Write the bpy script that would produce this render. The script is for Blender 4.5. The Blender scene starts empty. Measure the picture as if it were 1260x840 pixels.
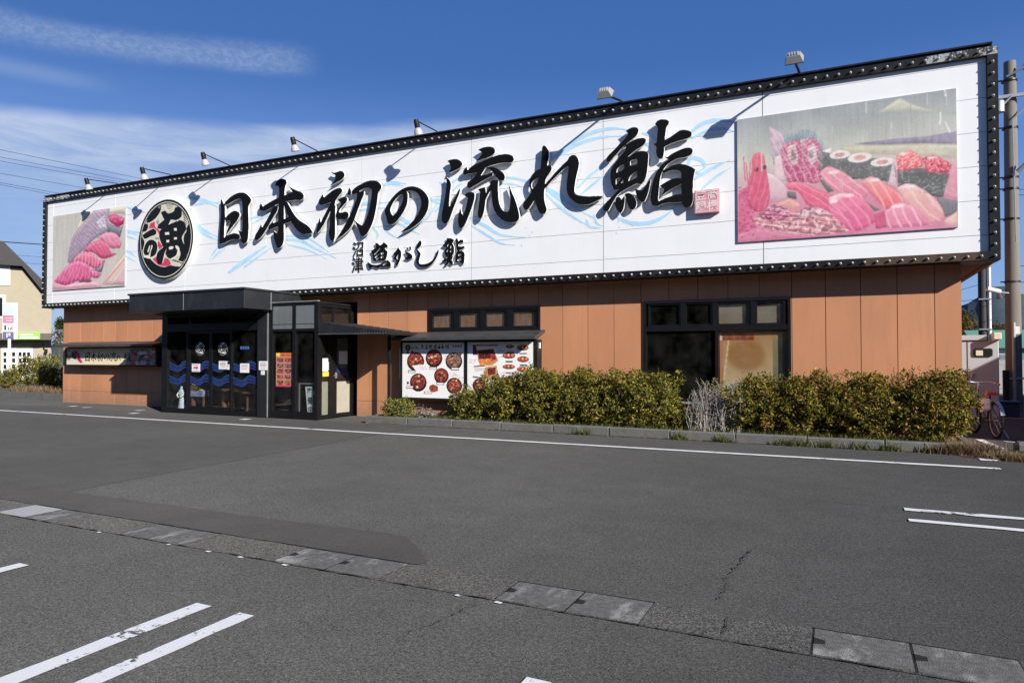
import bpy, math, random
import numpy as np
import bmesh
from mathutils import Vector
from mathutils.geometry import delaunay_2d_cdt

random.seed(7)
rng = np.random.default_rng(7)
R_ = math.radians
SC = bpy.context.scene
COL = SC.collection

# ------------------------------------------------------------------ camera, sky, sun, exposure
CAM_H = 1.55
YAW = math.atan(840 / 1740.0)
PITCH = math.atan(18 / 840.0)
cam_d = bpy.data.cameras.new("camera")
cam = bpy.data.objects.new("camera", cam_d)
COL.objects.link(cam)
cam.location = (0, 0, CAM_H)
cam.rotation_euler = (R_(90) + PITCH, 0, YAW)
cam_d.sensor_width = 36
cam_d.lens = 24
cam_d.clip_start = 0.05
cam_d.clip_end = 6000
SC.camera = cam

SUN_DIR = Vector((0.782, -0.434, 0.447)).normalized()      # towards the sun
SUN_EL = math.asin(SUN_DIR.z)
SUN_AZ = math.atan2(SUN_DIR.x, SUN_DIR.y)
world = bpy.data.worlds.new("World")
SC.world = world
world.use_nodes = True
SC.view_settings.view_transform = 'Standard'
SC.view_settings.look = 'None'
SC.view_settings.exposure = 0.6
SC.view_settings.gamma = 1
SKY_STRENGTH = 0.064
SUN_STRENGTH = 4.9


def build_world():
    nt = world.node_tree
    nt.nodes.clear()
    N = nt.nodes.new
    L = nt.links.new
    out = N('ShaderNodeOutputWorld')
    bg = N('ShaderNodeBackground')
    bg.inputs[1].default_value = SKY_STRENGTH
    sky = N('ShaderNodeTexSky')
    sky.sky_type = 'NISHITA'
    sky.sun_disc = False
    sky.sun_elevation = SUN_EL
    sky.sun_rotation = SUN_AZ
    sky.altitude = 50
    sky.air_density = 1.0
    sky.dust_density = 0.35
    sky.ozone_density = 2.6
    tc = N('ShaderNodeTexCoord')
    sep = N('ShaderNodeSeparateXYZ')
    L(tc.outputs['Generated'], sep.inputs[0])

    def m(op, a, b=None, c=None):
        n = N('ShaderNodeMath')
        n.operation = op
        for i, v in enumerate((a, b, c)):
            if v is None:
                continue
            if isinstance(v, (int, float)):
                n.inputs[i].default_value = v
            else:
                L(v, n.inputs[i])
        return n.outputs[0]

    def mr(v, a, b, c, d):
        n = N('ShaderNodeMapRange')
        n.interpolation_type = 'SMOOTHSTEP'
        L(v, n.inputs[0])
        for i, x in enumerate((a, b, c, d)):
            n.inputs[i + 1].default_value = x
        return n.outputs[0]
    az = m('ARCTAN2', sep.outputs[0], sep.outputs[1])
    el = m('ARCSINE', sep.outputs[2])
    comb = N('ShaderNodeCombineXYZ')
    L(az, comb.inputs[0])
    L(el, comb.inputs[1])

    def noise(sx, sy, scale, detail, rough=0.6, dist=0.0):
        mp = N('ShaderNodeMapping')
        mp.inputs['Scale'].default_value = (sx, sy, 1)
        mp.inputs['Rotation'].default_value = (0, 0, R_(-8))
        L(comb.outputs[0], mp.inputs[0])
        n = N('ShaderNodeTexNoise')
        n.inputs['Scale'].default_value = scale
        n.inputs['Detail'].default_value = detail
        n.inputs['Roughness'].default_value = rough
        n.inputs['Distortion'].default_value = dist
        L(mp.outputs[0], n.inputs[0])
        return n.outputs[0]
    fine = noise(1, 1.8, 90, 7, 0.7, 0.6)
    streak = noise(1, 6, 7, 6, 0.65, 0.5)
    soft = noise(1, 3, 5, 3, 0.5)
    d = R_(1)
    # thin cirrus band
    c1 = m('ADD', m('MULTIPLY', m('SUBTRACT', az, R_(-54)), 0.062), R_(21.9))
    h1 = m('ABSOLUTE', m('ADD', m('SUBTRACT', el, c1), m('MULTIPLY', m('SUBTRACT', soft, 0.5), R_(1.4))))
    b1 = m('MULTIPLY', mr(h1, 0.2 * d, 1.45 * d, 1, 0), mr(az, R_(-45), R_(-41), 1, 0))
    b1 = m('MULTIPLY', b1, m('ADD', 0.5, m('MULTIPLY', mr(fine, 0.36, 0.68, 0, 1), 0.5)))
    b1 = m('MULTIPLY', b1, m('ADD', 0.16, m('MULTIPLY', soft, 0.3)))
    # small wisp under it
    h3 = m('ABSOLUTE', m('SUBTRACT', el, R_(18.9)))
    b3 = m('MULTIPLY', m('MULTIPLY', mr(h3, 0, 0.9 * d, 1, 0), mr(az, R_(-60), R_(-55), 1, 0)), 0.16)
    # broad veil
    top = m('ADD', R_(16.9), m('MULTIPLY', m('SUBTRACT', az, R_(-60)), 0.075))
    v = m('SUBTRACT', top, m('ADD', el, m('MULTIPLY', m('SUBTRACT', soft, 0.5), R_(1.6))))
    b2 = m('MULTIPLY', mr(v, -0.3 * d, 1.1 * d, 0, 1), mr(v, 1.5 * d, 7 * d, 1, 0.35))
    b2 = m('MULTIPLY', b2, m('ADD', 0.5, m('MULTIPLY', mr(streak, 0.33, 0.7, 0, 1), 0.5)))
    b2 = m('MULTIPLY', b2, m('MULTIPLY', mr(az, R_(-33), R_(-24), 1, 0), 0.9))
    # faint high haze patches over the rest
    tot = m('MINIMUM', m('ADD', m('ADD', b1, b2), b3), 0.8)
    hsv = N('ShaderNodeHueSaturation')
    hsv.inputs['Saturation'].default_value = 1.12
    hsv.inputs['Value'].default_value = 1.0
    L(sky.outputs[0], hsv.inputs['Color'])
    mix = N('ShaderNodeMix')
    mix.data_type = 'RGBA'
    L(tot, mix.inputs[0])
    # clear dry air: a deeper blue than the model's, and no yellow band at the horizon
    ramp = N('ShaderNodeValToRGB')
    L(m('DIVIDE', el, R_(90)), ramp.inputs[0])
    cr = ramp.color_ramp
    cr.interpolation = 'EASE'
    cr.elements[0].position, cr.elements[0].color = 0.0, (2.9, 4.6, 8.0, 1)
    cr.elements[1].position, cr.elements[1].color = 1.0, (0.28, 0.8, 2.6, 1)
    for p_, c_ in ((0.09, (2.2, 3.9, 8.0, 1)), (0.17, (1.25, 2.7, 6.8, 1)), (0.26, (0.5, 1.55, 4.9, 1)), (0.5, (0.36, 1.0, 3.2, 1))):
        e_ = cr.elements.new(p_)
        e_.color = c_
    base = N('ShaderNodeMix')
    base.data_type = 'RGBA'
    base.inputs[0].default_value = 0.78
    L(hsv.outputs[0], base.inputs[6])
    L(ramp.outputs[0], base.inputs[7])
    L(base.outputs[2], mix.inputs[6])
    mix.inputs[7].default_value = (5.8, 6.8, 8.6, 1)
    L(mix.outputs[2], bg.inputs[0])
    L(bg.outputs[0], out.inputs[0])


build_world()
sun_d = bpy.data.lights.new("sun", 'SUN')
sun_d.energy = SUN_STRENGTH
sun_d.angle = R_(0.5)
sun_d.color = (1.0, 0.95, 0.87)
sun = bpy.data.objects.new("sun", sun_d)
COL.objects.link(sun)
sun.rotation_euler = (-SUN_DIR).to_track_quat('-Z', 'Y').to_euler()

# ------------------------------------------------------------------ survey: from a sighted pixel to a known plane of the site
_R = np.array([math.cos(YAW), math.sin(YAW), 0])
_F0 = np.array([-math.sin(YAW), math.cos(YAW), 0])
_Z = np.array([0, 0, 1.0])
_F = _F0 * math.cos(PITCH) + _Z * math.sin(PITCH)
_U = _Z * math.cos(PITCH) - _F0 * math.sin(PITCH)


def ray(px, py):
    return _F * 840 + _R * (px - 630) - _U * (py - 420)


def P(px, py, Y):
    d = ray(px, py)
    p = d * (Y / d[1])
    return float(p[0]), float(p[2] + CAM_H)


def G(px, py, z=0.0):
    d = ray(px, py)
    p = d * ((z - CAM_H) / d[2])
    return float(p[0]), float(p[1])


def PX(px, py, X):
    d = ray(px, py)
    p = d * (X / d[0])
    return float(p[1]), float(p[2] + CAM_H)


def H(px, py, pt, n):
    d = ray(px, py)
    c = np.array([0, 0, CAM_H])
    t = np.dot(np.array(pt) - c, n) / np.dot(d, n)
    return Vector(c + d * t)


# ------------------------------------------------------------------ materials
def lin(c):
    c = np.asarray(c, float) / 255
    return np.where(c <= 0.04045, c / 12.92, ((c + 0.055) / 1.055) ** 2.4)


MATS = {}


def mat(name, col, rough=0.6, metal=0.0, var=0.12, scale=6.0, bump=0.0, bscale=60.0, stretch=None, spec=0.5, dirt=None, coat=0.0, world_space=False):
    """Principled material with a large and a small noise in the base colour, optional bump and stains."""
    if name in MATS:
        return MATS[name]
    m = bpy.data.materials.new(name)
    m.use_nodes = True
    nt = m.node_tree
    N, L = nt.nodes.new, nt.links.new
    b = nt.nodes['Principled BSDF']
    b.inputs['Roughness'].default_value = rough
    b.inputs['Metallic'].default_value = metal
    b.inputs['Specular IOR Level'].default_value = spec
    if coat:
        b.inputs['Coat Weight'].default_value = coat
    tc = N('ShaderNodeTexCoord')
    mp = N('ShaderNodeMapping')
    if stretch:
        mp.inputs['Scale'].default_value = stretch
    co_ = N('ShaderNodeNewGeometry').outputs['Position'] if world_space else tc.outputs['Object']
    L(co_, mp.inputs[0])
    n1 = N('ShaderNodeTexNoise')
    n1.inputs['Scale'].default_value = scale
    n1.inputs['Detail'].default_value = 7
    n1.inputs['Roughness'].default_value = 0.62
    L(mp.outputs[0], n1.inputs[0])
    cr = N('ShaderNodeMapRange')
    L(n1.outputs[0], cr.inputs[0])
    cr.inputs[1].default_value = 0.25
    cr.inputs[2].default_value = 0.75
    cr.inputs[3].default_value = 1 - var
    cr.inputs[4].default_value = 1 + var
    mul = N('ShaderNodeMix')
    mul.data_type = 'RGBA'
    mul.blend_type = 'MULTIPLY'
    mul.inputs[0].default_value = 1
    mul.inputs[6].default_value = (*col, 1)
    L(cr.outputs[0], mul.inputs[7])
    last = mul.outputs[2]
    if dirt:
        dc, damt, dscale, dst = dirt
        n2 = N('ShaderNodeTexNoise')
        n2.inputs['Scale'].default_value = dscale
        n2.inputs['Detail'].default_value = 9
        n2.inputs['Roughness'].default_value = 0.7
        mp2 = N('ShaderNodeMapping')
        mp2.inputs['Scale'].default_value = dst
        L(co_, mp2.inputs[0])
        L(mp2.outputs[0], n2.inputs[0])
        r2 = N('ShaderNodeMapRange')
        L(n2.outputs[0], r2.inputs[0])
        r2.inputs[1].default_value = 0.52
        r2.inputs[2].default_value = 0.72
        r2.inputs[4].default_value = damt
        mx = N('ShaderNodeMix')
        mx.data_type = 'RGBA'
        L(r2.outputs[0], mx.inputs[0])
        L(last, mx.inputs[6])
        mx.inputs[7].default_value = (*dc, 1)
        last = mx.outputs[2]
    L(last, b.inputs['Base Color'])
    if bump:
        n3 = N('ShaderNodeTexNoise')
        n3.inputs['Scale'].default_value = bscale
        n3.inputs['Detail'].default_value = 4
        L(tc.outputs['Object'], n3.inputs[0])
        bp = N('ShaderNodeBump')
        bp.inputs['Strength'].default_value = bump
        bp.inputs['Distance'].default_value = 0.02
        L(n3.outputs[0], bp.inputs['Height'])
        L(bp.outputs[0], b.inputs['Normal'])
    MATS[name] = m
    return m


def vmat(name, rough=0.6, spec=0.4, trans=False, grime=0.06):
    """colours from the mesh (print, leaves)"""
    if name in MATS:
        return MATS[name]
    m = bpy.data.materials.new(name)
    m.use_nodes = True
    nt = m.node_tree
    N, L = nt.nodes.new, nt.links.new
    b = nt.nodes['Principled BSDF']
    b.inputs['Roughness'].default_value = rough
    b.inputs['Specular IOR Level'].default_value = spec
    a = N('ShaderNodeVertexColor')
    a.layer_name = 'Col'
    tc = N('ShaderNodeTexCoord')
    n1 = N('ShaderNodeTexNoise')
    n1.inputs['Scale'].default_value = 9
    n1.inputs['Detail'].default_value = 6
    L(tc.outputs['Object'], n1.inputs[0])
    cr = N('ShaderNodeMapRange')
    L(n1.outputs[0], cr.inputs[0])
    cr.inputs[3].default_value = 1 - grime
    cr.inputs[4].default_value = 1 + grime
    mul = N('ShaderNodeMix')
    mul.data_type = 'RGBA'
    mul.blend_type = 'MULTIPLY'
    mul.inputs[0].default_value = 1
    L(a.outputs[0], mul.inputs[6])
    L(cr.outputs[0], mul.inputs[7])
    L(mul.outputs[2], b.inputs['Base Color'])
    if trans:
        tr = N('ShaderNodeBsdfTranslucent')
        L(mul.outputs[2], tr.inputs[0])
        mx = N('ShaderNodeMixShader')
        mx.inputs[0].default_value = 0.3
        L(b.outputs[0], mx.inputs[1])
        L(tr.outputs[0], mx.inputs[2])
        L(mx.outputs[0], nt.nodes['Material Output'].inputs[0])
    MATS[name] = m
    return m


def glass(name, tint=(0.55, 0.6, 0.6), refl=1.0, rough=0.01, dust=0.0):
    m = bpy.data.materials.new(name)
    m.use_nodes = True
    nt = m.node_tree
    N, L = nt.nodes.new, nt.links.new
    nt.nodes.remove(nt.nodes['Principled BSDF'])
    tr = N('ShaderNodeBsdfTransparent')
    tr.inputs[0].default_value = (*tint, 1)
    gl = N('ShaderNodeBsdfGlossy')
    gl.inputs['Roughness'].default_value = rough
    gl.inputs[0].default_value = (refl, refl, refl, 1)
    lw = N('ShaderNodeLayerWeight')
    lw.inputs[0].default_value = 0.5
    pw = N('ShaderNodeMath')
    pw.operation = 'POWER'
    L(lw.outputs['Facing'], pw.inputs[0])
    pw.inputs[1].default_value = 5
    fr = N('ShaderNodeMath')
    fr.operation = 'MULTIPLY_ADD'
    L(pw.outputs[0], fr.inputs[0])
    fr.inputs[1].default_value = 0.95
    fr.inputs[2].default_value = 0.035
    mx = N('ShaderNodeMixShader')
    L(fr.outputs[0], mx.inputs[0])
    L(tr.outputs[0], mx.inputs[1])
    L(gl.outputs[0], mx.inputs[2])
    last = mx.outputs[0]
    if dust:
        df = N('ShaderNodeBsdfDiffuse')
        df.inputs[0].default_value = (0.6, 0.58, 0.54, 1)
        nz = N('ShaderNodeTexNoise')
        nz.inputs['Scale'].default_value = 3
        nz.inputs['Detail'].default_value = 8
        tc = N('ShaderNodeTexCoord')
        L(tc.outputs['Object'], nz.inputs[0])
        r = N('ShaderNodeMapRange')
        L(nz.outputs[0], r.inputs[0])
        r.inputs[1].default_value = 0.35
        r.inputs[2].default_value = 0.75
        r.inputs[4].default_value = dust
        m2 = N('ShaderNodeMixShader')
        L(r.outputs[0], m2.inputs[0])
        L(last, m2.inputs[1])
        L(df.outputs[0], m2.inputs[2])
        last = m2.outputs[0]
    L(last, nt.nodes['Material Output'].inputs[0])
    MATS[name] = m
    return m


def asphalt(name, base, speck, agg=170.0, warm=(1, 0.985, 0.96), bump=0.35):
    m = bpy.data.materials.new(name)
    m.use_nodes = True
    nt = m.node_tree
    N, L = nt.nodes.new, nt.links.new
    b = nt.nodes['Principled BSDF']
    b.inputs['Roughness'].default_value = 0.92
    b.inputs['Specular IOR Level'].default_value = 0.18
    b.inputs['Diffuse Roughness'].default_value = 1.0
    tc = N('ShaderNodeTexCoord')

    def noise(scale, detail=5, rough=0.6):
        n = N('ShaderNodeTexNoise')
        n.inputs['Scale'].default_value = scale
        n.inputs['Detail'].default_value = detail
        n.inputs['Roughness'].default_value = rough
        L(tc.outputs['Object'], n.inputs[0])
        return n.outputs[0]

    def mr(v, a, bb, c, d):
        n = N('ShaderNodeMapRange')
        L(v, n.inputs[0])
        for i, x in enumerate((a, bb, c, d)):
            n.inputs[i + 1].default_value = x
        return n.outputs[0]

    def mu(a, bb, op='MULTIPLY'):
        n = N('ShaderNodeMath')
        n.operation = op
        for i, v in enumerate((a, bb)):
            if isinstance(v, (int, float)):
                n.inputs[i].default_value = v
            else:
                L(v, n.inputs[i])
        return n.outputs[0]
    vo = N('ShaderNodeTexVoronoi')
    vo.inputs['Scale'].default_value = agg
    L(tc.outputs['Object'], vo.inputs['Vector'])
    sep = N('ShaderNodeSeparateColor')
    L(vo.outputs['Color'], sep.inputs[0])
    stones = mr(sep.outputs[0], 0, 1, 1 - speck, 1 + speck)
    grit = mr(noise(38, 6, 0.75), 0.3, 0.7, 1 - speck * 0.8, 1 + speck * 0.8)
    big = mr(noise(0.35, 5), 0.3, 0.7, 0.86, 1.14)
    med = mr(noise(2.2, 7, 0.7), 0.3, 0.7, 0.9, 1.1)
    white = mr(noise(55, 2, 0.5), 0.74, 0.79, 0, 0.6)
    stain = mr(noise(0.9, 8, 0.75), 0.60, 0.72, 1, 0.80)
    v = mu(mu(mu(stones, grit), mu(big, med)), stain)
    v = mu(v, white, 'ADD')
    mul = N('ShaderNodeMix')
    mul.data_type = 'RGBA'
    mul.blend_type = 'MULTIPLY'
    mul.inputs[0].default_value = 1
    mul.inputs[6].default_value = (base * warm[0], base * warm[1], base * warm[2], 1)
    L(v, mul.inputs[7])
    L(mul.outputs[2], b.inputs['Base Color'])
    bp = N('ShaderNodeBump')
    bp.inputs['Strength'].default_value = bump
    bp.inputs['Distance'].default_value = 0.006
    L(vo.outputs['Distance'], bp.inputs['Height'])
    L(bp.outputs[0], b.inputs['Normal'])
    MATS[name] = m
    return m


def worn_paint(name, col, wear=0.5, under=0.07):
    """road paint, chipped through to the asphalt"""
    m = bpy.data.materials.new(name)
    m.use_nodes = True
    nt = m.node_tree
    N, L = nt.nodes.new, nt.links.new
    b = nt.nodes['Principled BSDF']
    b.inputs['Roughness'].default_value = 0.8
    tc = N('ShaderNodeTexCoord')
    n1 = N('ShaderNodeTexNoise')
    n1.inputs['Scale'].default_value = 22
    n1.inputs['Detail'].default_value = 10
    n1.inputs['Roughness'].default_value = 0.72
    L(tc.outputs['Object'], n1.inputs[0])
    n2 = N('ShaderNodeTexNoise')
    n2.inputs['Scale'].default_value = 2.5
    n2.inputs['Detail'].default_value = 5
    L(tc.outputs['Object'], n2.inputs[0])
    ad = N('ShaderNodeMath')
    ad.operation = 'ADD'
    L(n1.outputs[0], ad.inputs[0])
    L(n2.outputs[0], ad.inputs[1])
    r = N('ShaderNodeMapRange')
    L(ad.outputs[0], r.inputs[0])
    r.inputs[1].default_value = 1.36 - wear * 0.4
    r.inputs[2].default_value = 1.44 - wear * 0.4
    r2 = N('ShaderNodeMapRange')
    L(n2.outputs[0], r2.inputs[0])
    r2.inputs[3].default_value = 0.85
    r2.inputs[4].default_value = 1.1
    mul = N('ShaderNodeMix')
    mul.data_type = 'RGBA'
    mul.blend_type = 'MULTIPLY'
    mul.inputs[0].default_value = 1
    mul.inputs[6].default_value = (*col, 1)
    L(r2.outputs[0], mul.inputs[7])
    mx = N('ShaderNodeMix')
    mx.data_type = 'RGBA'
    L(r.outputs[0], mx.inputs[0])
    L(mul.outputs[2], mx.inputs[6])
    mx.inputs[7].default_value = (under, under, under, 1)
    L(mx.outputs[2], b.inputs['Base Color'])
    MATS[name] = m
    return m


M = dict(
    white_panel=mat('white sign panel', (0.80, 0.81, 0.83), 0.45, var=0.025, scale=1.5, dirt=((0.6, 0.58, 0.54), 0.12, 1.6, (6, 6, 0.7))),
    seam=mat('seam backing', (0.16, 0.16, 0.17), 0.8),
    black_frame=mat('black painted steel', (0.011, 0.011, 0.012), 0.5, spec=0.25, var=0.35, scale=5, dirt=((0.09, 0.08, 0.07), 0.35, 3.0, (1, 1, 1))),
    stud=mat('aged chrome stud', (0.50, 0.49, 0.45), 0.35, metal=0.5, var=0.2),
    letter_black=mat('letter black', (0.006, 0.006, 0.0065), 0.5, var=0.25, spec=0.15),
    letter_side=mat('letter white side', (0.74, 0.74, 0.74), 0.5, var=0.05),
    wave_blue=mat('pale blue wave paint', (0.42, 0.68, 0.88), 0.6, var=0.12, scale=3, dirt=((0.74, 0.78, 0.82), 0.6, 2.5, (1, 1, 1))),
    orange=mat('terracotta wall panel', (0.52, 0.232, 0.116), 0.62, var=0.11, scale=1.1, stretch=(1, 1, 0.35), bump=0.06, bscale=90,
               dirt=((0.36, 0.19, 0.12), 0.5, 1.5, (5, 5, 0.45))),
    groove=mat('wall groove', (0.10, 0.045, 0.03), 0.85),
    plain_wall=mat('side wall', (0.45, 0.18, 0.095), 0.7),
    dark_in=mat('dark interior', (0.05, 0.042, 0.036), 0.8),
    soffit=mat('soffit boards', (0.16, 0.11, 0.08), 0.7, var=0.15, scale=3, stretch=(1, 6, 1)),
    rust=mat('rusty edge', (0.10, 0.05, 0.03), 0.8, var=0.4, scale=9),
    charcoal=mat('charcoal sheet metal', (0.022, 0.024, 0.028), 0.42, metal=0.25, var=0.22, scale=1.4, dirt=((0.085, 0.085, 0.09), 0.3, 1.4, (2, 2, 1))),
    awning_metal=mat('weathered awning metal', (0.075, 0.075, 0.078), 0.5, metal=0.3, var=0.2, scale=4, dirt=((0.02, 0.02, 0.02), 0.6, 3, (1, 1, 1))),
    spandrel=mat('grey spandrel metal', (0.26, 0.285, 0.30), 0.35, metal=0.5, var=0.15, scale=1.6, stretch=(4, 4, 0.6)),
    alu=mat('black anodised frame', (0.012, 0.012, 0.014), 0.35, metal=0.3, var=0.2),
    navy=mat('navy wave decal', (0.014, 0.034, 0.135), 0.5, var=0.2),
    paper=mat('white paper', (0.78, 0.78, 0.77), 0.8, var=0.03),
    yellow=mat('yellow paper', (0.80, 0.58, 0.05), 0.7, var=0.05),
    redink=mat('red ink', (0.55, 0.06, 0.05), 0.7, var=0.05),
    blueink=mat('blue ink', (0.05, 0.12, 0.45), 0.7, var=0.05),
    grey_paint=mat('light grey paint', (0.62, 0.62, 0.62), 0.5, var=0.08, scale=3),
    wood=mat('brown log', (0.16, 0.075, 0.045), 0.6, var=0.3, scale=6, stretch=(1, 1, 6)),
    cream_in=mat('cream blind board', (0.36, 0.34, 0.27), 0.7, var=0.1),
    concrete=mat('concrete', (0.26, 0.255, 0.24), 0.9, var=0.2, scale=9, bump=0.3, bscale=70, dirt=((0.10, 0.095, 0.085), 0.6, 2.5, (1, 1, 1))),
    kerb=mat('kerb concrete', (0.125, 0.122, 0.115), 0.9, var=0.22, scale=6, bump=0.35, bscale=60, dirt=((0.07, 0.068, 0.06), 0.75, 2.2, (1, 1, 1))),
    cover=mat('worn cover concrete', (0.115, 0.113, 0.105), 0.95, var=0.45, scale=24, bump=0.4, bscale=130, dirt=((0.42, 0.415, 0.395), 0.95, 3.4, (1.5, 0.7, 1)), world_space=True),
    gap=mat('dark gap', (0.006, 0.006, 0.006), 0.95),
    soil=mat('dry soil', (0.10, 0.075, 0.05), 0.95, var=0.35, scale=14, bump=0.6, bscale=40),
    pole=mat('pole concrete', (0.18, 0.165, 0.142), 0.85, var=0.12, scale=3, stretch=(4, 4, 0.4), dirt=((0.2, 0.19, 0.17), 0.4, 2, (1, 1, 0.3))),
    steel=mat('galvanised steel', (0.42, 0.43, 0.44), 0.45, metal=0.6, var=0.15),
    cable=mat('black cable', (0.015, 0.015, 0.016), 0.6),
    porcelain=mat('porcelain', (0.75, 0.74, 0.70), 0.25, var=0.05),
    cream=mat('cream stucco', (0.35, 0.305, 0.225), 0.85, var=0.06, scale=3, bump=0.15, bscale=50),
    roof_dark=mat('dark roof shingle', (0.045, 0.042, 0.042), 0.8, var=0.3, scale=9),
    white_paint=mat('white paint', (0.78, 0.78, 0.77), 0.5, var=0.05),
    green_sign=mat('lime green', (0.22, 0.62, 0.05), 0.5, var=0.05),
    pink=mat('sign pink', (0.72, 0.10, 0.20), 0.5, var=0.08),
    sky_blue=mat('sign pale blue', (0.36, 0.46, 0.56), 0.5, var=0.15, scale=2),
    sign_navy=mat('sign navy', (0.05, 0.05, 0.20), 0.5, var=0.1),
    hut=mat('hut grey enamel', (0.44, 0.45, 0.46), 0.45, var=0.05, scale=3),
    beige=mat('beige box', (0.66, 0.58, 0.46), 0.6, var=0.05),
    blue_bin=mat('navy bin plastic', (0.015, 0.02, 0.06), 0.5, var=0.15),
    roof_green=mat('green sheet roof', (0.12, 0.30, 0.22), 0.5, var=0.12, stretch=(8, 1, 1)),
    rubber=mat('black rubber', (0.014, 0.014, 0.014), 0.75),
    chrome=mat('bicycle metal', (0.50, 0.50, 0.50), 0.3, metal=0.8),
    red=mat('red vinyl', (0.50, 0.07, 0.05), 0.45),
    twig=mat('twig bark', (0.10, 0.075, 0.055), 0.9, var=0.3, scale=20),
    dead=mat('bleached twig', (0.36, 0.33, 0.305), 0.9, var=0.25, scale=20),
    lamp_white=mat('lamp reflector', (0.42, 0.41, 0.38), 0.35, var=0.06),
    lamp_grey=mat('floodlight casing', (0.40, 0.40, 0.39), 0.4, metal=0.3, var=0.08),
    lens=mat('lamp lens', (0.10, 0.10, 0.11), 0.1, spec=0.8),
    bark=mat('trunk bark', (0.09, 0.07, 0.05), 0.9, var=0.3, scale=14),
    hill=mat('wooded hill', (0.035, 0.060, 0.075), 0.95, var=0.3, scale=0.05),
    print=vmat('printed picture', 0.5, 0.3),
    leaf=vmat('leaves', 0.6, 0.2, True, 0.12),
)
GL = glass('entrance glass', (0.88, 0.90, 0.89), 1.0, dust=0.015)
GLW = glass('window glass', (0.97, 0.97, 0.95), 0.8, dust=0.04)


def weather_wall(m):
    nt = m.node_tree
    N, L = nt.nodes.new, nt.links.new
    b = nt.nodes['Principled BSDF']
    src = b.inputs['Base Color'].links[0].from_socket
    pos = N('ShaderNodeNewGeometry').outputs['Position']
    sep = N('ShaderNodeSeparateXYZ')
    L(pos, sep.inputs[0])

    def mm(op, a, c=None):
        n = N('ShaderNodeMath')
        n.operation = op
        for i, v in enumerate((a, c)):
            if v is None:
                continue
            if isinstance(v, (int, float)):
                n.inputs[i].default_value = v
            else:
                L(v, n.inputs[i])
        return n.outputs[0]
    idx = mm('FLOOR', mm('DIVIDE', mm('SUBTRACT', sep.outputs[0], 0.919), 0.5925))
    wn = N('ShaderNodeTexWhiteNoise')
    wn.noise_dimensions = '1D'
    L(idx, wn.inputs['W'])
    f = mm('MULTIPLY_ADD', wn.outputs['Value'], 0.13)
    f.node.inputs[2].default_value = 0.93
    m1 = N('ShaderNodeMix')
    m1.data_type = 'RGBA'
    m1.blend_type = 'MULTIPLY'
    m1.inputs[0].default_value = 1
    L(src, m1.inputs[6])
    L(f, m1.inputs[7])
    nz = N('ShaderNodeTexNoise')
    nz.inputs['Scale'].default_value = 7
    nz.inputs['Detail'].default_value = 8
    L(pos, nz.inputs[0])
    mr = N('ShaderNodeMapRange')
    L(mm('SUBTRACT', sep.outputs[2], mm('MULTIPLY', nz.outputs[0], 0.7)), mr.inputs[0])
    mr.inputs[1].default_value = -0.3
    mr.inputs[2].default_value = 0.25
    mr.inputs[3].default_value = 0.6
    mr.inputs[4].default_value = 0.0
    m2 = N('ShaderNodeMix')
    m2.data_type = 'RGBA'
    L(mr.outputs[0], m2.inputs[0])
    L(m1.outputs[2], m2.inputs[6])
    m2.inputs[7].default_value = (0.26, 0.16, 0.11, 1)
    L(m2.outputs[2], b.inputs['Base Color'])


weather_wall(M['orange'])
# ------------------------------------------------------------------ mesh helpers
ORG = {}


def tag(o, label=None, cat=None, group=None, kind=None):
    if label:
        o['label'] = label
    if cat:
        o['category'] = cat
    if group:
        o['group'] = group
    if kind:
        o['kind'] = kind
    return o


def thing(name, label, cat, loc=(0, 0, 0), group=None):
    o = bpy.data.objects.new(name, None)
    COL.objects.link(o)
    o.location = loc
    ORG[o.name] = Vector(loc)
    o.empty_display_size = 0.3
    return tag(o, label, cat, group)


def link_mesh(name, me, parent=None, origin=None):
    """me is in world coordinates; the object is hung under parent (or stands at origin)"""
    o = bpy.data.objects.new(name, me)
    COL.objects.link(o)
    if parent is not None:
        org = ORG[parent.name]
        o.parent = parent
        ORG[o.name] = org
    else:
        org = Vector(origin) if origin is not None else Vector((0, 0, 0))
        o.location = org
        ORG[o.name] = org
    n = len(me.vertices)
    if n:
        co = np.empty(n * 3, np.float32)
        me.vertices.foreach_get('co', co)
        co = co.reshape(-1, 3) - np.array(org, np.float32)
        me.vertices.foreach_set('co', co.ravel())
        me.update()
    return o


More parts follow.
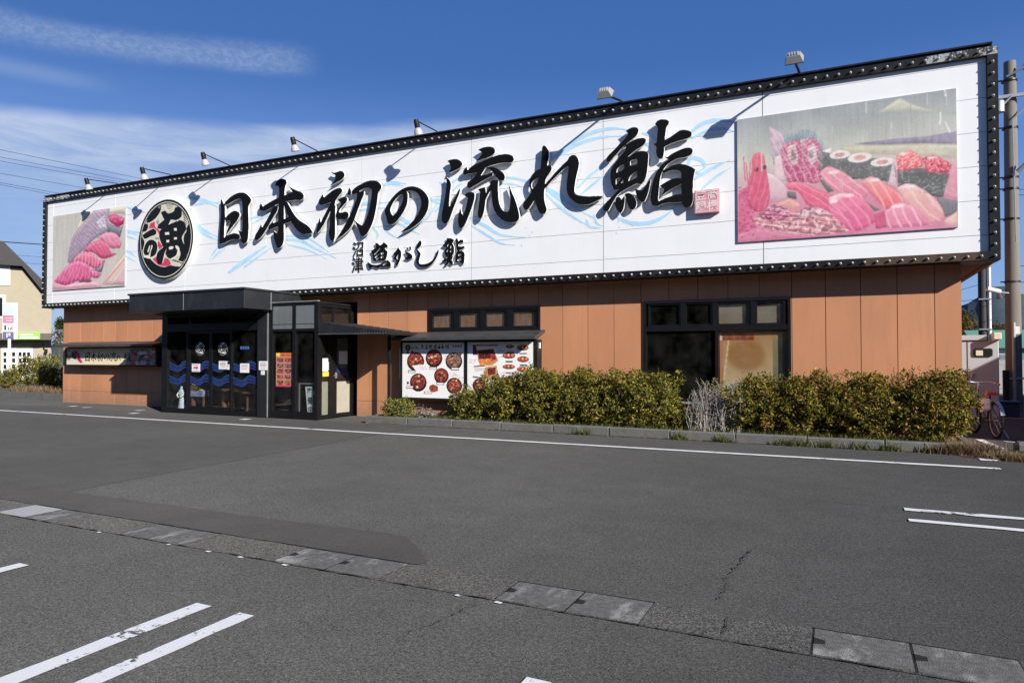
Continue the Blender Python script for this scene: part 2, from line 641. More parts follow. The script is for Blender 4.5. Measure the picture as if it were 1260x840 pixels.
class MB:
    def __init__(s):
        s.v, s.f, s.m, s.sm = [], [], [], []

    def add(s, vs, fs, mi=0, smooth=False):
        o = len(s.v)
        s.v += [tuple(map(float, v)) for v in vs]
        for f in fs:
            s.f.append([i + o for i in f])
            s.m.append(mi)
            s.sm.append(smooth)
        return s

    def box(s, x0, x1, y0, y1, z0, z1, mi=0, b=0.0):
        if x0 > x1: x0, x1 = x1, x0
        if y0 > y1: y0, y1 = y1, y0
        if z0 > z1: z0, z1 = z1, z0
        if b <= 0 or min(x1 - x0, y1 - y0, z1 - z0) < 2.2 * b:
            vs = [(x, y, z) for z in (z0, z1) for y in (y0, y1) for x in (x0, x1)]
            return s.add(vs, [(0, 2, 3, 1), (4, 5, 7, 6), (0, 1, 5, 4), (2, 6, 7, 3), (0, 4, 6, 2), (1, 3, 7, 5)], mi)
        # bevelled box: three rings per axis
        vs, idx = [], {}
        X, Yy, Zz = (x0, x1), (y0, y1), (z0, z1)
        for i in (0, 1):
            for j in (0, 1):
                for k in (0, 1):
                    sx, sy, sz = (1 if i == 0 else -1), (1 if j == 0 else -1), (1 if k == 0 else -1)
                    c = (X[i], Yy[j], Zz[k])
                    idx[i, j, k, 'x'] = len(vs); vs.append((c[0], c[1] + sy * b, c[2] + sz * b))
                    idx[i, j, k, 'y'] = len(vs); vs.append((c[0] + sx * b, c[1], c[2] + sz * b))
                    idx[i, j, k, 'z'] = len(vs); vs.append((c[0] + sx * b, c[1] + sy * b, c[2]))
        fs = []
        for i in (0, 1):
            q = [idx[i, 0, 0, 'x'], idx[i, 1, 0, 'x'], idx[i, 1, 1, 'x'], idx[i, 0, 1, 'x']]
            fs.append(q if i else q[::-1])
            q = [idx[0, i, 0, 'y'], idx[0, i, 1, 'y'], idx[1, i, 1, 'y'], idx[1, i, 0, 'y']]
            fs.append(q if i else q[::-1])
            q = [idx[0, 0, i, 'z'], idx[1, 0, i, 'z'], idx[1, 1, i, 'z'], idx[0, 1, i, 'z']]
            fs.append(q if i else q[::-1])
        for i in (0, 1):
            for j in (0, 1):
                fs.append([idx[i, j, 0, 'x'], idx[i, j, 0, 'y'], idx[i, j, 1, 'y'], idx[i, j, 1, 'x']])
                fs.append([idx[i, 0, j, 'x'], idx[i, 0, j, 'z'], idx[i, 1, j, 'z'], idx[i, 1, j, 'x']])
                fs.append([idx[0, i, j, 'y'], idx[0, i, j, 'z'], idx[1, i, j, 'z'], idx[1, i, j, 'y']])
        for i in (0, 1):
            for j in (0, 1):
                for k in (0, 1):
                    fs.append([idx[i, j, k, 'x'], idx[i, j, k, 'y'], idx[i, j, k, 'z']])
        return s.add(vs, fs, mi)

    def tube(s, pts, r, n=8, mi=0, r2=None, cap=True):
        pts = [Vector(p) for p in pts]
        rings = []
        up = Vector((0, 0, 1))
        vs = []
        k = len(pts)
        for i, p in enumerate(pts):
            d = (pts[min(i + 1, k - 1)] - pts[max(i - 1, 0)]).normalized()
            a = d.cross(up)
            if a.length < 1e-3:
                a = d.cross(Vector((1, 0, 0)))
            a.normalize()
            b = d.cross(a)
            rr = r if r2 is None else r + (r2 - r) * i / max(1, k - 1)
            if isinstance(r, (list, tuple)):
                rr = r[i]
            for j in range(n):
                t = 2 * math.pi * j / n
                vs.append(p + a * (math.cos(t) * rr) + b * (math.sin(t) * rr))
        fs = []
        for i in range(k - 1):
            for j in range(n):
                fs.append((i * n + j, i * n + (j + 1) % n, (i + 1) * n + (j + 1) % n, (i + 1) * n + j))
        s.add(vs, fs, mi, n > 6)
        if cap:
            s.add(vs[:n], [tuple(range(n))], mi)
            s.add(vs[-n:], [tuple(range(n))[::-1]], mi)
        return s

    def prism(s, poly, h, mi=0):
        """poly: list of 3D points, h: extrusion vector"""
        n = len(poly)
        a = [Vector(p) for p in poly]
        b = [p + Vector(h) for p in a]
        s.add(a + b, [tuple(range(n))[::-1], tuple(range(n, 2 * n))] + [(i, (i + 1) % n, n + (i + 1) % n, n + i) for i in range(n)], mi)
        return s

    def dome(s, c, r, axis='-y', n=10, h=None, mi=0):
        h = h or r
        vs, fs = [], []
        R = 3
        for i in range(R):
            t = i / R * math.pi / 2
            for j in range(n):
                a = 2 * math.pi * j / n
                u, v, w = math.cos(a) * math.cos(t) * r, math.sin(a) * math.cos(t) * r, math.sin(t) * h
                vs.append((c[0] + u, c[1] - w, c[2] + v) if axis == '-y' else (c[0] + u, c[1] + v, c[2] + w))
        vs.append((c[0], c[1] - h, c[2]) if axis == '-y' else (c[0], c[1], c[2] + h))
        for i in range(R - 1):
            for j in range(n):
                fs.append((i * n + j, i * n + (j + 1) % n, (i + 1) * n + (j + 1) % n, (i + 1) * n + j))
        for j in range(n):
            fs.append(((R - 1) * n + j, (R - 1) * n + (j + 1) % n, R * n))
        s.add(vs, fs, mi, True)
        return s

    def mesh(s, name, mats):
        me = bpy.data.meshes.new(name)
        me.from_pydata(s.v, [], s.f)
        for m in (mats if isinstance(mats, (list, tuple)) else [mats]):
            me.materials.append(M[m] if isinstance(m, str) else m)
        me.polygons.foreach_set('material_index', s.m)
        me.polygons.foreach_set('use_smooth', s.sm)
        me.update()
        return me

    def build(s, name, mats, parent=None, origin=None):
        return link_mesh(name, s.mesh(name, mats), parent, origin)


def vert_colors(me, cols):
    a = me.color_attributes.new('Col', 'FLOAT_COLOR', 'POINT')
    c = np.ones((len(me.vertices), 4), np.float32)
    c[:, :3] = cols
    a.data.foreach_set('color', c.ravel())


def quads_mesh(name, verts, cols, m):
    """verts (n,4,3) separate quads, cols (n,3)"""
    n = len(verts)
    me = bpy.data.meshes.new(name)
    me.vertices.add(n * 4)
    me.vertices.foreach_set('co', np.asarray(verts, np.float32).ravel())
    me.loops.add(n * 4)
    me.loops.foreach_set('vertex_index', np.arange(n * 4, dtype=np.int32))
    me.polygons.add(n)
    me.polygons.foreach_set('loop_start', np.arange(0, n * 4, 4, dtype=np.int32))
    me.update(calc_edges=True)
    me.validate()
    me.materials.append(m)
    vert_colors(me, np.repeat(np.asarray(cols, np.float32), 4, axis=0))
    return me


# ------------------------------------------------------------------ outlines: traced brush shapes -> solid letters
def smooth_poly(pts, sub=5, ang=62):
    pts = [np.array(p, float) for p in pts]
    n = len(pts)
    corner = []
    for i in range(n):
        a, b = pts[i] - pts[i - 1], pts[(i + 1) % n] - pts[i]
        c = np.dot(a, b) / (np.linalg.norm(a) * np.linalg.norm(b) + 1e-9)
        corner.append(math.degrees(math.acos(max(-1, min(1, c)))) > ang)
    out = []
    for i in range(n):
        p1, p2 = pts[i], pts[(i + 1) % n]
        p0 = pts[i - 1] if not corner[i] else 2 * p1 - p2
        p3 = pts[(i + 2) % n] if not corner[(i + 1) % n] else 2 * p2 - p1
        for k in range(sub):
            t = k / sub
            out.append(0.5 * ((2 * p1) + (-p0 + p2) * t + (2 * p0 - 5 * p1 + 4 * p2 - p3) * t * t + (-p0 + 3 * p1 - 3 * p2 + p3) * t ** 3))
    return np.array(out)


def inside(px, py, poly):
    r = np.zeros(px.shape, bool)
    n = len(poly)
    for i in range(n):
        x1, y1 = poly[i]
        x2, y2 = poly[(i + 1) % n]
        if y1 == y2:
            continue
        c = ((y1 > py) != (y2 > py)) & (px < (x2 - x1) * (py - y1) / (y2 - y1) + x1)
        r ^= c
    return r


def fill(mask, X0, Z0, step, poly, val):
    nx, nz = mask.shape[1], mask.shape[0]
    poly = np.asarray(poly)
    a = max(0, int((poly[:, 0].min() - X0) / step) - 1)
    b = min(nx, int((poly[:, 0].max() - X0) / step) + 2)
    c = max(0, int((poly[:, 1].min() - Z0) / step) - 1)
    d = min(nz, int((poly[:, 1].max() - Z0) / step) + 2)
    if a >= b or c >= d:
        return
    gx, gz = np.meshgrid(X0 + np.arange(a, b) * step, Z0 + np.arange(c, d) * step)
    i = inside(gx, gz, poly)
    mask[c:d, a:b][i] = val


def stroke_poly(pts, w):
    """variable-width ribbon outline round a polyline; w: width or list"""
    pts = np.array(pts, float)
    k = len(pts)
    w = [w] * k if isinstance(w, (int, float)) else w
    t = np.gradient(pts, axis=0)
    t /= np.linalg.norm(t, axis=1)[:, None] + 1e-9
    nrm = np.stack([-t[:, 1], t[:, 0]], 1)
    hw = np.array(w)[:, None] / 2
    return np.concatenate([pts + nrm * hw, (pts - nrm * hw)[::-1]])


def contours(F):
    F = np.pad(F, 1)
    nz, nx = F.shape
    B = F > 0.5
    code = B[:-1, :-1] * 1 + B[:-1, 1:] * 2 + B[1:, 1:] * 4 + B[1:, :-1] * 8
    seg = {}

    def pt(e, i, j):
        if e == 0:
            t = (0.5 - F[i, j]) / (F[i, j + 1] - F[i, j]); return (j + t, i)
        if e == 1:
            t = (0.5 - F[i, j + 1]) / (F[i + 1, j + 1] - F[i, j + 1]); return (j + 1, i + t)
        if e == 2:
            t = (0.5 - F[i + 1, j]) / (F[i + 1, j + 1] - F[i + 1, j]); return (j + t, i + 1)
        t = (0.5 - F[i, j]) / (F[i + 1, j] - F[i, j]); return (j, i + t)
    T = {1: [(3, 0)], 2: [(0, 1)], 3: [(3, 1)], 4: [(1, 2)], 5: [(3, 2), (1, 0)], 6: [(0, 2)], 7: [(3, 2)], 8: [(2, 3)], 9: [(2, 0)],
         10: [(0, 3), (2, 1)], 11: [(2, 1)], 12: [(1, 3)], 13: [(1, 0)], 14: [(0, 3)]}

    def key(e, i, j):
        return (('h', i, j), ('v', i, j + 1), ('h', i + 1, j), ('v', i, j))[e]
    nxt, pos = {}, {}
    ii, jj = np.nonzero((code > 0) & (code < 15))
    for i, j in zip(ii.tolist(), jj.tolist()):
        for a, b in T[int(code[i, j])]:
            ka, kb = key(a, i, j), key(b, i, j)
            nxt[ka] = kb
            pos[ka] = pt(a, i, j)
            pos[kb] = pt(b, i, j)
    loops = []
    while nxt:
        k0 = next(iter(nxt))
        k = k0
        loop = []
        while k in nxt:
            loop.append(pos[k])
            k = nxt.pop(k)
        if len(loop) > 5:
            loops.append(np.array(loop) - 1)
    return loops


def blur(F, n=1):
    for _ in range(n):
        G_ = np.pad(F, 1, mode='edge')
        F = (G_[:-2, 1:-1] + G_[2:, 1:-1] + G_[1:-1, :-2] + G_[1:-1, 2:] + 2 * F) / 6
    return F


def curve_solid(loops, thick, y_front):
    """closed loops in (X,Z) -> solid mesh from y_front back to y_front + thick"""
    flat = np.concatenate(loops)
    n = len(flat)
    edges, k = [], 0
    for r in loops:
        m = len(r)
        edges += [(k + i, k + (i + 1) % m) for i in range(m)]
        k += m
    V, _, T, _, _, _ = delaunay_2d_cdt([Vector(p) for p in flat], edges, [], 0, 1e-6)
    V = np.array([tuple(v) for v in V])
    T = np.array([t for t in T if len(t) == 3])
    cen = V[T].mean(1)
    par = np.zeros(len(cen), bool)
    for r in loops:
        par ^= inside(cen[:, 0], cen[:, 1], r)
    T = T[par]
    m = len(V)
    vs = [(x, y_front, z) for x, z in V] + [(x, y_front + thick, z) for x, z in V]
    fs = [tuple(int(i) for i in t) for t in T] + [tuple(int(i) + m for i in t[::-1]) for t in T]
    cnt = {}
    for t in T:
        for i in range(3):
            e = (int(t[i]), int(t[(i + 1) % 3]))
            cnt[tuple(sorted(e))] = cnt.get(tuple(sorted(e)), 0) + 1
    fs += [(a_, b_, b_ + m, a_ + m) for (a_, b_), c_ in cnt.items() if c_ == 1]
    me = bpy.data.meshes.new('solid')
    me.from_pydata(vs, [], fs)
    bm = bmesh.new()
    bm.from_mesh(me)
    bmesh.ops.recalc_face_normals(bm, faces=bm.faces)
    bm.to_mesh(me)
    bm.free()
    return me


def curve_to_mesh(cu, thick, y_front):
    o = bpy.data.objects.new('outline', cu)
    COL.objects.link(o)
    dg = bpy.context.evaluated_depsgraph_get()
    dg.update()
    me = bpy.data.meshes.new_from_object(o.evaluated_get(dg))
    bpy.data.objects.remove(o)
    bpy.data.curves.remove(cu)
    n = len(me.vertices)
    co = np.empty(n * 3, np.float32)
    me.vertices.foreach_get('co', co)
    co = co.reshape(-1, 3)
    co = np.stack([co[:, 0], y_front + thick / 2 - co[:, 2], co[:, 1]], 1)
    me.vertices.foreach_set('co', co.ravel().astype(np.float32))
    me.update()
    return me


def face_mats(me, front, side):
    me.materials.clear()
    me.materials.append(front)
    me.materials.append(side)
    me.polygons.foreach_set('material_index', [0 if abs(p.normal.y) > 0.7 else 1 for p in me.polygons])
    me.polygons.foreach_set('use_smooth', [False] * len(me.polygons))
    me.update()


def mask_solid(polys, holes, step, thick, y_front, nblur=2, skip=2):
    allp = np.concatenate(polys)
    X0, Z0 = allp.min(0) - 6 * step
    X1, Z1 = allp.max(0) + 6 * step
    F = np.zeros((int((Z1 - Z0) / step), int((X1 - X0) / step)))
    for p in polys:
        fill(F, X0, Z0, step, p, 1)
    for p in holes:
        fill(F, X0, Z0, step, p, 0)
    F = blur(F, nblur)
    loops = [lp[::skip] * step + [X0, Z0] for lp in contours(F) if len(lp) > 4 * skip]
    return curve_solid(loops, thick, y_front)


def text_mesh(s, size, x, z, thick, y_front, off=0.0, align='CENTER', sx=1.0):
    cu = bpy.data.curves.new('txt', 'FONT')
    cu.body = s
    cu.size = size
    cu.extrude = thick / 2
    cu.offset = off
    cu.align_x = align
    cu.align_y = 'CENTER'
    cu.resolution_u = 3
    me = curve_to_mesh(cu, thick, y_front)
    n = len(me.vertices)
    co = np.empty(n * 3, np.float32)
    me.vertices.foreach_get('co', co)
    co = co.reshape(-1, 3)
    co[:, 0] = co[:, 0] * sx + x
    co[:, 2] += z
    me.vertices.foreach_set('co', co.ravel())
    me.update()
    return me


# ------------------------------------------------------------------ printed pictures: a fine grid coloured from drawn shapes
class Picture:
    def __init__(s, x0, x1, z0, z1, nx, nz, base, seed=1):
        s.x0, s.x1, s.z0, s.z1 = x0, x1, z0, z1
        s.gx, s.gz = np.meshgrid(np.linspace(x0, x1, nx), np.linspace(z0, z1, nz))
        s.c = np.ones((nz, nx, 3)) * np.array(base, float)
        s.rg = np.random.default_rng(seed)
        s.nx, s.nz = nx, nz

    def noise(s, cx, cz):
        g = s.rg.random((cz + 2, cx + 2))
        u = np.linspace(0, cx, s.nx)
        v = np.linspace(0, cz, s.nz)
        iu, iv = u.astype(int), v.astype(int)
        fu, fv = u - iu, v - iv
        fu, fv = fu * fu * (3 - 2 * fu), fv * fv * (3 - 2 * fv)
        a = g[np.ix_(iv, iu)] * (1 - fu) + g[np.ix_(iv, iu + 1)] * fu
        b = g[np.ix_(iv + 1, iu)] * (1 - fu) + g[np.ix_(iv + 1, iu + 1)] * fu
        return a * (1 - fv)[:, None] + b * fv[:, None]

    VOL = 0.0

    SOFT = 0

    def poly(s, pts, col, col2=None, amp=0, cells=(40, 30), smooth=True, dirn=(0, 1), soft=0):
        soft = soft or s.SOFT
        p = smooth_poly(pts, 4) if smooth and len(pts) > 4 else np.array(pts, float)
        i = inside(s.gx, s.gz, p)
        w = i.astype(float)
        if soft:
            w = blur(w, soft)
            i = w > 0.02
        if not i.any():
            return
        c = np.ones((s.nz, s.nx, 3)) * np.array(col, float)
        if col2 is not None:
            d = s.gx * dirn[0] + s.gz * dirn[1]
            lo, hi = d[i].min(), d[i].max()
            t = np.clip((d - lo) / (hi - lo + 1e-9), 0, 1)[..., None]
            c = np.array(col2, float) * (1 - t) + c * t
        if amp:
            nz_ = 0.6 * s.noise(*cells) + 0.4 * s.noise(int(cells[0] * 2.3) + 1, int(cells[1] * 1.9) + 1)
            c = c + ((nz_ - 0.5) * 2.2 * amp)[..., None]
        if s.VOL and smooth:
            g = np.clip((blur(w, 10) - 0.5) * 2, 0, 1)
            up = np.roll(w, -5, 0) - np.roll(w, 5, 0)
            rim = blur(-up * w, 4)
            c = c * (1 - s.VOL * (1 - g) * 0.5)[..., None] + (rim * s.VOL * 90)[..., None]
        s.c = s.c * (1 - w[..., None]) + c * w[..., None]

    def stripes(s, pts, freq, dirn, col, alpha, warp=0.6, thr=0.55):
        i = inside(s.gx, s.gz, smooth_poly(pts, 4)).astype(float)
        w = blur(i, 2)
        ph = (s.gx * dirn[0] + s.gz * dirn[1]) * freq + (s.noise(9, 7) - .5) * warp * 6 + (s.noise(30, 22) - .5) * warp * 2
        k = np.clip((np.sin(ph) - thr) / (1 - thr), 0, 1) * w * alpha
        s.c = s.c * (1 - k[..., None]) + np.array(col, float) * k[..., None]

    def specks(s, pts, cells, thr, col, alpha):
        i = inside(s.gx, s.gz, smooth_poly(pts, 4)).astype(float)
        k = np.clip((s.noise(*cells) - thr) / .12, 0, 1) * blur(i, 1) * alpha
        s.c = s.c * (1 - k[..., None]) + np.array(col, float) * k[..., None]

    def ell(s, cx, cz, rx, rz, col, **k):
        t = np.linspace(0, 2 * math.pi, 28, endpoint=False)
        s.poly(np.stack([cx + rx * np.cos(t), cz + rz * np.sin(t)], 1), col, smooth=False, **k)

    def build(s, name, y, parent, origin=None, keep=None, mat_=None):
        nx, nz = s.nx, s.nz
        n = nx * nz
        me = bpy.data.meshes.new(name)
        co = np.stack([s.gx.ravel(), np.full(n, y), s.gz.ravel()], 1).astype(np.float32)
        idx = np.arange(n).reshape(nz, nx)
        q = np.stack([idx[:-1, :-1], idx[:-1, 1:], idx[1:, 1:], idx[1:, :-1]], -1).reshape(-1, 4)
        if keep is not None:
            kk = keep[:-1, :-1] & keep[1:, 1:] & keep[:-1, 1:] & keep[1:, :-1]
            q = q[kk.ravel()]
        me.vertices.add(n)
        me.vertices.foreach_set('co', co.ravel())
        me.loops.add(len(q) * 4)
        me.loops.foreach_set('vertex_index', q.ravel().astype(np.int32))
        me.polygons.add(len(q))
        me.polygons.foreach_set('loop_start', np.arange(0, len(q) * 4, 4, dtype=np.int32))
        me.update(calc_edges=True)
        me.materials.append(mat_ or M['print'])
        vert_colors(me, lin(np.clip(s.c, 0, 255)).reshape(-1, 3))
        return link_mesh(name, me, parent, origin)


def zmap(ox, oy, sc, Y):
    return lambda pts: [P(ox + x / sc, oy + y / sc, Y) for x, y in pts]


# measured planes of the site
YW = 14.20      # wall
YF = 13.72      # front of sign frame
YS = 13.79      # sign face
YP = 13.755     # photo panels
YL = 13.675     # letter fronts
YV = 12.83      # entrance glazing
XR, XL = 2.40, -24.13            # sign ends
ZB, ZT = P(1231.7, 319.3, YF)[1], 6.80
WXL, WXR = -23.71, 1.90          # wall ends

# ================================================================== GROUND
A_MAIN = asphalt('asphalt', 0.0545, 0.5, warm=(1, 1.0, 0.985))
A_FINE = asphalt('newer asphalt', 0.0445, 0.26, agg=230, warm=(1, 1.0, 0.98), bump=0.2)
A_STRIP = asphalt('patched asphalt', 0.0425, 0.2, agg=240, warm=(1, 0.98, 0.955), bump=0.15)
A_GUT = asphalt('gutter asphalt', 0.062, 0.6, agg=120, bump=0.5)
PAINT = worn_paint('road paint', (0.70, 0.71, 0.72), 0.6)
PAINT_OLD = worn_paint('old road paint', (0.68, 0.69, 0.70), 0.75)


def sheet(name, pts, z, m, kind='structure', sub=0):
    if name in ('asphalt_patch', 'newer_asphalt'):
        rg_ = random.Random(3)
        q = []
        for (xa, ya), (xb, yb) in zip(pts, pts[1:] + pts[:1]):
            k = max(1, min(120, int(math.hypot(xb - xa, yb - ya) / 0.06))) if max(xa, xb) > -12 and min(xa, xb) > -13 else 1
            q += [(xa + (xb - xa) * i / k + rg_.uniform(-.012, .012), ya + (yb - ya) * i / k + rg_.uniform(-.012, .012)) for i in range(k)]
        pts = q
    b = MB()
    b.add([(x, y, z) for x, y in pts], [tuple(range(len(pts)))])
    o = b.build(name, m)
    return tag(o, kind=kind)


sheet('parking_lot', [(-1500, -800), (1500, -800), (1500, 3000), (-1500, 3000)], 0.0, A_MAIN)
sheet('newer_asphalt', [(-60, 4.30), (-7.9, 4.30), (-7.97, 4.84), (-8.03, 5.6), (-8.1, 7.4), (-8.16, 8.9), (-8.22, 10.1), (-8.26, 11.05), (-8.3, 12.75), (-60, 12.75)], 0.004, A_FINE)
sheet('asphalt_patch', [(-60, 4.285), (-60, 4.84), (-12.5, 4.84), (-8.0, 4.84), (-6.9, 4.86), (-5.0, 4.88), (-3.5, 4.93), (-3.36, 4.90), (-3.1, 4.66), (-2.8, 4.36), (-2.84, 4.285), (-12.5, 4.285)], 0.008, A_STRIP)
sheet('gutter_strip', [(-60, 3.88), (60, 3.88), (60, 4.28), (-60, 4.28)], 0.0045, A_GUT)


def jag(x0, y0, x1, y1, n, amp, w, seed):
    rg = random.Random(seed)
    a, b = [], []
    d = Vector((x1 - x0, y1 - y0)).normalized()
    nn = Vector((-d.y, d.x))
    for i in range(n + 1):
        t = i / n
        c = Vector((x0 + (x1 - x0) * t, y0 + (y1 - y0) * t)) + nn * rg.uniform(-amp, amp)
        ww = w * rg.uniform(0.05, 1.0) ** 1.5 * (1 if 0 < i < n else 0.1)
        a.append((c + nn * ww)[:])
        b.append((c - nn * ww)[:])
    return a + b[::-1]


GAPM = M['gap']
for i, (x0, y0, x1, y1, n, amp, w) in enumerate([
        (-14, 3.872, 14, 3.872, 420, 0.005, 0.007), (-0.71, 4.46, -0.72, 5.0, 22, 0.025, 0.009), (-0.72, 5.0, -0.66, 5.75, 28, 0.02, 0.008),
        (-0.61, 3.93, -0.615, 4.29, 8, 0.006, 0.007), (-2.05, 3.80, -2.2, 3.1, 30, 0.022, 0.005), (-1.6, 8.02, 0.55, 8.0, 24, 0.015, 0.004),
        (-4.5, 4.28, -2.9, 4.28, 14, 0.004, 0.005), (-7.0, 4.28, -4.6, 4.28, 14, 0.004, 0.004)]):
    pts = jag(x0, y0, x1, y1, n, amp, w, i)
    k = len(pts) // 2
    b = MB()
    b.add([(x, y, 0.0125) for x, y in pts], [(j, j + 1, 2 * k - 2 - j, 2 * k - 1 - j) for j in range(k - 1)])
    tag(b.build('pavement_crack', GAPM), kind='structure')

# painted markings
def line(x0, x1, y0, y1, m=PAINT, rough=0.006, z=0.0095, seed=0, skew=0.0):
    rg = random.Random(seed)
    along_x = abs(x1 - x0) > abs(y1 - y0)
    n = max(6, int(max(abs(x1 - x0), abs(y1 - y0)) / 0.12))
    n = min(n, 160)
    A, B = [], []
    for i in range(n + 1):
        t = i / n
        if along_x:
            x = x0 + (x1 - x0) * t
            A.append((x, y0 + rg.uniform(-rough, rough) + skew * t, z))
            B.append((x, y1 + rg.uniform(-rough, rough) + skew * t, z))
        else:
            y = y0 + (y1 - y0) * t
            A.append((x0 + rg.uniform(-rough, rough), y, z))
            B.append((x1 + rg.uniform(-rough, rough), y, z))
    b = MB()
    b.add(A + B, [(i, i + 1, n + 2 + i, n + 1 + i) for i in range(n)])
    return tag(b.build('painted_line', m), kind='structure')


line(-60, -8.3, 11.13, 11.27, seed=1, z=0.0095)
line(-8.3, 1.95, 11.13, 11.27, seed=2, skew=0.18, z=0.0095)
for k, c in enumerate((-10.25, -7.95, -5.66, -3.4, -1.13, 1.15, 3.45)):
    for s in (-1, 1):
        if k == 4 and s == 1:
            line(c + 0.12, c + 0.24, -3.0, 2.96, seed=30 + k)
            continue
        a, bb = (c - 0.25, c - 0.12) if s < 0 else (c + 0.12, c + 0.24)
        line(a, bb, -3.0, 3.02, seed=10 + 2 * k + s, rough=0.004)
line(0.555, 14, 7.90, 8.02, PAINT_OLD, seed=40, rough=0.012, skew=0.25)
line(0.555, 14, 7.40, 7.51, seed=41)
# parking lines beside the building and small markers by the entrance
b = MB()
for q in ([(2.22, 15.2), (2.34, 15.2), (2.47, 13.56), (2.34, 13.5)], [(2.62, 15.12), (2.80, 15.0), (2.86, 14.9), (2.66, 15.0)]):
    tag(MB().add([(x, y, 0.0095) for x, y in q], [(0, 1, 2, 3)]).build('painted_line', PAINT), kind='structure')
for i, (px, py) in enumerate([(90, 500), (107, 501.5), (172, 505), (165, 508.6), (302, 516), (1217, 566)]):
    x, y = G(px, py)
    sheet('painted_marker', [(x - 0.12, y - 0.11), (x + 0.12, y - 0.11), (x + 0.12, y + 0.11), (x - 0.12, y + 0.11)], 0.0095, PAINT)
# small white chips left along the gutter joint
for i, (x, w) in enumerate(((-5.9, .04), (-5.0, .03), (-4.55, .05), (-4.2, .05), (-3.75, .05), (-2.27, .05), (-1.98, .05))):
    sheet('paint_chip', [(x, 3.835), (x + w, 3.83), (x + w + .005, 3.858), (x + .004, 3.862)], 0.0098, PAINT)

# gutter covers: each slab its own thing
def cover(x0, x1, label, m, notch=True, group='concrete gutter covers'):
    b = MB()
    y0, y1 = 3.905, 4.265
    # slab with a hand notch at one end
    n = 0.055
    c = (y0 + y1) / 2
    poly = [(x0, y0), (x1, y0), (x1, y1), (x0, y1), (x0, c + 0.045), (x0 + n, c + 0.03), (x0 + n, c - 0.03), (x0, c - 0.045)] if notch else [(x0, y0), (x1, y0), (x1, y1), (x0, y1)]
    b.prism([(x, y, 0.002) for x, y in poly], (0, 0, 0.0055))
    o = b.build('gutter_cover', m, origin=((x0 + x1) / 2, c, 0))
    tag(o, label, 'drain cover', group)
    g = MB()
    g.box(x0 - 0.009, x0 - 0.001, y0 - 0.01, y1 + 0.01, 0.0049, 0.0062)
    g.box(x1 + 0.001, x1 + 0.006, y0 - 0.01, y1 + 0.01, 0.0049, 0.006)
    g.box(x0 - 0.006, x0 + n + 0.004, c - 0.05, c + 0.05, 0.0047, 0.0062)
    g.box(x0 - 0.012, x1 + 0.008, y1 + 0.001, y1 + 0.012, 0.0083, 0.0091)
    gg = g.build('gap', GAPM, o)
    return o


cover(-7.55, -7.10, 'gutter cover painted pale grey, the cleanest of the row', mat('pale painted cover', (0.36, 0.36, 0.365), 0.85, var=0.12, scale=18), False)
cover(-7.09, -6.62, 'dull gutter cover touching the pale grey painted one', M['cover'], False)
cover(-5.66, -5.27, 'faint worn gutter cover with streaks, nearer the painted cover of its pair', M['cover'], False)
cover(-5.26, -4.87, 'faint worn gutter cover with streaks, farther from the painted cover of its pair', M['cover'], False)
cover(-3.88, -3.40, 'scuffed gutter cover beside the dark asphalt patch, on the entrance side of its pair', M['cover'])
cover(-3.385, -2.92, 'scuffed gutter cover at the pointed end of the dark asphalt patch', M['cover'])
cover(-2.00, -1.535, 'rough gutter cover below the hedge, with a white chip at its open corner', M['cover'])
cover(-1.52, -1.075, 'rough gutter cover with a broken notch, next to the cracked asphalt', M['cover'])
cover(-0.15, 0.31, 'blotchy gutter cover with a black square hand hole, near the picture edge', M['cover'])
cover(0.325, 0.79, 'blotchy gutter cover with a chipped black joint, last of the row', M['cover'])

# planting bed and kerb
KX0, KX1 = -9.98, 1.80
def kerb_run(x0, x1, y0, y1, h, n, name='kerb'):
    rg = random.Random(5)
    b = MB()
    for i in range(n):
        a, c = x0 + (x1 - x0) * i / n, x0 + (x1 - x0) * (i + 1) / n
        dz, dy = rg.uniform(-0.006, 0.006), rg.uniform(-0.006, 0.006)
        b.box(a + 0.003, c - 0.003, y0 + dy, y1 + dy, -0.05, h + dz, b=0.018)
    return tag(b.build(name, 'kerb'), kind='structure')


kerb_run(KX0, KX1, 12.80, 12.95, 0.165, 10)
b = MB()
for i in range(3):
    b.box(KX0 - 0.002, KX0 + 0.148, 12.953 + i * 0.39, 12.953 + (i + 1) * 0.39 - 0.004, -0.05, 0.16, b=0.018)
tag(b.build('kerb', 'kerb'), kind='structure')
b = MB()
nx, ny = 90, 10
vs = [(KX0 + 0.15 + (KX1 + 0.1 - KX0 - 0.15) * i / nx, 12.955 + (14.12 - 12.955) * j / ny, 0.10 + random.uniform(-0.015, 0.03)) for j in range(ny + 1) for i in range(nx + 1)]
b.add(vs, [(j * (nx + 1) + i, j * (nx + 1) + i + 1, (j + 1) * (nx + 1) + i + 1, (j + 1) * (nx + 1) + i) for j in range(ny) for i in range(nx)])
tag(b.build('planting_bed', 'soil'), kind='structure')
b = MB()
b.box(KX1 - 0.02, KX1 + 0.13, 12.953, 14.1, -0.05, 0.15, b=0.018)
tag(b.build('kerb', 'kerb'), kind='structure')
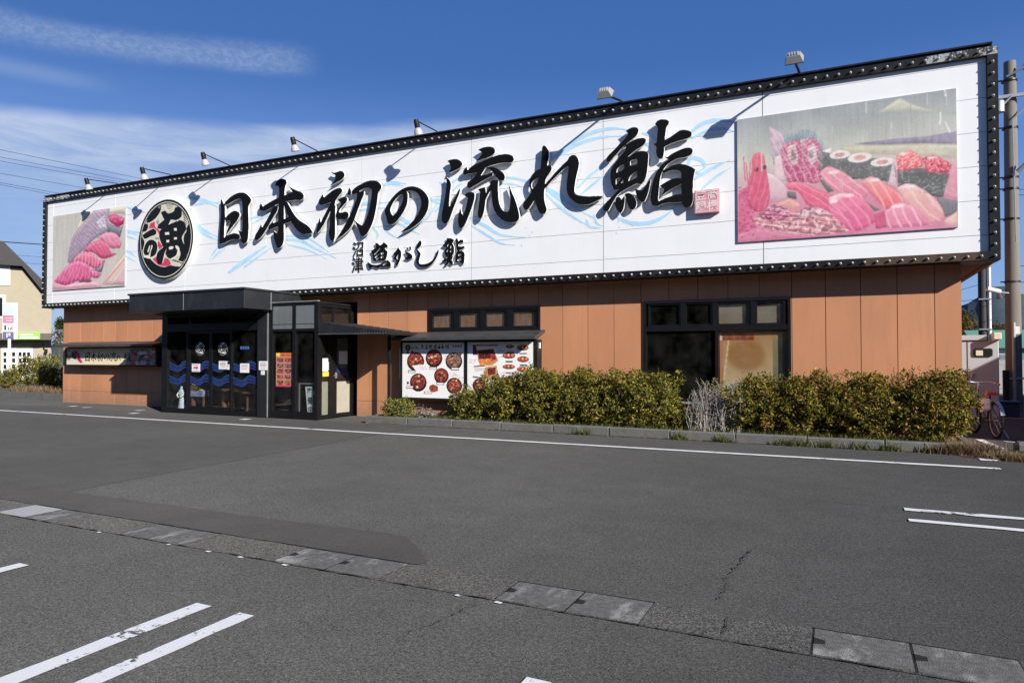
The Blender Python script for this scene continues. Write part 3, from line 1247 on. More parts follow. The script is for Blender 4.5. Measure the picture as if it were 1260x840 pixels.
# low wall and verge at the far left
k0, k1 = G(-60, 486), (-24.0, 14.35)
d = Vector((k0[0] - k1[0], k0[1] - k1[1])).normalized()
nn = Vector((d.y, -d.x))
if nn.y < 0:
    nn = -nn
L_ = 9.0
b = MB()
for i in range(8):
    a = Vector(k1) + d * (L_ * i / 8)
    c = Vector(k1) + d * (L_ * (i + 1) / 8 - 0.01)
    b.prism([(*a, -0.02), (*c, -0.02), (*(c + nn * 0.16), -0.02), (*(a + nn * 0.16), -0.02)], (0, 0, 0.27))
tag(b.build('kerb', 'kerb'), kind='structure')
b = MB()
a, c = Vector(k1) + nn * 0.16, Vector(k1) + d * L_ + nn * 0.16
b.prism([(*a, -0.02), (*c, -0.02), (*(c + nn * 12), -0.02), (*(a + nn * 12), -0.02)], (0, 0, 0.16))
tag(b.build('verge', 'soil'), kind='structure')

# ================================================================== RESTAURANT BUILDING
bld = thing('restaurant_building', 'single-storey terracotta panelled restaurant with black glazed entrance under a huge white sign', 'building', (-10.9, 14.2, 0))


def part(mb, name, mats, parent):
    return mb.build(name, mats, parent)


# openings in the front wall: x0, x1, z0, z1
WIN1 = (P(528, 381, YW)[0], P(665, 378, YW)[0], 2.145, 2.70)
WIN2 = (P(792, 372, YW)[0], P(973, 367, YW)[0], 0.62, 2.70)
ENT = (-16.95, -11.31, -0.1, 2.96)
OPEN = [WIN1, WIN2, ENT]
seams = []
x = 0.919
k = 0
while x > WXL:
    seams.append(x)
    x -= 0.5925
seams.append(1.50)
seams = sorted(seams)
xs = sorted(set([WXL, WXR] + [s for s in seams if WXL + 0.1 < s < WXR - 0.1] + [v for o in OPEN for v in o[:2]]))
zs_all = [0.0, 0.40, ZB + 0.1]
wall = MB()
for i in range(len(xs) - 1):
    a, c = xs[i], xs[i + 1]
    if c - a < 0.01:
        continue
    mid = (a + c) / 2
    zz = sorted(set(zs_all + [v for o in OPEN if o[0] - 1e-6 <= mid <= o[1] + 1e-6 for v in o[2:]]))
    zz = [z for z in zz if 0 <= z <= ZB + 0.1]
    for j in range(len(zz) - 1):
        z0, z1 = zz[j], zz[j + 1]
        zm = (z0 + z1) / 2
        if any(o[0] < mid < o[1] and o[2] < zm < o[3] for o in OPEN):
            continue
        ga = 0.006 if a in seams else 0
        gc = 0.006 if c in seams else 0
        gz0 = 0.004 if abs(z0 - 0.40) < 1e-6 else 0
        gz1 = 0.004 if abs(z1 - 0.40) < 1e-6 else 0
        wall.box(a + ga, c - gc, YW, YW + 0.03, z0 + gz0, z1 - gz1)
        wall.box(a, c, YW + 0.032, YW + 0.15, z0, z1, 1)
part(wall, 'wall', ['orange', 'groove'], bld)
b = MB()
b.box(WXR - 0.15, WXR, YW + 0.152, 27.0, 0, ZB + 0.1)
b.box(WXL, WXL + 0.15, YW + 0.152, 27.0, 0, ZB + 0.1)
b.box(WXL + 0.152, WXR - 0.152, 26.85, 27.0, 0, ZB + 0.1)
part(b, 'side_wall', 'plain_wall', bld)
b = MB()
b.box(WXL + 0.152, WXR - 0.152, YW + 0.16, 26.84, 0.012, 0.03)
b.box(WXL + 0.152, WXR - 0.152, YW + 2.4, YW + 2.5, 0.03, ZB + 0.06)
part(b, 'interior_wall', 'dark_in', bld)
b = MB()
n = 6
for i in range(n):
    w = (XR - XL - 0.1) / 1
for i in range(4):
    y0 = YF + 0.12 + i * 0.18
    b.box(XL + 0.04, XR - 0.04, y0, y0 + 0.172, ZB + 0.03, ZB + 0.055)
part(b, 'soffit', 'soffit', bld)
b = MB()
b.box(XL + 0.06, XR - 0.09, YS + 0.30, 27.6, ZB + 0.06, ZT - 0.15)
part(b, 'parapet', 'charcoal', bld)
b = MB()
b.box(XR - 0.10, XR - 0.02, YS + 0.30, 27.6, ZB, ZT - 0.1)
b.box(XR - 0.55, XR - 0.102, YF + 0.86, 27.6, ZB + 0.03, ZB + 0.055)
part(b, 'side_fascia', 'rust', bld)


def window(x0, x1, z0, z1, cols, trans=None, name='window', depth=0.06):
    """frame and glazed lights; cols: column breaks as fractions, trans: transom height"""
    f = MB()
    Y0 = YW - 0.035
    t = 0.055
    f.box(x0, x1, Y0, YW + 0.10, z1 - t, z1)
    f.box(x0, x1, Y0, YW + 0.10, z0, z0 + t)
    f.box(x0, x0 + t, Y0, YW + 0.10, z0 + t, z1 - t)
    f.box(x1 - t, x1, Y0, YW + 0.10, z0 + t, z1 - t)
    fo = part(f, name, 'alu', bld)
    return fo


# clerestory window over the menu board
x0, x1, z0, z1 = WIN1
w1 = window(x0, x1, z0, z1, 4)
fr = MB()
cw = (x1 - x0 - 0.11) / 4
panes = []
for i in range(4):
    a = x0 + 0.055 + i * cw
    if i:
        fr.box(a - 0.05, a + 0.05, YW - 0.028, YW + 0.09, z0 + 0.056, z1 - 0.056)
    s0, s1 = a + (0.055 if i else 0.012), a + cw - (0.055 if i < 3 else 0.012)
    for q in ((s0, s1, z0 + 0.056, z0 + 0.10), (s0, s1, z1 - 0.10, z1 - 0.056)):
        fr.box(q[0], q[1], YW - 0.015, YW + 0.06, q[2], q[3])
    for q in ((s0, s0 + 0.04), (s1 - 0.04, s1)):
        fr.box(q[0], q[1], YW - 0.015, YW + 0.06, z0 + 0.101, z1 - 0.101)
    pm = MB().box(s0 + 0.042, s1 - 0.042, YW + 0.02, YW + 0.026, z0 + 0.102, z1 - 0.102)
    pm.build('pane', GLW, w1)
    bl = MB().box(s0 + 0.03, s1 - 0.03, YW + 0.062, YW + 0.075, z0 + 0.09, z1 - 0.09)
    bl.build('blind', mat('brown blind', (0.17, 0.098, 0.062), 0.7, var=0.3, scale=4, stretch=(4, 1, 0.6), dirt=((0.30, 0.26, 0.22), 0.5, 3, (5, 1, 0.8))), w1)
fr.build('sash_frame', 'alu', w1)

# picture window with rusty board behind the pane
x0, x1, z0, z1 = WIN2
w2 = window(x0, x1, z0, z1, 2)
fr = MB()
zt = 2.115
fr.box(x0 + 0.056, x1 - 0.056, YW - 0.03, YW + 0.095, zt - 0.05, zt + 0.05)
xm = P(883, 405, YW)[0]
fr.box(xm - 0.045, xm + 0.02, YW - 0.028, YW + 0.09, z0 + 0.056, zt - 0.051)
cb = [x0 + 0.055, P(840, 385, YW)[0], P(879.5, 385, YW)[0], P(926.5, 385, YW)[0], x1 - 0.055]
for i in range(4):
    a, c = cb[i], cb[i + 1]
    if i:
        fr.box(a - 0.04, a + 0.04, YW - 0.027, YW + 0.09, zt + 0.051, z1 - 0.056)
    s0, s1 = a + 0.042, c - 0.042
    for q in ((s0, s1, zt + 0.052, zt + 0.085), (s0, s1, z1 - 0.09, z1 - 0.057)):
        fr.box(q[0], q[1], YW - 0.012, YW + 0.06, q[2], q[3])
    for q in ((s0, s0 + 0.035), (s1 - 0.035, s1)):
        fr.box(q[0], q[1], YW - 0.012, YW + 0.06, zt + 0.086, z1 - 0.091)
    MB().box(s0 + 0.036, s1 - 0.036, YW + 0.02, YW + 0.026, zt + 0.086, z1 - 0.091).build('pane', GL if i < 2 else GLW, w2)
    if i >= 2:
        MB().box(s0 + 0.03, s1 - 0.03, YW + 0.062, YW + 0.075, zt + 0.07, z1 - 0.07).build(
            'blind', mat('greyish stained blind', (0.17, 0.15, 0.115), 0.7, var=0.15, scale=3, dirt=((0.2, 0.11, 0.06), 0.6, 2.2, (2, 1, 1))), w2)
MB().box(x0 + 0.056, xm - 0.046, YW + 0.02, YW + 0.026, z0 + 0.056, zt - 0.051).build('pane', GL, w2)
MB().box(xm + 0.021, x1 - 0.056, YW + 0.02, YW + 0.026, z0 + 0.056, zt - 0.051).build('pane', GLW, w2)
fr.build('sash_frame', 'alu', w2)
MB().box(x0 - 0.02, x1 + 0.02, YW - 0.09, YW + 0.02, z0 - 0.05, z0 - 0.003, b=0.008).build('sill', 'steel', w2)
# stained board behind the right pane, printed colours of the stain itself
bx0, bx1 = xm + 0.03, P(950, 420, YW)[0]
pc = Picture(bx0, x1 - 0.06, z0 + 0.07, zt - 0.055, 90, 90, (205, 190, 155), 3)
pc.poly([(bx0, z0), (bx1, z0), (bx1, zt), (bx0, zt)], (166, 124, 78), (186, 176, 150), amp=9, cells=(5, 4), smooth=False)
pc.ell(bx0 + 0.5, zt - 0.55, 0.36, 0.3, (152, 108, 62), soft=24, amp=6)
pc.poly([(bx1, z0), (x1, z0), (x1, zt), (bx1, zt)], (128, 116, 84), (112, 112, 96), amp=10, cells=(3, 3), smooth=False)
pc.poly([(bx1 - .02, zt - .24), (x1, zt - .24), (x1, zt), (bx1 - .02, zt)], (150, 122, 70), amp=10, cells=(3, 3), smooth=False, soft=3)
rx = P(927, 410, YW)[0]
pc.poly([(bx0, zt - 0.245), (rx, zt - 0.245), (rx, zt - 0.055), (bx0, zt - 0.055)], (168, 84, 44), (120, 52, 24), amp=34, cells=(14, 4), smooth=False)
pc.poly([(bx0, zt - 0.085), (rx, zt - 0.085), (rx, zt - 0.05), (bx0, zt - 0.05)], (205, 185, 165), amp=25, cells=(20, 2), smooth=False)
pc.poly([(bx0, zt - 0.245), (bx0 + .05, zt - 0.245), (bx0 + .03, zt), (bx0, zt)], (214, 190, 170), smooth=False)
pc.poly(stroke_poly([(bx0 + .17, zt - .25), (bx0 + .13, zt - .6), (bx0 + .06, zt - 1.2)], [.03, .02, .02]), (218, 202, 168), smooth=False, soft=1)
pc.poly([(bx0, z0), (bx0 + .06, z0), (bx0 + .06, zt - .25), (bx0, zt - .25)], (176, 118, 84), smooth=False)
pc.build('stained_board', YW + 0.07, w2)

# ------------------------------------------------------------------ entrance
VX0, VX1, VX2 = -16.92, -13.0, -11.42      # main glazing, column, corner
CT, CBt = 3.20, 2.70
b = MB()      # canopy: fascia box with a thin top lip
b.box(-17.05, -12.86, 11.90, YF + 0.10, CBt, CT - 0.05, b=0.006)
b.box(-17.08, -12.83, 11.87, YF + 0.08, CT - 0.048, CT)
b.box(-14.97, -14.955, 11.894, 11.899, CBt + 0.01, CT - 0.06, 1)
b.box(-12.858, -12.853, 12.74, 12.76, CBt + 0.01, CT - 0.06, 1)
part(b, 'canopy', ['charcoal', 'steel'], bld)
b = MB()
b.box(-16.95, -12.95, 12.6, 14.19, CBt - 0.03, CBt - 0.004)
b.box(-12.97, VX2 + 0.02, YV - 0.03, 14.19, 2.845, 2.875)
b.box(-12.99, VX2 + 0.04, YV - 0.05, YV + 0.03, 2.876, 2.90, 1)
part(b, 'entrance_roof', ['charcoal', 'steel'], bld)
b = MB()
b.box(-13.34, -13.0, YV - 0.06, YV + 0.20, 0.002, CBt - 0.002, b=0.012)
col_ = part(b, 'column', 'charcoal', bld)
# steel flashing on the column edge
MB().box(-13.003, -12.985, YV - 0.05, YV - 0.03, 0.02, 2.68).build('edge_strip', 'steel', col_)
b = MB()      # posts, sills and transoms of the whole glazed box
for xx, w in ((-16.95, 0.22), (-15.08 - 1.82 + 0.0, 0.0), (-13.40, 0.06), (-12.97, 0.10), (-12.20, 0.09), (-11.50, 0.10)):
    if w:
        b.box(xx, xx + w, YV - 0.02, YV + 0.09, 0.002, 2.68 if xx < -13 else 2.85)
b.box(-16.73, -13.34, YV - 0.015, YV + 0.09, 2.60, 2.69)
b.box(-16.73, -13.40, YV - 0.03, YV + 0.09, 2.215, 2.42)
b.box(-16.73, -13.40, YV - 0.012, YV + 0.08, 0.004, 0.13)
b.box(-15.90, -15.82, YV - 0.012, YV + 0.08, 2.42, 2.60)
b.box(-14.38, -14.30, YV - 0.012, YV + 0.08, 2.42, 2.60)
b.box(-12.87, -11.50, YV - 0.012, YV + 0.085, 0.004, 0.19)
b.box(-12.87, -11.50, YV - 0.012, YV + 0.085, 2.16, 2.225)
b.box(-12.87, -11.50, YV - 0.012, YV + 0.085, 2.80, 2.846)
# side towards the kerb
yA = [PX(px, 480, VX2)[0] for px in (391, 396, 405.5, 412, 434.5, 440)]
b.box(VX2 - 0.08, VX2, yA[0] + 0.09, yA[1], 0.004, 2.846)
b.box(VX2 - 0.075, VX2 - 0.003, yA[2], yA[3], 0.004, 2.3)
b.box(VX2 - 0.08, VX2, yA[4], 14.19, 0.004, 2.846)
b.box(VX2 - 0.075, VX2 - 0.003, yA[1], yA[4], 2.22, 2.36)
b.box(VX2 - 0.075, VX2 - 0.003, yA[1], yA[4], 2.76, 2.846)
b.box(VX2 - 0.07, VX2 - 0.006, 13.40, 13.46, 2.36, 2.76)
b.box(VX2 - 0.075, VX2 - 0.003, yA[1], yA[2], 0.004, 0.10)
part(b, 'entrance_frame', 'alu', bld)
# left return, hidden side
MB().box(-16.95, -16.90, YV + 0.092, 14.19, 0.002, 2.68).build('entrance_return', 'alu', bld)
# spandrel panels
for a, c in ((-12.868, -12.205), (-12.105, -11.505)):
    s = MB()
    s.box(a, c, YV + 0.0, YV + 0.05, 2.227, 2.798)
    s.box(a, c, YV - 0.006, YV - 0.001, 2.335, 2.345, 1)
    s.build('spandrel_panel', ['spandrel', 'alu'], bld)
for z0_, z1_, ya, yb in ((2.362, 2.758, yA[1] + 0.005, 13.395), (2.362, 2.758, 13.465, yA[4] - 0.005)):
    MB().box(VX2 - 0.045, VX2 - 0.035, ya, yb, z0_, z1_).build('glass_pane', GL, bld)
# fixed panes
for a, c, z0_, z1_ in ((-16.725, -15.905, 2.425, 2.595), (-15.815, -14.385, 2.425, 2.595), (-14.295, -13.405, 2.425, 2.595),
                       (-16.725, -15.985, 0.132, 2.213), (-14.29, -13.405, 0.132, 2.213),
                       (-12.865, -12.205, 0.192, 2.158), (-12.105, -11.505, 0.192, 2.158)):
    MB().box(a, c, YV + 0.03, YV + 0.04, z0_, z1_).build('glass_pane', GL, bld)
MB().box(VX2 - 0.045, VX2 - 0.035, yA[1] + 0.005, yA[2] - 0.005, 0.102, 2.218).build('glass_pane', GL, bld)
# mullions by the doors
b = MB()
b.box(-15.985, -15.93, YV - 0.012, YV + 0.08, 0.132, 2.213)
part(b, 'mullion', 'alu', bld)
part(MB().box(-14.33, -14.29, YV - 0.012, YV + 0.08, 0.132, 2.213), 'mullion', 'alu', bld)


def wave_row(x0, x1, z, amp, w, m, parent, name='wave_decal', y=YV + 0.018):
    """rolling surf: three stacked swells, each crest curling over to the side"""
    polys = []
    L_ = 0.80
    ph = 17.0
    t = np.linspace(x0, x1, 90)
    for dz, ww, am in ((0.02, w * 1.3, amp), (-0.055, w, amp * .95), (-0.12, w * .9, amp * .8)):
        zz = z + dz + am * np.sin((t + ph) * 2 * math.pi / L_) + am * .25 * np.sin((t + ph) * 4 * math.pi / L_)
        polys.append(stroke_poly(np.stack([t, zz], 1), ww))
    n0 = math.floor((x0 + ph) / L_)
    for k in range(n0 - 1, n0 + 6):
        xx = (k + .30) * L_ - ph
        if x0 + .12 < xx < x1 - .14:
            a = np.linspace(.5 * math.pi, -1.2 * math.pi, 18)
            r = 0.085 - np.linspace(0, .045, 18)
            polys.append(stroke_poly(np.stack([xx + r * np.cos(a), z + amp * .55 + r * np.sin(a)], 1), 0.026))
    cut = [np.array([(x0 - 1, z - 1), (x0, z - 1), (x0, z + 1), (x0 - 1, z + 1)]), np.array([(x1, z - 1), (x1 + 1, z - 1), (x1 + 1, z + 1), (x1, z + 1)])]
    me = mask_solid(polys, cut, 0.007, 0.0015, y, 1, 2)
    me.materials.clear()
    me.materials.append(M[m])
    return link_mesh(name, me, parent)


def notice(x0, x1, z0, z1, y, parent, lines, name='notice', paper='paper', arrow=False):
    b = MB()
    b.box(x0, x1, y, y + 0.002, z0, z1)
    h = (z1 - z0)
    for i, (fz, fa, fb, mi) in enumerate(lines):
        rg = random.Random(i * 7 + int(x0 * 100))
        xx = x0 + (x1 - x0) * fa
        while xx < x0 + (x1 - x0) * fb - 0.012:
            w = rg.uniform(0.012, 0.024)
            b.box(xx, xx + w, y - 0.0012, y - 0.0004, z0 + h * fz, z0 + h * fz + h * 0.075, mi)
            xx += w + 0.006
    if arrow:
        c = (z0 + z1) / 2
        w = x1 - x0
        b.prism([(x0 + .2 * w, y - .0012, c - .025), (x0 + .55 * w, y - .0012, c - .025), (x0 + .55 * w, y - .0012, c - .06), (x0 + .82 * w, y - .0012, c),
                 (x0 + .55 * w, y - .0012, c + .06), (x0 + .55 * w, y - .0012, c + .025), (x0 + .2 * w, y - .0012, c + .025)], (0, .0006, 0), 2)
    return b.build(name, [paper, 'gap', 'redink', 'blueink'], parent)


doors = []
for k, (a, c) in enumerate(((-15.93, -15.09), (-15.085, -14.33))):
    d = MB()
    y0, y1 = (YV + 0.012, YV + 0.052)
    d.box(a, a + 0.05, y0, y1, 0.134, 2.211)
    d.box(c - 0.05, c, y0, y1, 0.134, 2.211)
    d.box(a + 0.051, c - 0.051, y0, y1, 2.15, 2.211)
    d.box(a + 0.051, c - 0.051, y0, y1, 0.134, 0.21)
    dd = d.build('glass_door', 'alu', bld)
    MB().box(a + 0.051, c - 0.051, YV + 0.028, YV + 0.036, 0.212, 2.148).build('pane', GL, dd)
    hx = c - 0.075 if k == 0 else a + 0.075
    MB().box(hx - 0.012, hx + 0.012, YV + 0.0, YV + 0.011, 1.05, 1.22).build('handle', 'alu', dd)
    doors.append(dd)
for (x0_, x1_, par) in ((-16.70, -16.0, bld), (-15.87, -15.15, doors[0]), (-15.03, -14.39, doors[1]), (-14.27, -13.42, bld)):
    for zz in (1.31, 0.95):
        wave_row(x0_, x1_, zz, 0.062, 0.05, 'navy', par)
YN = YV + 0.014
z_ = lambda x, y: P(190 + x / 7.63, 410 + y / 7.63, YV)
def nrect(xa, ya, xb, yb, par, lines, **k):
    p, q = z_(xa, yb), z_(xb, ya)
    return notice(p[0], q[0], p[1], q[1], YN, par, lines, **k)


nrect(347, 285, 425, 360, doors[0], [(.82, .1, .9, 3), (.1, .1, .9, 3)], arrow=True)
nrect(600, 260, 680, 336, doors[1], [(.78, .15, .85, 1), (.6, .15, .85, 1), (.42, .15, .8, 1), (.2, .3, .8, 2)])
nrect(676, 292, 706, 340, doors[1], [(.6, .1, .9, 1)])
nrect(800, 283, 886, 368, bld, [(.75, .15, .85, 1), (.55, .15, .85, 2), (.35, .15, .8, 2)])
for i in range(4):
    p, q = z_(802 + i * 22, 150), z_(818 + i * 22, 122)
    MB().box(p[0], q[0], YN, YN + 0.002, p[1], q[1]).build('blue_letter', 'blueink', bld)
zc = lambda x, y: P(290 + x / 7.63, 420 + y / 7.63, YV - 0.06)
p, q = zc(218, 267), zc(302, 185)
notice(p[0], q[0], p[1], q[1], YV - 0.064, col_, [(.75, .15, .85, 3), (.58, .15, .85, 1), (.42, .15, .85, 3), (.2, .2, .8, 2)])
p, q = zc(238, 312), zc(274, 275)
notice(p[0], q[0], p[1], q[1], YV - 0.064, col_, [(.5, .2, .8, 1)], name='doorbell', paper='white_paint')
# food poster behind the corner glass
p, q = P(338.5, 475.5, YV), P(358.8, 434, YV)
pc = Picture(p[0], q[0], p[1], q[1], 60, 90, (176, 132, 112), 11)
W_, H_ = q[0] - p[0], q[1] - p[1]
pc.poly([(p[0], q[1] - .09 * H_), (q[0], q[1] - .09 * H_), (q[0], q[1]), (p[0], q[1])], (225, 110, 40), (200, 60, 40), amp=30, cells=(8, 2), smooth=False)
pc.poly([(p[0], q[1] - .09 * H_), (p[0] + .25 * W_, q[1] - .09 * H_), (p[0] + .25 * W_, q[1]), (p[0], q[1])], (250, 205, 60), smooth=False)
pc.poly([(p[0], p[1]), (q[0], p[1]), (q[0], p[1] + .05 * H_), (p[0], p[1] + .05 * H_)], (200, 60, 90), smooth=False)
rg = random.Random(4)
for i in range(2):
    for j in range(5):
        cx, cz = p[0] + W_ * (.26 + .48 * i), p[1] + H_ * (.14 + .165 * j)
        pc.poly([(cx - .2 * W_, cz - .06 * H_), (cx + .2 * W_, cz - .06 * H_), (cx + .2 * W_, cz + .05 * H_), (cx - .2 * W_, cz + .05 * H_)],
                (rg.randint(120, 170), rg.randint(60, 95), rg.randint(55, 85)), amp=75, cells=(26, 30), smooth=False)
        pc.poly([(cx - .1 * W_, cz - .075 * H_), (cx + .15 * W_, cz - .075 * H_), (cx + .15 * W_, cz - .06 * H_), (cx - .1 * W_, cz - .06 * H_)], (60, 40, 40), smooth=False)
pc.build('food_poster', YV + 0.026, bld)
# side door
d = MB()
xd0, xd1 = VX2 - 0.065, VX2 - 0.015
d.box(xd0, xd1, yA[3] + 0.005, yA[3] + 0.09, 0.03, 2.21)
d.box(xd0, xd1, yA[4] - 0.10, yA[4] - 0.005, 0.03, 2.21)
d.box(xd0, xd1, yA[3] + 0.091, yA[4] - 0.101, 2.1, 2.21)
d.box(xd0, xd1, yA[3] + 0.091, yA[4] - 0.101, 0.03, 0.12)
d.box(xd0, xd1, yA[3] + 0.091, yA[4] - 0.101, 0.92, 1.0)
sd = d.build('side_door', 'alu', bld)
MB().box(VX2 - 0.045, VX2 - 0.037, yA[3] + 0.091, yA[4] - 0.101, 1.002, 2.098).build('pane', GL, sd)
MB().box(VX2 - 0.05, VX2 - 0.035, yA[3] + 0.091, yA[4] - 0.101, 0.122, 0.918).build('lower_panel', 'cream_in', sd)
hm = MB().tube([(VX2 - .02, yA[3] + .05, 1.08), (VX2 + .03, yA[3] + .05, 1.08)], .012, 8)
hm.tube([(VX2 + .03, yA[3] + .05, 1.08), (VX2 + .03, yA[3] - .08, 1.06)], .011, 8).box(VX2 - .014, VX2 - .004, yA[3] + .02, yA[3] + .08, 1.0, 1.14)
hm.build('handle', 'steel', sd)
ymid = (yA[3] + yA[4]) / 2
MB().box(VX2 - 0.033, VX2 - 0.031, ymid - .17, ymid + .16, 1.35, 1.68).build('notice', 'paper', sd)
MB().prism([(VX2 - .033, yA[3] + .1, 1.3), (VX2 - .033, yA[3] + .1, 1.15), (VX2 - .033, yA[4] - .14, 1.02), (VX2 - .033, yA[4] - .14, 1.12)], (.002, 0, 0)).build('wave_decal', 'navy', sd)
# papers on the narrow side pane
zq = lambda px, py: PX(px, py, VX2 - 0.03)
for (a, c, m_) in (((396.9, 457), (403.7, 440.7), 'paper'), ((397, 463), (405.5, 457.4), 'yellow'), ((403.8, 455.5), (405.8, 445), 'grey_paint')):
    p, q = zq(*a), zq(*c)
    MB().box(VX2 - 0.032, VX2 - 0.030, p[0], q[0], p[1], q[1]).build('notice', m_, bld)
MB().box(VX2 - 0.060, VX2 - 0.050, yA[1] + .005, yA[2] - .005, 0.11, 0.92).build('lower_panel', 'cream_in', bld)

# side awning over the door
b = MB()
AX0, AX1 = VX2 + 0.03, -9.35
yb = 14.19
def slab(pts, t):
    b.prism(pts, (0, 0, t))
zl0, zl1 = 2.37, 2.10
b.prism([(AX0, YV, zl0 - 0.02), (AX1, YV, zl1 - 0.02), (AX1, yb, zl1 - 0.02), (AX0, yb, zl0 - 0.02)], (0, 0, 0.03))
b.prism([(AX0, YV - 0.02, 2.07), (AX1, YV - 0.02, 2.045), (AX1, YV - 0.02, zl1 + 0.012), (AX0, YV - 0.02, zl0 + 0.012)], (0, 0.018, 0))
b.box(AX1 - 0.015, AX1 + 0.003, YV, yb, 2.045, zl1 - 0.022)
for i in range(26):
    xx = AX0 + 0.04 + (AX1 - AX0 - 0.08) * i / 25
    b.box(xx - 0.012, xx + 0.012, YV - 0.028, YV - 0.021, 2.072, 2.088, 1)
for i in range(9):
    xx = AX0 + 0.1 + (AX1 - AX0 - 0.2) * i / 8
    z = zl0 + (zl1 - zl0) * (xx - AX0) / (AX1 - AX0)
    b.box(xx - 0.012, xx + 0.012, YV + 0.02, yb, z + 0.008, z + 0.026)
aw = b.build('side_awning', ['charcoal', 'steel'], bld)
MB().box(-10.03, -9.97, 13.75, 13.81, 0.0, 2.06).build('awning_post', 'black_frame', aw)

# ------------------------------------------------------------------ inside the entrance
def bench(x0, x1, y, label):
    t = thing('bench', label, 'bench', ((x0 + x1) / 2, y, 0.0), 'log benches inside the entrance')
    MB().box(x0, x1, y - 0.17, y + 0.17, 0.55, 0.63, b=0.02).build('seat', 'wood', t)
    for xx in (x0 + 0.18, x0 + 0.42):
        MB().tube([(xx, y, 0.031), (xx, y, 0.549)], 0.085, 12).build('leg', 'wood', t)
    for xx in (x1 - 0.2,):
        MB().tube([(xx, y, 0.031), (xx, y, 0.549)], 0.085, 12).build('leg', 'wood', t)
    return t


bench(-14.28, -13.2, 13.25, 'brown bench on round log legs behind the glass beside the entrance column')
bench(-15.75, -14.5, 13.75, 'low brown bench across the dark lobby behind the sliding doors')
bench(-12.8, -11.75, 13.6, 'brown bench behind the glass under the food poster')
# standing figurine, pale bust of a robed figure
fx, fz = P(223.5, 500, 12.99)
t = thing('figurine', 'pale blue-white robed figurine standing behind the first pane of the entrance', 'figurine', (fx, 12.99, 0.03))
prof = [(0.0, .13), (.04, .14), (.08, .12), (.2, .105), (.34, .085), (.42, .06), (.47, .085), (.54, .095), (.59, .07), (.615, .03), (.635, .035), (.665, .05), (.70, .046), (.725, .02)]
b = MB()
n = 16
vs, fs = [], []
for i, (z, r) in enumerate(prof):
    for j in range(n):
        a = 2 * math.pi * j / n
        w = 1 + 0.10 * math.sin(5 * a + z * 9) * (z < .42)
        vs.append((fx + r * w * math.cos(a) + .02 * math.sin(z * 7), 12.99 + r * w * .7 * math.sin(a), 0.03 + z))
for i in range(len(prof) - 1):
    for j in range(n):
        fs.append((i * n + j, i * n + (j + 1) % n, (i + 1) * n + (j + 1) % n, (i + 1) * n + j))
b.add(vs, fs, 0, True)
b.build('body', mat('pale glazed ceramic', (0.60, 0.64, 0.76), 0.4, var=0.3, scale=14), t)
MB().tube([(fx - .085, 12.97, .56), (fx - .12, 12.93, .47), (fx - .03, 12.90, .43)], .022, 8).build('arm', 'white_paint', t)
MB().tube([(fx + .095, 12.97, .56), (fx + .12, 12.93, .47), (fx + .05, 12.90, .43)], .022, 8).build('arm', 'white_paint', t)
# blue and yellow box display
q0, q1 = P(190 + 325 / 7.63, 410 + 590 / 7.63, 13.0), P(190 + 455 / 7.63, 410 + 475 / 7.63, 13.0)
zm_ = q0[1] + (q1[1] - q0[1]) * .48
t = thing('display_box', 'blue-white display box with a yellow triangular top, low behind the sliding door', 'display', (q0[0], 13.1, 0.03))
MB().box(q0[0], q1[0], 13.0, 13.2, q0[1], zm_).build('box', mat('blue white print', (0.25, 0.28, 0.5), 0.5, var=0.9, scale=16), t)
MB().prism([(q0[0] + .02, 13.02, zm_ + .002), (q1[0], 13.02, zm_ + .002), (q0[0] + .06, 13.02, q1[1])], (0, .03, 0)).build('flag', 'yellow', t)
for xx in (q0[0] + .03, q1[0] - .07):
    MB().box(xx, xx + .04, 13.05, 13.15, .031, q0[1] - .001).build('leg', 'wood', t)
# leaning sign with vertical lettering
ya_, yb2 = 12.93, 12.95
f0, f1 = P(367.5, 471, ya_), P(388.6, 509.5, ya_)
t = thing('standing_sign', 'white vertical sign panel in a grey frame behind the corner pane of the entrance', 'sign', (f0[0], ya_, 0.03))
b = MB()
b.box(f0[0], f0[0] + .03, ya_, yb2, .03, f0[1]).box(f0[0] + .031, f1[0], ya_, yb2, f0[1] - .03, f0[1])
b.build('frame', 'steel', t)
g0_, g1_, g2_, g3_ = P(376.6, 475.5, ya_), P(386, 475.5, ya_), P(386.6, 509, ya_), P(380, 509, ya_)
MB().prism([(g0_[0], ya_ - .03, g0_[1]), (g1_[0], ya_ - .03, g1_[1]), (g2_[0], ya_ - .03, .05), (g3_[0], ya_ - .03, .05)], (0, .012, 0)).build('panel', mat('pale panel', (0.66, 0.69, 0.74), 0.5), t)
for i, ch in enumerate("準備中"):
    me = text_mesh(ch, 0.19, (g0_[0] + g1_[0]) / 2 + .012 + i * .02, g0_[1] - .13 - i * .22, 0.002, ya_ - .034, 0.003, sx=.8)
    me.materials.clear(); me.materials.append(M['letter_black'])
    link_mesh('letter', me, t)
t = thing('grey_locker', 'grey locker with white papers standing back in the lobby behind the corner glass', 'locker', (-11.9, 14.0, 0.03))
MB().box(-12.0, -11.55, 13.85, 14.12, .03, 2.0, b=.01).build('body', mat('locker grey', (.22, .25, .25), .5), t)
MB().box(-11.95, -11.7, 13.845, 13.849, 1.2, 1.75).build('paper', 'paper', t)

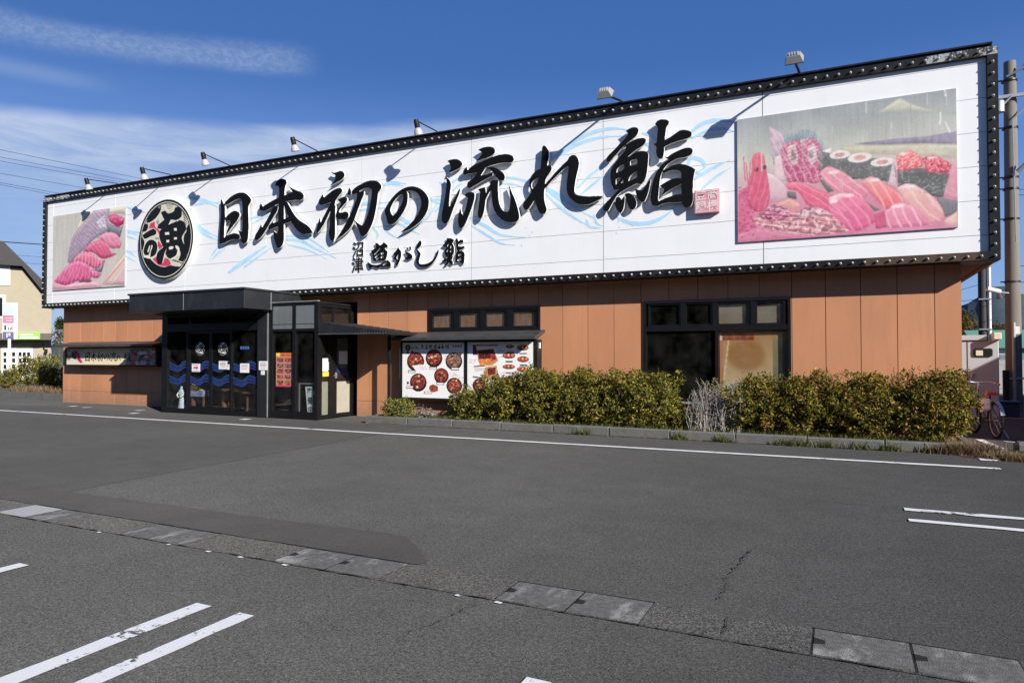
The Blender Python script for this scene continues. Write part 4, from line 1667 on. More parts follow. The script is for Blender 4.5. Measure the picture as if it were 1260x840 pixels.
# ================================================================== THE SIGN
sign = thing('restaurant_sign', 'huge white fascia sign with black brush lettering in a studded black frame', 'sign', (-10.9, YF, ZB))
ft = 0.15
def zt(x):
    return ZT + 0.10 * (XR - x) / (XR - XL)
def beam(b, x0, x1, y0, y1, d0, d1):
    b.prism([(x0, y0, zt(x0) + d0), (x1, y0, zt(x1) + d0), (x1, y0, zt(x1) + d1), (x0, y0, zt(x0) + d1)], (0, y1 - y0, 0))
b = MB()
beam(b, XL, XR, YF, YS + 0.28, -0.05 - ft, -0.05)
b.box(XL, XR, YF, YS + 0.28, ZB, ZB + ft, b=0.006)
b.box(XL, XL + ft, YF, YS + 0.28, ZB + ft, ZT + 0.05 - ft)
b.box(XR - ft, XR, YF, YS + 0.28, ZB + ft, ZT - 0.05 - ft)
beam(b, XL + 0.02, XR - 0.07, YF + 0.06, YS + 0.32, -0.049, 0.03)
beam(b, XL + 0.02, XR - 0.07, YF + 0.02, YF + 0.058, 0.005, 0.035)
part(b, 'frame', 'black_frame', sign)
# peeled silver flashing at both upper corners
peel = worn_paint('peeling black paint', (0.36, 0.38, 0.40), 1.0, under=0.014)
for a, c in ((P(1140, 80, YF)[0], XR - 0.004), (XL + 0.005, XL + 1.4)):
    fb = MB()
    beam(fb, a, c, YF - 0.003, YF - 0.0005, -0.05 - ft + 0.012, -0.055)
    fb.build('flashing', peel, sign)
rusty = mat('rust stain on frame', (0.06, 0.035, 0.02), 0.8, var=0.6, scale=8, dirt=((0.018, 0.017, 0.016), 0.95, 2.2, (1, 1, 2)))
MB().box(P(1065, 335, YF)[0], XR - 0.3, YF - 0.003, YF - 0.0005, ZB + 0.008, ZB + ft - 0.012).build('rust_patch', rusty, sign)
# face: panels with open joints
rows = [ZB + ft, 3.589, 4.18, 4.76, 5.34, 5.92, 6.514, ZT + 0.04 - ft]
c0 = P(938, 115, YS)[0]
cols = [XL + ft]
x = c0
vs_ = []
while x > XL + ft + 0.3:
    vs_.append(x)
    x -= 3.19
cols += sorted(vs_) + [XR - ft]
b = MB()
for i in range(len(cols) - 1):
    for j in range(len(rows) - 1):
        b.box(cols[i] + 0.007, cols[i + 1] - 0.007, YS, YS + 0.02, rows[j] + 0.004, rows[j + 1] - 0.004)
b.box(XL + ft - 0.05, XR - ft + 0.05, YS + 0.021, YS + 0.06, ZB + ft - 0.05, ZT - 0.06, 1)
part(b, 'face_panel', ['white_panel', 'seam'], sign)

# studs
def stud_mesh():
    b = MB()
    n = 8
    vs = [(0.026 * math.cos(2 * math.pi * j / n), -0.004, 0.026 * math.sin(2 * math.pi * j / n)) for j in range(n)]
    b.add([(v[0], 0, v[2]) for v in vs] + vs, [(j, (j + 1) % n, n + (j + 1) % n, n + j) for j in range(n)] + [tuple(range(n, 2 * n))])
    b.dome((0, -0.004, 0), 0.022, n=8, h=0.048)
    return b


pts = []
sp = 0.1945
nxs = int(round((XR - XL - 0.15) / sp))
for i in range(nxs + 1):
    x = XR - 0.075 - i * (XR - XL - 0.15) / nxs
    pts.append((x, zt(x) - 0.05 - ft / 2))
    pts.append((x, ZB + ft / 2))
nz = 18
for j in range(1, nz):
    z = ZB + ft / 2 + j * (ZT - 0.05 - ft - ZB) / nz
    pts.append((XR - 0.075, z))
    pts.append((XL + 0.075, z))
pts.sort(key=lambda p: p[0] ** 2 + (p[1] - CAM_H) ** 2)
ORG_S = ORG[sign.name]
base_me = stud_mesh().mesh('stud', 'stud')
proto = None
for (x, z) in pts[:100]:
    o = bpy.data.objects.new('stud', base_me)
    COL.objects.link(o)
    o.parent = sign
    o.location = Vector((x, YF - 0.0035, z)) - ORG_S
b = MB()
sm = stud_mesh()
for (x, z) in pts[100:]:
    b.add([(v[0] + x, v[1] + YF - 0.0035, v[2] + z) for v in sm.v], sm.f, 0)
rest = b.build('stud_row', 'stud', sign)
rest['kind'] = 'stuff'

# ------------------------------------------------------------------ brush lettering (traced outlines on the plane of the letter fronts)
GLY = {}
GLY['日'] = dict(o=(260, 225, 9.333), p=[
    [(112, 185), (125, 200), (140, 240), (155, 262), (158, 330), (158, 420), (150, 500), (148, 600), (140, 660), (125, 695), (108, 700), (95, 680), (93, 600), (100, 500), (108, 400), (112, 300), (108, 230)],
    [(148, 240), (180, 200), (230, 155), (290, 122), (345, 112), (385, 118), (425, 145), (455, 185), (455, 215), (435, 250), (425, 290), (428, 400), (430, 500), (425, 600), (415, 660), (395, 690), (370, 697), (350, 680), (340, 640), (330, 600), (308, 543), (335, 555), (352, 558), (355, 500), (358, 400), (356, 280), (350, 200), (335, 180), (300, 185), (240, 215), (190, 245), (150, 262)],
    [(155, 405), (200, 360), (240, 330), (275, 322), (310, 335), (328, 355), (320, 385), (290, 440), (250, 490), (210, 545), (163, 607), (185, 540), (215, 470), (222, 435), (190, 430), (165, 435)],
    [(140, 640), (160, 620), (200, 598), (250, 580), (290, 582), (325, 600), (330, 630), (310, 648), (250, 650), (200, 665), (150, 690), (130, 695)]])
GLY['本'] = dict(o=(305, 210, 8.0), p=[
    [(268, 150), (280, 110), (310, 85), (345, 80), (375, 95), (382, 120), (370, 150), (362, 200), (358, 300), (355, 400), (355, 500), (355, 600), (355, 680), (340, 730), (310, 762), (285, 750), (268, 700), (255, 650), (248, 588), (270, 605), (290, 615), (298, 580), (298, 500), (300, 400), (303, 300), (308, 200), (305, 155), (285, 150)],
    [(355, 245), (400, 225), (440, 210), (420, 180), (397, 147), (430, 170), (480, 195), (525, 212), (550, 240), (548, 270), (520, 288), (470, 290), (400, 298), (360, 305), (310, 320), (250, 350), (200, 380), (160, 398), (145, 390), (148, 355), (200, 320), (260, 285), (310, 262)],
    [(128, 320), (145, 345), (148, 385), (130, 398), (115, 380), (115, 350)],
    [(250, 350), (300, 340), (290, 390), (260, 440), (220, 510), (180, 580), (140, 640), (105, 675), (80, 685), (65, 668), (75, 630), (105, 580), (132, 523), (140, 560), (165, 520), (205, 450), (240, 380)],
    [(352, 305), (385, 310), (410, 350), (450, 420), (500, 480), (550, 515), (600, 550), (637, 600), (620, 617), (570, 625), (530, 618), (480, 580), (430, 510), (395, 440), (370, 380), (355, 330)],
    [(205, 545), (230, 515), (246, 498), (248, 515), (300, 500), (350, 480), (400, 455), (425, 450), (430, 490), (400, 510), (350, 525), (300, 545), (240, 570), (210, 585)]])
GLY['初'] = dict(o=(385, 205, 8.4), p=[
    [(185, 53), (215, 65), (240, 60), (275, 48), (305, 50), (327, 75), (322, 105), (295, 135), (240, 165), (170, 200), (160, 205), (200, 175), (225, 140), (232, 110), (228, 85), (205, 75)],
    [(100, 283), (115, 320), (150, 290), (200, 250), (250, 225), (285, 222), (305, 240), (300, 260), (270, 300), (235, 350), (225, 395), (190, 440), (150, 520), (110, 600), (70, 660), (45, 688), (32, 660), (45, 610), (73, 522), (80, 580), (110, 520), (150, 440), (180, 390), (188, 362), (150, 380), (100, 395), (65, 390), (60, 355), (80, 320)],
    [(195, 400), (235, 400), (232, 450), (232, 550), (232, 650), (228, 720), (215, 770), (195, 772), (175, 740), (165, 690), (175, 600), (180, 500), (185, 430)],
    [(258, 345), (295, 320), (335, 312), (357, 332), (345, 365), (310, 405), (280, 440), (268, 472), (300, 475), (335, 465), (365, 480), (367, 515), (345, 540), (300, 545), (260, 540), (238, 515), (243, 480), (260, 440), (280, 400), (290, 370), (275, 365)],
    [(400, 255), (440, 215), (500, 180), (560, 152), (610, 143), (660, 150), (700, 180), (710, 215), (690, 250), (675, 280), (665, 360), (650, 450), (630, 540), (600, 620), (560, 690), (520, 718), (495, 710), (470, 650), (440, 580), (428, 543), (450, 570), (490, 600), (515, 610), (540, 560), (570, 480), (590, 400), (605, 300), (610, 240), (590, 225), (550, 220), (500, 240), (450, 275), (410, 290)],
    [(380, 213), (395, 250), (395, 285), (375, 300), (355, 280), (365, 245)],
    [(450, 260), (530, 255), (525, 290), (505, 340), (475, 420), (445, 500), (420, 570), (380, 640), (320, 700), (260, 745), (225, 767), (260, 720), (310, 640), (350, 570), (385, 500), (415, 430), (440, 360), (460, 300)]])
GLY['の'] = dict(o=(465, 220, 10.5), p=[
    [(90, 400), (130, 320), (190, 240), (260, 170), (340, 120), (420, 98), (490, 105), (560, 135), (620, 190), (655, 260), (658, 330), (635, 420), (590, 500), (520, 575), (430, 640), (350, 678), (288, 694), (340, 650), (410, 590), (480, 510), (530, 430), (558, 340), (555, 270), (530, 210), (490, 170), (430, 157), (368, 163), (385, 195), (385, 260), (375, 330), (340, 410), (290, 490), (235, 555), (190, 588), (150, 588), (125, 570), (110, 500), (95, 450)]],
    h=[[(160, 400), (185, 330), (230, 260), (290, 205), (322, 205), (325, 250), (310, 310), (270, 385), (230, 440), (200, 475), (180, 460)]])
GLY['流'] = dict(o=(535, 175, 7.0), p=[
    [(107, 160), (150, 148), (195, 148), (230, 170), (235, 195), (215, 220), (170, 245), (120, 265), (130, 240), (138, 215), (128, 185)],
    [(98, 298), (130, 330), (140, 370), (132, 430), (125, 500), (122, 560), (150, 520), (185, 450), (216, 393), (215, 430), (180, 520), (150, 600), (125, 670), (100, 700), (75, 695), (60, 670), (60, 620), (75, 540), (92, 440), (100, 370)],
    [(371, 68), (410, 48), (460, 38), (505, 48), (520, 75), (505, 105), (460, 130), (400, 150), (353, 167), (385, 130), (410, 100), (395, 80)],
    [(285, 240), (330, 200), (400, 170), (480, 135), (550, 110), (620, 103), (670, 120), (683, 150), (660, 175), (600, 178), (530, 188), (450, 212), (400, 240), (350, 262), (300, 272), (285, 265)],
    [(240, 265), (255, 230), (276, 213), (282, 240), (285, 275), (260, 280)],
    [(370, 245), (440, 215), (415, 255), (395, 285), (440, 280), (500, 258), (500, 285), (460, 305), (400, 340), (340, 375), (300, 398), (278, 380), (285, 345), (330, 310), (360, 270)],
    [(448, 213), (500, 215), (550, 235), (590, 265), (605, 300), (595, 330), (565, 328), (530, 300), (500, 260), (475, 235)],
    [(253, 460), (280, 435), (320, 430), (342, 445), (340, 490), (320, 560), (290, 640), (260, 710), (230, 745), (210, 730), (200, 680), (205, 620), (222, 563), (230, 610), (245, 630), (265, 570), (280, 510), (285, 480)],
    [(369, 408), (400, 395), (435, 388), (440, 440), (435, 520), (425, 590), (410, 640), (395, 660), (375, 645), (370, 610), (378, 540), (388, 460), (390, 430)],
    [(430, 470), (455, 415), (475, 365), (500, 330), (500, 400), (470, 430), (440, 490)],
    [(475, 345), (500, 328), (548, 330), (545, 380), (548, 470), (560, 540), (590, 590), (625, 605), (640, 580), (650, 500), (642, 420), (638, 356), (660, 420), (690, 490), (715, 570), (728, 640), (715, 675), (680, 690), (620, 685), (560, 650), (515, 590), (492, 500), (488, 420), (482, 370)]])
GLY['れ'] = dict(o=(635, 170, 8.4), p=[
    [(270, 95), (287, 75), (312, 92), (335, 130), (340, 180), (330, 240), (318, 300), (310, 380), (302, 450), (296, 520), (290, 570), (293, 640), (308, 700), (318, 740), (300, 775), (270, 787), (240, 765), (220, 720), (200, 660), (185, 620), (200, 560), (230, 470), (245, 400), (255, 300), (262, 200), (268, 140)],
    [(360, 285), (370, 310), (355, 350), (320, 400), (290, 460), (250, 540), (200, 620), (150, 700), (115, 740), (90, 738), (70, 700), (85, 660), (130, 600), (160, 560), (145, 520), (135, 470), (140, 430), (165, 380), (210, 335), (255, 315), (310, 290), (340, 280)],
    [(298, 485), (350, 420), (420, 340), (490, 270), (530, 230), (550, 195), (580, 175), (615, 180), (642, 215), (650, 260), (645, 310), (630, 370), (615, 440), (605, 510), (605, 555), (630, 585), (690, 598), (760, 602), (840, 598), (902, 600), (870, 625), (800, 665), (740, 685), (680, 688), (620, 670), (570, 630), (535, 580), (522, 520), (525, 450), (535, 370), (545, 290), (500, 310), (430, 380), (370, 440), (320, 500), (296, 522)]],
    h=[[(235, 410), (215, 465), (190, 505), (170, 530), (158, 500), (158, 470), (180, 440), (210, 418)]])
GLY['鮨'] = dict(o=(735, 140, 6.4615), p=[
    [(225, 138), (255, 118), (290, 107), (320, 115), (327, 140), (310, 175), (270, 210), (225, 245), (180, 290), (140, 335), (105, 375), (85, 388), (72, 370), (85, 335), (130, 290), (180, 240), (215, 200), (245, 165), (240, 152)],
    [(222, 250), (270, 220), (320, 198), (365, 193), (387, 205), (380, 235), (345, 265), (290, 300), (240, 345), (180, 405), (135, 450), (150, 385), (222, 290)],
    [(240, 300), (245, 345), (290, 315), (340, 297), (385, 300), (405, 320), (402, 400), (392, 480), (375, 530), (345, 560), (310, 555), (250, 585), (190, 595), (145, 605), (125, 590), (110, 550), (103, 480), (115, 430), (150, 380), (200, 320)],
    [(190, 590), (245, 588), (190, 620), (150, 660), (120, 710), (85, 775), (60, 775), (45, 750), (70, 710), (120, 655)],
    [(150, 665), (175, 662), (195, 688), (215, 645), (217, 700), (205, 760), (185, 792), (160, 770), (140, 720)],
    [(215, 640), (245, 630), (280, 645), (305, 680), (312, 720), (295, 755), (265, 760), (245, 730), (230, 680)],
    [(298, 598), (330, 605), (355, 610), (390, 560), (427, 517), (415, 580), (400, 640), (375, 695), (350, 705), (325, 680), (310, 640)],
    [(457, 85), (480, 55), (520, 45), (560, 52), (570, 75), (550, 110), (540, 170), (532, 250), (530, 310), (520, 350), (495, 357), (475, 340), (468, 300), (468, 262), (440, 242), (470, 235), (475, 180), (480, 120), (470, 95)],
    [(530, 213), (580, 185), (630, 150), (665, 130), (715, 132), (748, 148), (748, 175), (720, 195), (650, 215), (590, 235), (530, 262)],
    [(520, 335), (555, 345), (590, 320), (650, 290), (700, 272), (740, 272), (758, 290), (750, 320), (700, 345), (640, 355), (590, 380), (550, 410), (525, 445), (505, 490), (495, 550), (488, 620), (485, 680), (495, 715), (470, 735), (440, 725), (425, 690), (425, 640), (435, 570), (450, 510), (485, 440), (530, 390), (570, 365)],
    [(530, 445), (590, 415), (650, 400), (700, 405), (750, 425), (780, 445), (770, 480), (762, 540), (760, 620), (762, 680), (745, 730), (715, 752), (690, 740), (672, 700), (668, 640), (668, 560), (668, 500), (662, 460), (620, 448), (570, 455), (520, 478)],
    [(495, 575), (540, 545), (590, 520), (640, 510), (672, 520), (665, 555), (620, 580), (560, 615), (508, 657), (530, 605), (525, 595)],
    [(465, 718), (500, 690), (560, 665), (620, 645), (675, 640), (678, 700), (640, 705), (580, 705), (520, 715), (475, 737)]],
    h=[[(150, 470), (160, 437), (185, 414), (212, 404), (211, 438), (180, 458)], [(262, 376), (290, 364), (319, 361), (317, 400), (290, 408), (262, 414)],
       [(147, 520), (170, 510), (192, 511), (168, 542), (147, 568)], [(188, 556), (205, 522), (208, 548)], [(248, 526), (265, 492), (300, 464), (317, 457), (314, 508), (280, 522), (250, 538)]])
SML = {}
SML['魚'] = dict(o=(430, 295, 15.75), p=[
    [(498, 68), (540, 65), (580, 95), (600, 110), (640, 80), (665, 48), (700, 70), (747, 110), (735, 140), (690, 160), (700, 190), (740, 230), (735, 290), (715, 360), (680, 400), (620, 400), (560, 410), (500, 415), (465, 400), (455, 340), (450, 270), (425, 250), (430, 210), (480, 180), (520, 140), (515, 100)],
    [(348, 423), (390, 450), (440, 480), (520, 490), (600, 470), (640, 450), (700, 410), (750, 400), (800, 450), (805, 500), (790, 525), (740, 520), (670, 525), (610, 520), (560, 545), (480, 520), (420, 550), (380, 530), (360, 470)]],
    h=[[(478, 285), (540, 220), (602, 155), (600, 175), (560, 225), (498, 285)], [(498, 335), (540, 290), (585, 272), (545, 325), (505, 355)],
       [(610, 250), (672, 238), (660, 285), (618, 288)], [(615, 320), (667, 308), (655, 352), (612, 357)], [(510, 390), (550, 350), (575, 340), (560, 380)],
       [(645, 492), (700, 440), (742, 438), (690, 492)]])
SML['が'] = dict(o=(430, 295, 15.75), p=[
    [(848, 270), (900, 220), (930, 170), (950, 153), (975, 185), (1005, 230), (1005, 310), (980, 400), (950, 470), (920, 505), (895, 490), (905, 440), (915, 390), (870, 380), (850, 350), (880, 330), (870, 290)],
    [(1073, 228), (1130, 240), (1200, 280), (1225, 320), (1210, 360), (1150, 385), (1080, 370), (1060, 355), (1110, 340), (1125, 310), (1100, 270)],
    [(1115, 142), (1150, 165), (1145, 195), (1112, 185)], [(1165, 120), (1203, 150), (1192, 182), (1165, 165)]],
    h=[[(912, 350), (945, 278), (952, 340), (940, 392)]])
SML['し'] = dict(o=(500, 285, 15.75), p=[
    [(215, 250), (250, 185), (285, 178), (298, 210), (285, 270), (250, 310), (220, 345), (250, 380), (280, 420), (275, 470), (255, 530), (250, 590), (270, 625), (330, 632), (410, 615), (490, 570), (550, 500), (590, 420), (610, 345), (632, 370), (620, 430), (580, 520), (520, 610), (450, 665), (360, 690), (270, 680), (215, 630), (190, 570), (205, 500), (225, 440), (210, 390), (195, 330)]])
SML['鮨'] = dict(o=(500, 285, 15.75), p=[
    [(778, 130), (850, 128), (900, 145), (927, 160), (910, 200), (890, 230), (925, 290), (925, 400), (905, 450), (880, 460), (905, 470), (895, 510), (880, 560), (905, 580), (905, 630), (880, 640), (850, 610), (830, 600), (800, 640), (760, 665), (745, 650), (790, 590), (770, 570), (720, 590), (690, 590), (690, 570), (740, 530), (780, 480), (750, 440), (745, 370), (780, 310), (740, 290), (700, 290), (720, 250), (770, 200), (790, 160)],
    [(958, 135), (990, 130), (1005, 160), (1010, 190), (1050, 160), (1090, 160), (1112, 185), (1090, 215), (1020, 235), (1010, 280), (1060, 290), (1110, 280), (1137, 300), (1110, 330), (1060, 350), (1020, 370), (1090, 380), (1130, 420), (1130, 520), (1120, 600), (1090, 635), (1060, 600), (1040, 590), (980, 600), (950, 600), (950, 520), (960, 440), (1000, 370), (970, 320), (965, 230)]],
    h=[[(800, 262), (830, 228), (822, 262), (792, 302)], [(858, 282), (882, 263), (882, 322), (858, 332)], [(788, 372), (812, 338), (817, 372), (793, 397)],
       [(853, 370), (882, 358), (877, 397), (853, 402)], [(768, 512), (802, 478), (792, 522)], [(1008, 442), (1072, 418), (1062, 462), (1008, 472)], [(998, 542), (1062, 498), (1067, 562), (998, 572)]])


def glyph_polys(g, Y):
    f = zmap(*g['o'], Y)
    return [smooth_poly(f(p)) for p in g['p']], [smooth_poly(f(p)) for p in g.get('h', [])]


LET = {}
for ch, g in GLY.items():
    pl, ho = glyph_polys(g, YL)
    me = mask_solid(pl, ho, 0.0075, 0.05, YL)
    face_mats(me, M['letter_black'], M['letter_side'])
    LET[ch] = (me.copy(), pl)
    link_mesh('letter', me, sign)
for ch, g in SML.items():
    pl, ho = glyph_polys(g, YS - 0.05)
    me = mask_solid(pl, ho, 0.006, 0.035, YS - 0.055, 1)
    face_mats(me, M['letter_black'], M['letter_side'])
    link_mesh('letter', me, sign)
for ch, (px, py) in (('沼', (441, 308)), ('津', (440.3, 326.8))):
    x, z = P(px, py, YS - 0.03)
    me = text_mesh(ch, 0.40, x, z, 0.02, YS - 0.03, 0.006, sx=.95)
    face_mats(me, M['letter_black'], M['letter_side'])
    link_mesh('letter', me, sign)

# pale blue painted waves: strokes on the face
WV = [
    # region (230,220) scale 3.15
    ((230, 220, 3.15), [([(0, 70), (70, 85), (120, 110)], 14), ([(15, 155), (60, 195), (120, 225)], 12), ([(20, 175), (70, 215), (125, 240)], 12),
     ([(150, 270), (120, 290), (95, 318)], 9), ([(125, 262), (105, 285), (88, 315)], 8), ([(160, 365), (230, 315), (310, 258)], 18), ([(220, 345), (280, 300), (335, 262)], 9),
     ([(370, 235), (440, 240), (500, 270), (580, 308)], 12), ([(360, 225), (450, 222), (520, 262), (550, 285)], 8), ([(390, 255), (470, 275), (545, 312)], 8),
     ([(240, 160), (280, 140), (300, 120)], 8), ([(250, 175), (300, 150), (330, 135)], 6),
     ([(640, 110), (700, 95), (790, 92)], 12), ([(660, 125), (720, 115), (800, 112)], 8), ([(800, 130), (850, 165), (900, 185)], 16), ([(810, 165), (860, 195), (905, 215)], 10),
     ([(700, 190), (690, 215), (700, 235)], 14), ([(720, 185), (740, 215), (735, 235)], 10), ([(760, 190), (790, 215), (830, 235)], 8), ([(895, 180), (935, 150), (970, 95)], 8),
     ([(945, 85), (975, 80), (1000, 95)], 8), ([(960, 130), (985, 105), (1010, 95)], 9), ([(745, 28), (800, 15), (850, 20)], 12)]),
    ((450, 140, 4.2), [([(90, 370), (140, 362), (200, 375)], 14), ([(320, 430), (360, 455), (400, 470)], 14), ([(330, 520), (360, 480), (375, 440)], 10),
     ([(540, 540), (620, 580), (700, 625), (830, 640)], 17), ([(545, 575), (640, 635), (700, 670), (775, 680)], 13), ([(380, 350), (400, 370), (430, 400)], 12),
     ([(720, 330), (780, 335), (850, 360)], 14), ([(690, 360), (760, 365), (840, 385)], 10), ([(930, 390), (980, 430), (1050, 480)], 12), ([(930, 410), (975, 455), (1040, 500)], 9),
     ([(440, 360), (470, 340), (500, 330)], 14), ([(450, 400), (480, 370), (500, 360)], 12),
     ([(800, 680), (806, 680), (812, 681)], 11), ([(825, 590), (830, 590), (834, 592)], 8), ([(857, 612), (862, 612), (867, 613)], 9), ([(843, 630), (848, 630), (852, 630)], 7)]),
    ((640, 120, 4.665), [([(180, 360), (300, 260), (420, 200), (540, 178), (640, 190)], 24), ([(200, 345), (330, 270), (460, 230), (590, 222)], 20), ([(330, 520), (400, 450), (500, 375)], 16),
     ([(345, 560), (430, 490), (500, 430)], 14), ([(150, 520), (220, 560), (300, 620), (420, 690)], 22), ([(160, 570), (240, 640), (330, 700), (400, 740)], 16), ([(380, 700), (400, 740), (470, 750)], 18),
     ([(420, 670), (440, 720), (480, 740)], 12), ([(560, 690), (640, 720), (740, 720), (830, 680), (900, 620)], 24), ([(560, 720), (580, 700), (600, 730)], 12), ([(700, 205), (760, 225), (800, 300)], 20),
     ([(680, 240), (740, 280), (790, 370)], 14), ([(970, 210), (1050, 150), (1150, 130), (1240, 145)], 24), ([(985, 235), (1080, 190), (1170, 180), (1250, 200)], 18),
     ([(1000, 470), (1100, 410), (1213, 355)], 20), ([(1040, 530), (1120, 460), (1213, 400)], 16), ([(960, 400), (980, 350), (1040, 360), (1060, 400), (1020, 430)], 22), ([(1000, 420), (1040, 440), (1090, 400)], 16),
     ([(900, 330), (950, 310), (990, 330)], 18), ([(550, 780), (556, 780), (562, 781)], 14), ([(567, 745), (572, 745), (577, 745)], 11), ([(640, 738), (645, 738), (650, 739)], 12), ([(0, 470), (30, 480), (60, 500)], 16)]),
    ((160, 180, 3.82), [([(0, 400), (40, 405), (50, 415)], 10)]),
    ((0, 180, 3.82), [([(592, 285), (640, 300), (680, 308)], 12), ([(592, 395), (620, 405), (650, 420)], 14), ([(592, 420), (620, 430), (648, 440)], 10), ([(592, 490), (615, 500), (640, 520)], 14), ([(592, 515), (615, 530), (645, 545)], 9),
     ([(905, 245), (960, 255), (1030, 270)], 12), ([(915, 275), (970, 262), (1030, 268)], 9)]),
]
polys = []
for org, strokes in WV:
    f = zmap(*org, YS)
    s = org[2]
    for pts_, w in strokes:
        q = np.array(f(pts_))
        px0, py0 = org[0] + pts_[0][0] / s, org[1] + pts_[0][1] / s
        za = P(px0, py0, YS)[1] - P(px0, py0 + 1, YS)[1]
        k = np.linspace(0, len(q) - 1, 24)
        i = np.minimum(k.astype(int), len(q) - 2)
        ext = np.vstack([2 * q[0] - q[1], q, 2 * q[-1] - q[-2]])
        out = []
        for kk, ii in zip(k, i):
            t = kk - ii
            p0, p1, p2, p3 = ext[ii], ext[ii + 1], ext[ii + 2], ext[ii + 3]
            out.append(0.5 * ((2 * p1) + (-p0 + p2) * t + (2 * p0 - 5 * p1 + 4 * p2 - p3) * t * t + (-p0 + 3 * p1 - 3 * p2 + p3) * t ** 3))
        tt = np.linspace(0, 1, 24)
        ww = w / s * za * (0.35 + 0.65 * np.sin(np.clip(tt * 1.15 + 0.05, 0, 1) * math.pi) ** 0.6)
        polys.append(stroke_poly(out, ww))
me = mask_solid(polys, [], 0.014, 0.0025, YS - 0.003, 1)
me.materials.clear()
me.materials.append(M['wave_blue'])
link_mesh('wave_pattern', me, sign)

# seal with the four registration characters
sx0, sz1 = P(640 + 1000 / 4.665, 120 + 535 / 4.665, YL)
sx1, sz0 = P(640 + 1142 / 4.665, 120 + 655 / 4.665, YL)
seal_m = mat('faded seal pink', (0.66, 0.28, 0.34), 0.5, var=0.12, scale=9)
seal_ink = mat('seal pale lettering', (0.74, 0.62, 0.60), 0.6, var=0.1)
so = MB().box(sx0, sx1, YL + 0.005, YS - 0.002, sz0, sz1, b=0.006).build('seal', seal_m, sign)
cw_, chh = (sx1 - sx0) / 2, (sz1 - sz0) / 2
for ch, i, j in (('商', 1, 1), ('標', 1, 0), ('登', 0, 1), ('録', 0, 0)):
    me = text_mesh(ch, chh * .93, sx0 + cw_ * (i + .5) * .94 + .012, sz0 + chh * (j + .5) * .96 + .012, 0.003, YL + 0.001, 0.004)
    me.materials.clear(); me.materials.append(seal_ink)
    link_mesh('letter', me, so)
bw = 0.012
MB().box(sx0 + .025, sx1 - .025, YL + .0025, YL + .0045, sz0 + .025, sz0 + .025 + bw).box(sx0 + .025, sx1 - .025, YL + .0025, YL + .0045, sz1 - .025 - bw, sz1 - .025) \
    .box(sx0 + .025, sx0 + .025 + bw, YL + .0025, YL + .0045, sz0 + .04, sz1 - .04).box(sx1 - .025 - bw, sx1 - .025, YL + .0025, YL + .0045, sz0 + .04, sz1 - .04).build('border', seal_ink, so)

# round emblem
ex, ez = P(204, 295, YL)
top_, bot_ = P(204, 245.3, YL)[1], P(204, 344.0, YL)[1]
er = (top_ - bot_) / 2
ez = (top_ + bot_) / 2
lx, rx_ = P(170.4, 296, YL)[0], P(238.2, 293, YL)[0]
ex = (lx + rx_) / 2
er = (er + (rx_ - lx) / 2) / 2
EM = zmap(165, 240, 7.636, YL)
pc = Picture(ex - er, ex + er, ez - er, ez + er, 230, 230, (20, 20, 21), 5)
CR, BK, RD = (226, 222, 206), (20, 20, 21), (200, 62, 92)
rr = np.hypot(pc.gx - ex, pc.gz - ez) / er
def em(pts_, col, **k):
    if col == BK and len(pts_) > 6:
        q_ = np.array(pts_, float)
        ar = np.sum(q_[:, 0] * np.roll(q_[:, 1], -1) - np.roll(q_[:, 0], -1) * q_[:, 1])
        e_ = np.roll(q_, -1, 0) - np.roll(q_, 1, 0)
        nn_ = np.stack([e_[:, 1], -e_[:, 0]], 1) / (np.linalg.norm(e_, axis=1)[:, None] + 1e-9)
        pts_ = q_ + nn_ * (7.0 if ar > 0 else -7.0)
    pc.poly(EM(pts_), col, **k)


em([(95, 300), (120, 220), (200, 110), (300, 60), (400, 75), (480, 150), (515, 250), (492, 310), (490, 345), (470, 378), (467, 445), (494, 520), (487, 600), (452, 660), (400, 670), (340, 660), (280, 676), (215, 655), (165, 612), (135, 575), (92, 588), (76, 540), (98, 450), (82, 400), (72, 350)], (206, 202, 186), amp=10)
for i in range(6):
    y = 66 + i * 12
    em([(285 + i * 6, y), (390 - i * 9, y), (390 - i * 9, y + 4), (285 + i * 6, y + 4)], BK, smooth=False)
for i in range(9):
    y = 130 + i * 15
    em([(462 + i * 2 - 8, y + 30), (475 + i * 6 - 2, y), (480 + i * 4, y + 4), (468 + i * 2 - 6, y + 34)], BK, smooth=False)
for i in range(6):
    x = 352 + i * 16
    em([(x, 612 + 3 * i), (x + 26, 600 + 8 * i), (x + 28, 606 + 8 * i), (x + 4, 620 + 4 * i)], BK, smooth=False)
for i in range(5):
    em([(205 + i * 6, 250 + i * 11), (232, 236 + i * 12), (233, 241 + i * 12), (207 + i * 6, 256 + i * 11)], BK, smooth=False)
em([(150, 265), (195, 250), (200, 300), (240, 330), (238, 372), (210, 330), (170, 312), (138, 320)], RD)
em([(228, 425), (250, 460), (272, 480), (240, 512), (220, 470)], RD)
em([(172, 600), (215, 575), (228, 640), (270, 640), (290, 588), (330, 608), (348, 655), (280, 670), (220, 650)], RD)
em([(222, 92), (250, 108), (240, 150), (200, 210), (150, 248), (123, 262), (135, 200), (175, 140)], BK)
em([(222, 92), (250, 108), (246, 130), (224, 118)], (120, 118, 112))
em([(98, 268), (132, 272), (130, 310), (110, 340), (78, 347), (85, 300)], BK)
em([(258, 163), (290, 155), (320, 180), (375, 160), (390, 125), (415, 118), (442, 150), (440, 200), (400, 230), (345, 225), (325, 260), (300, 290), (258, 312), (222, 308), (238, 280), (290, 235), (275, 200)], BK)
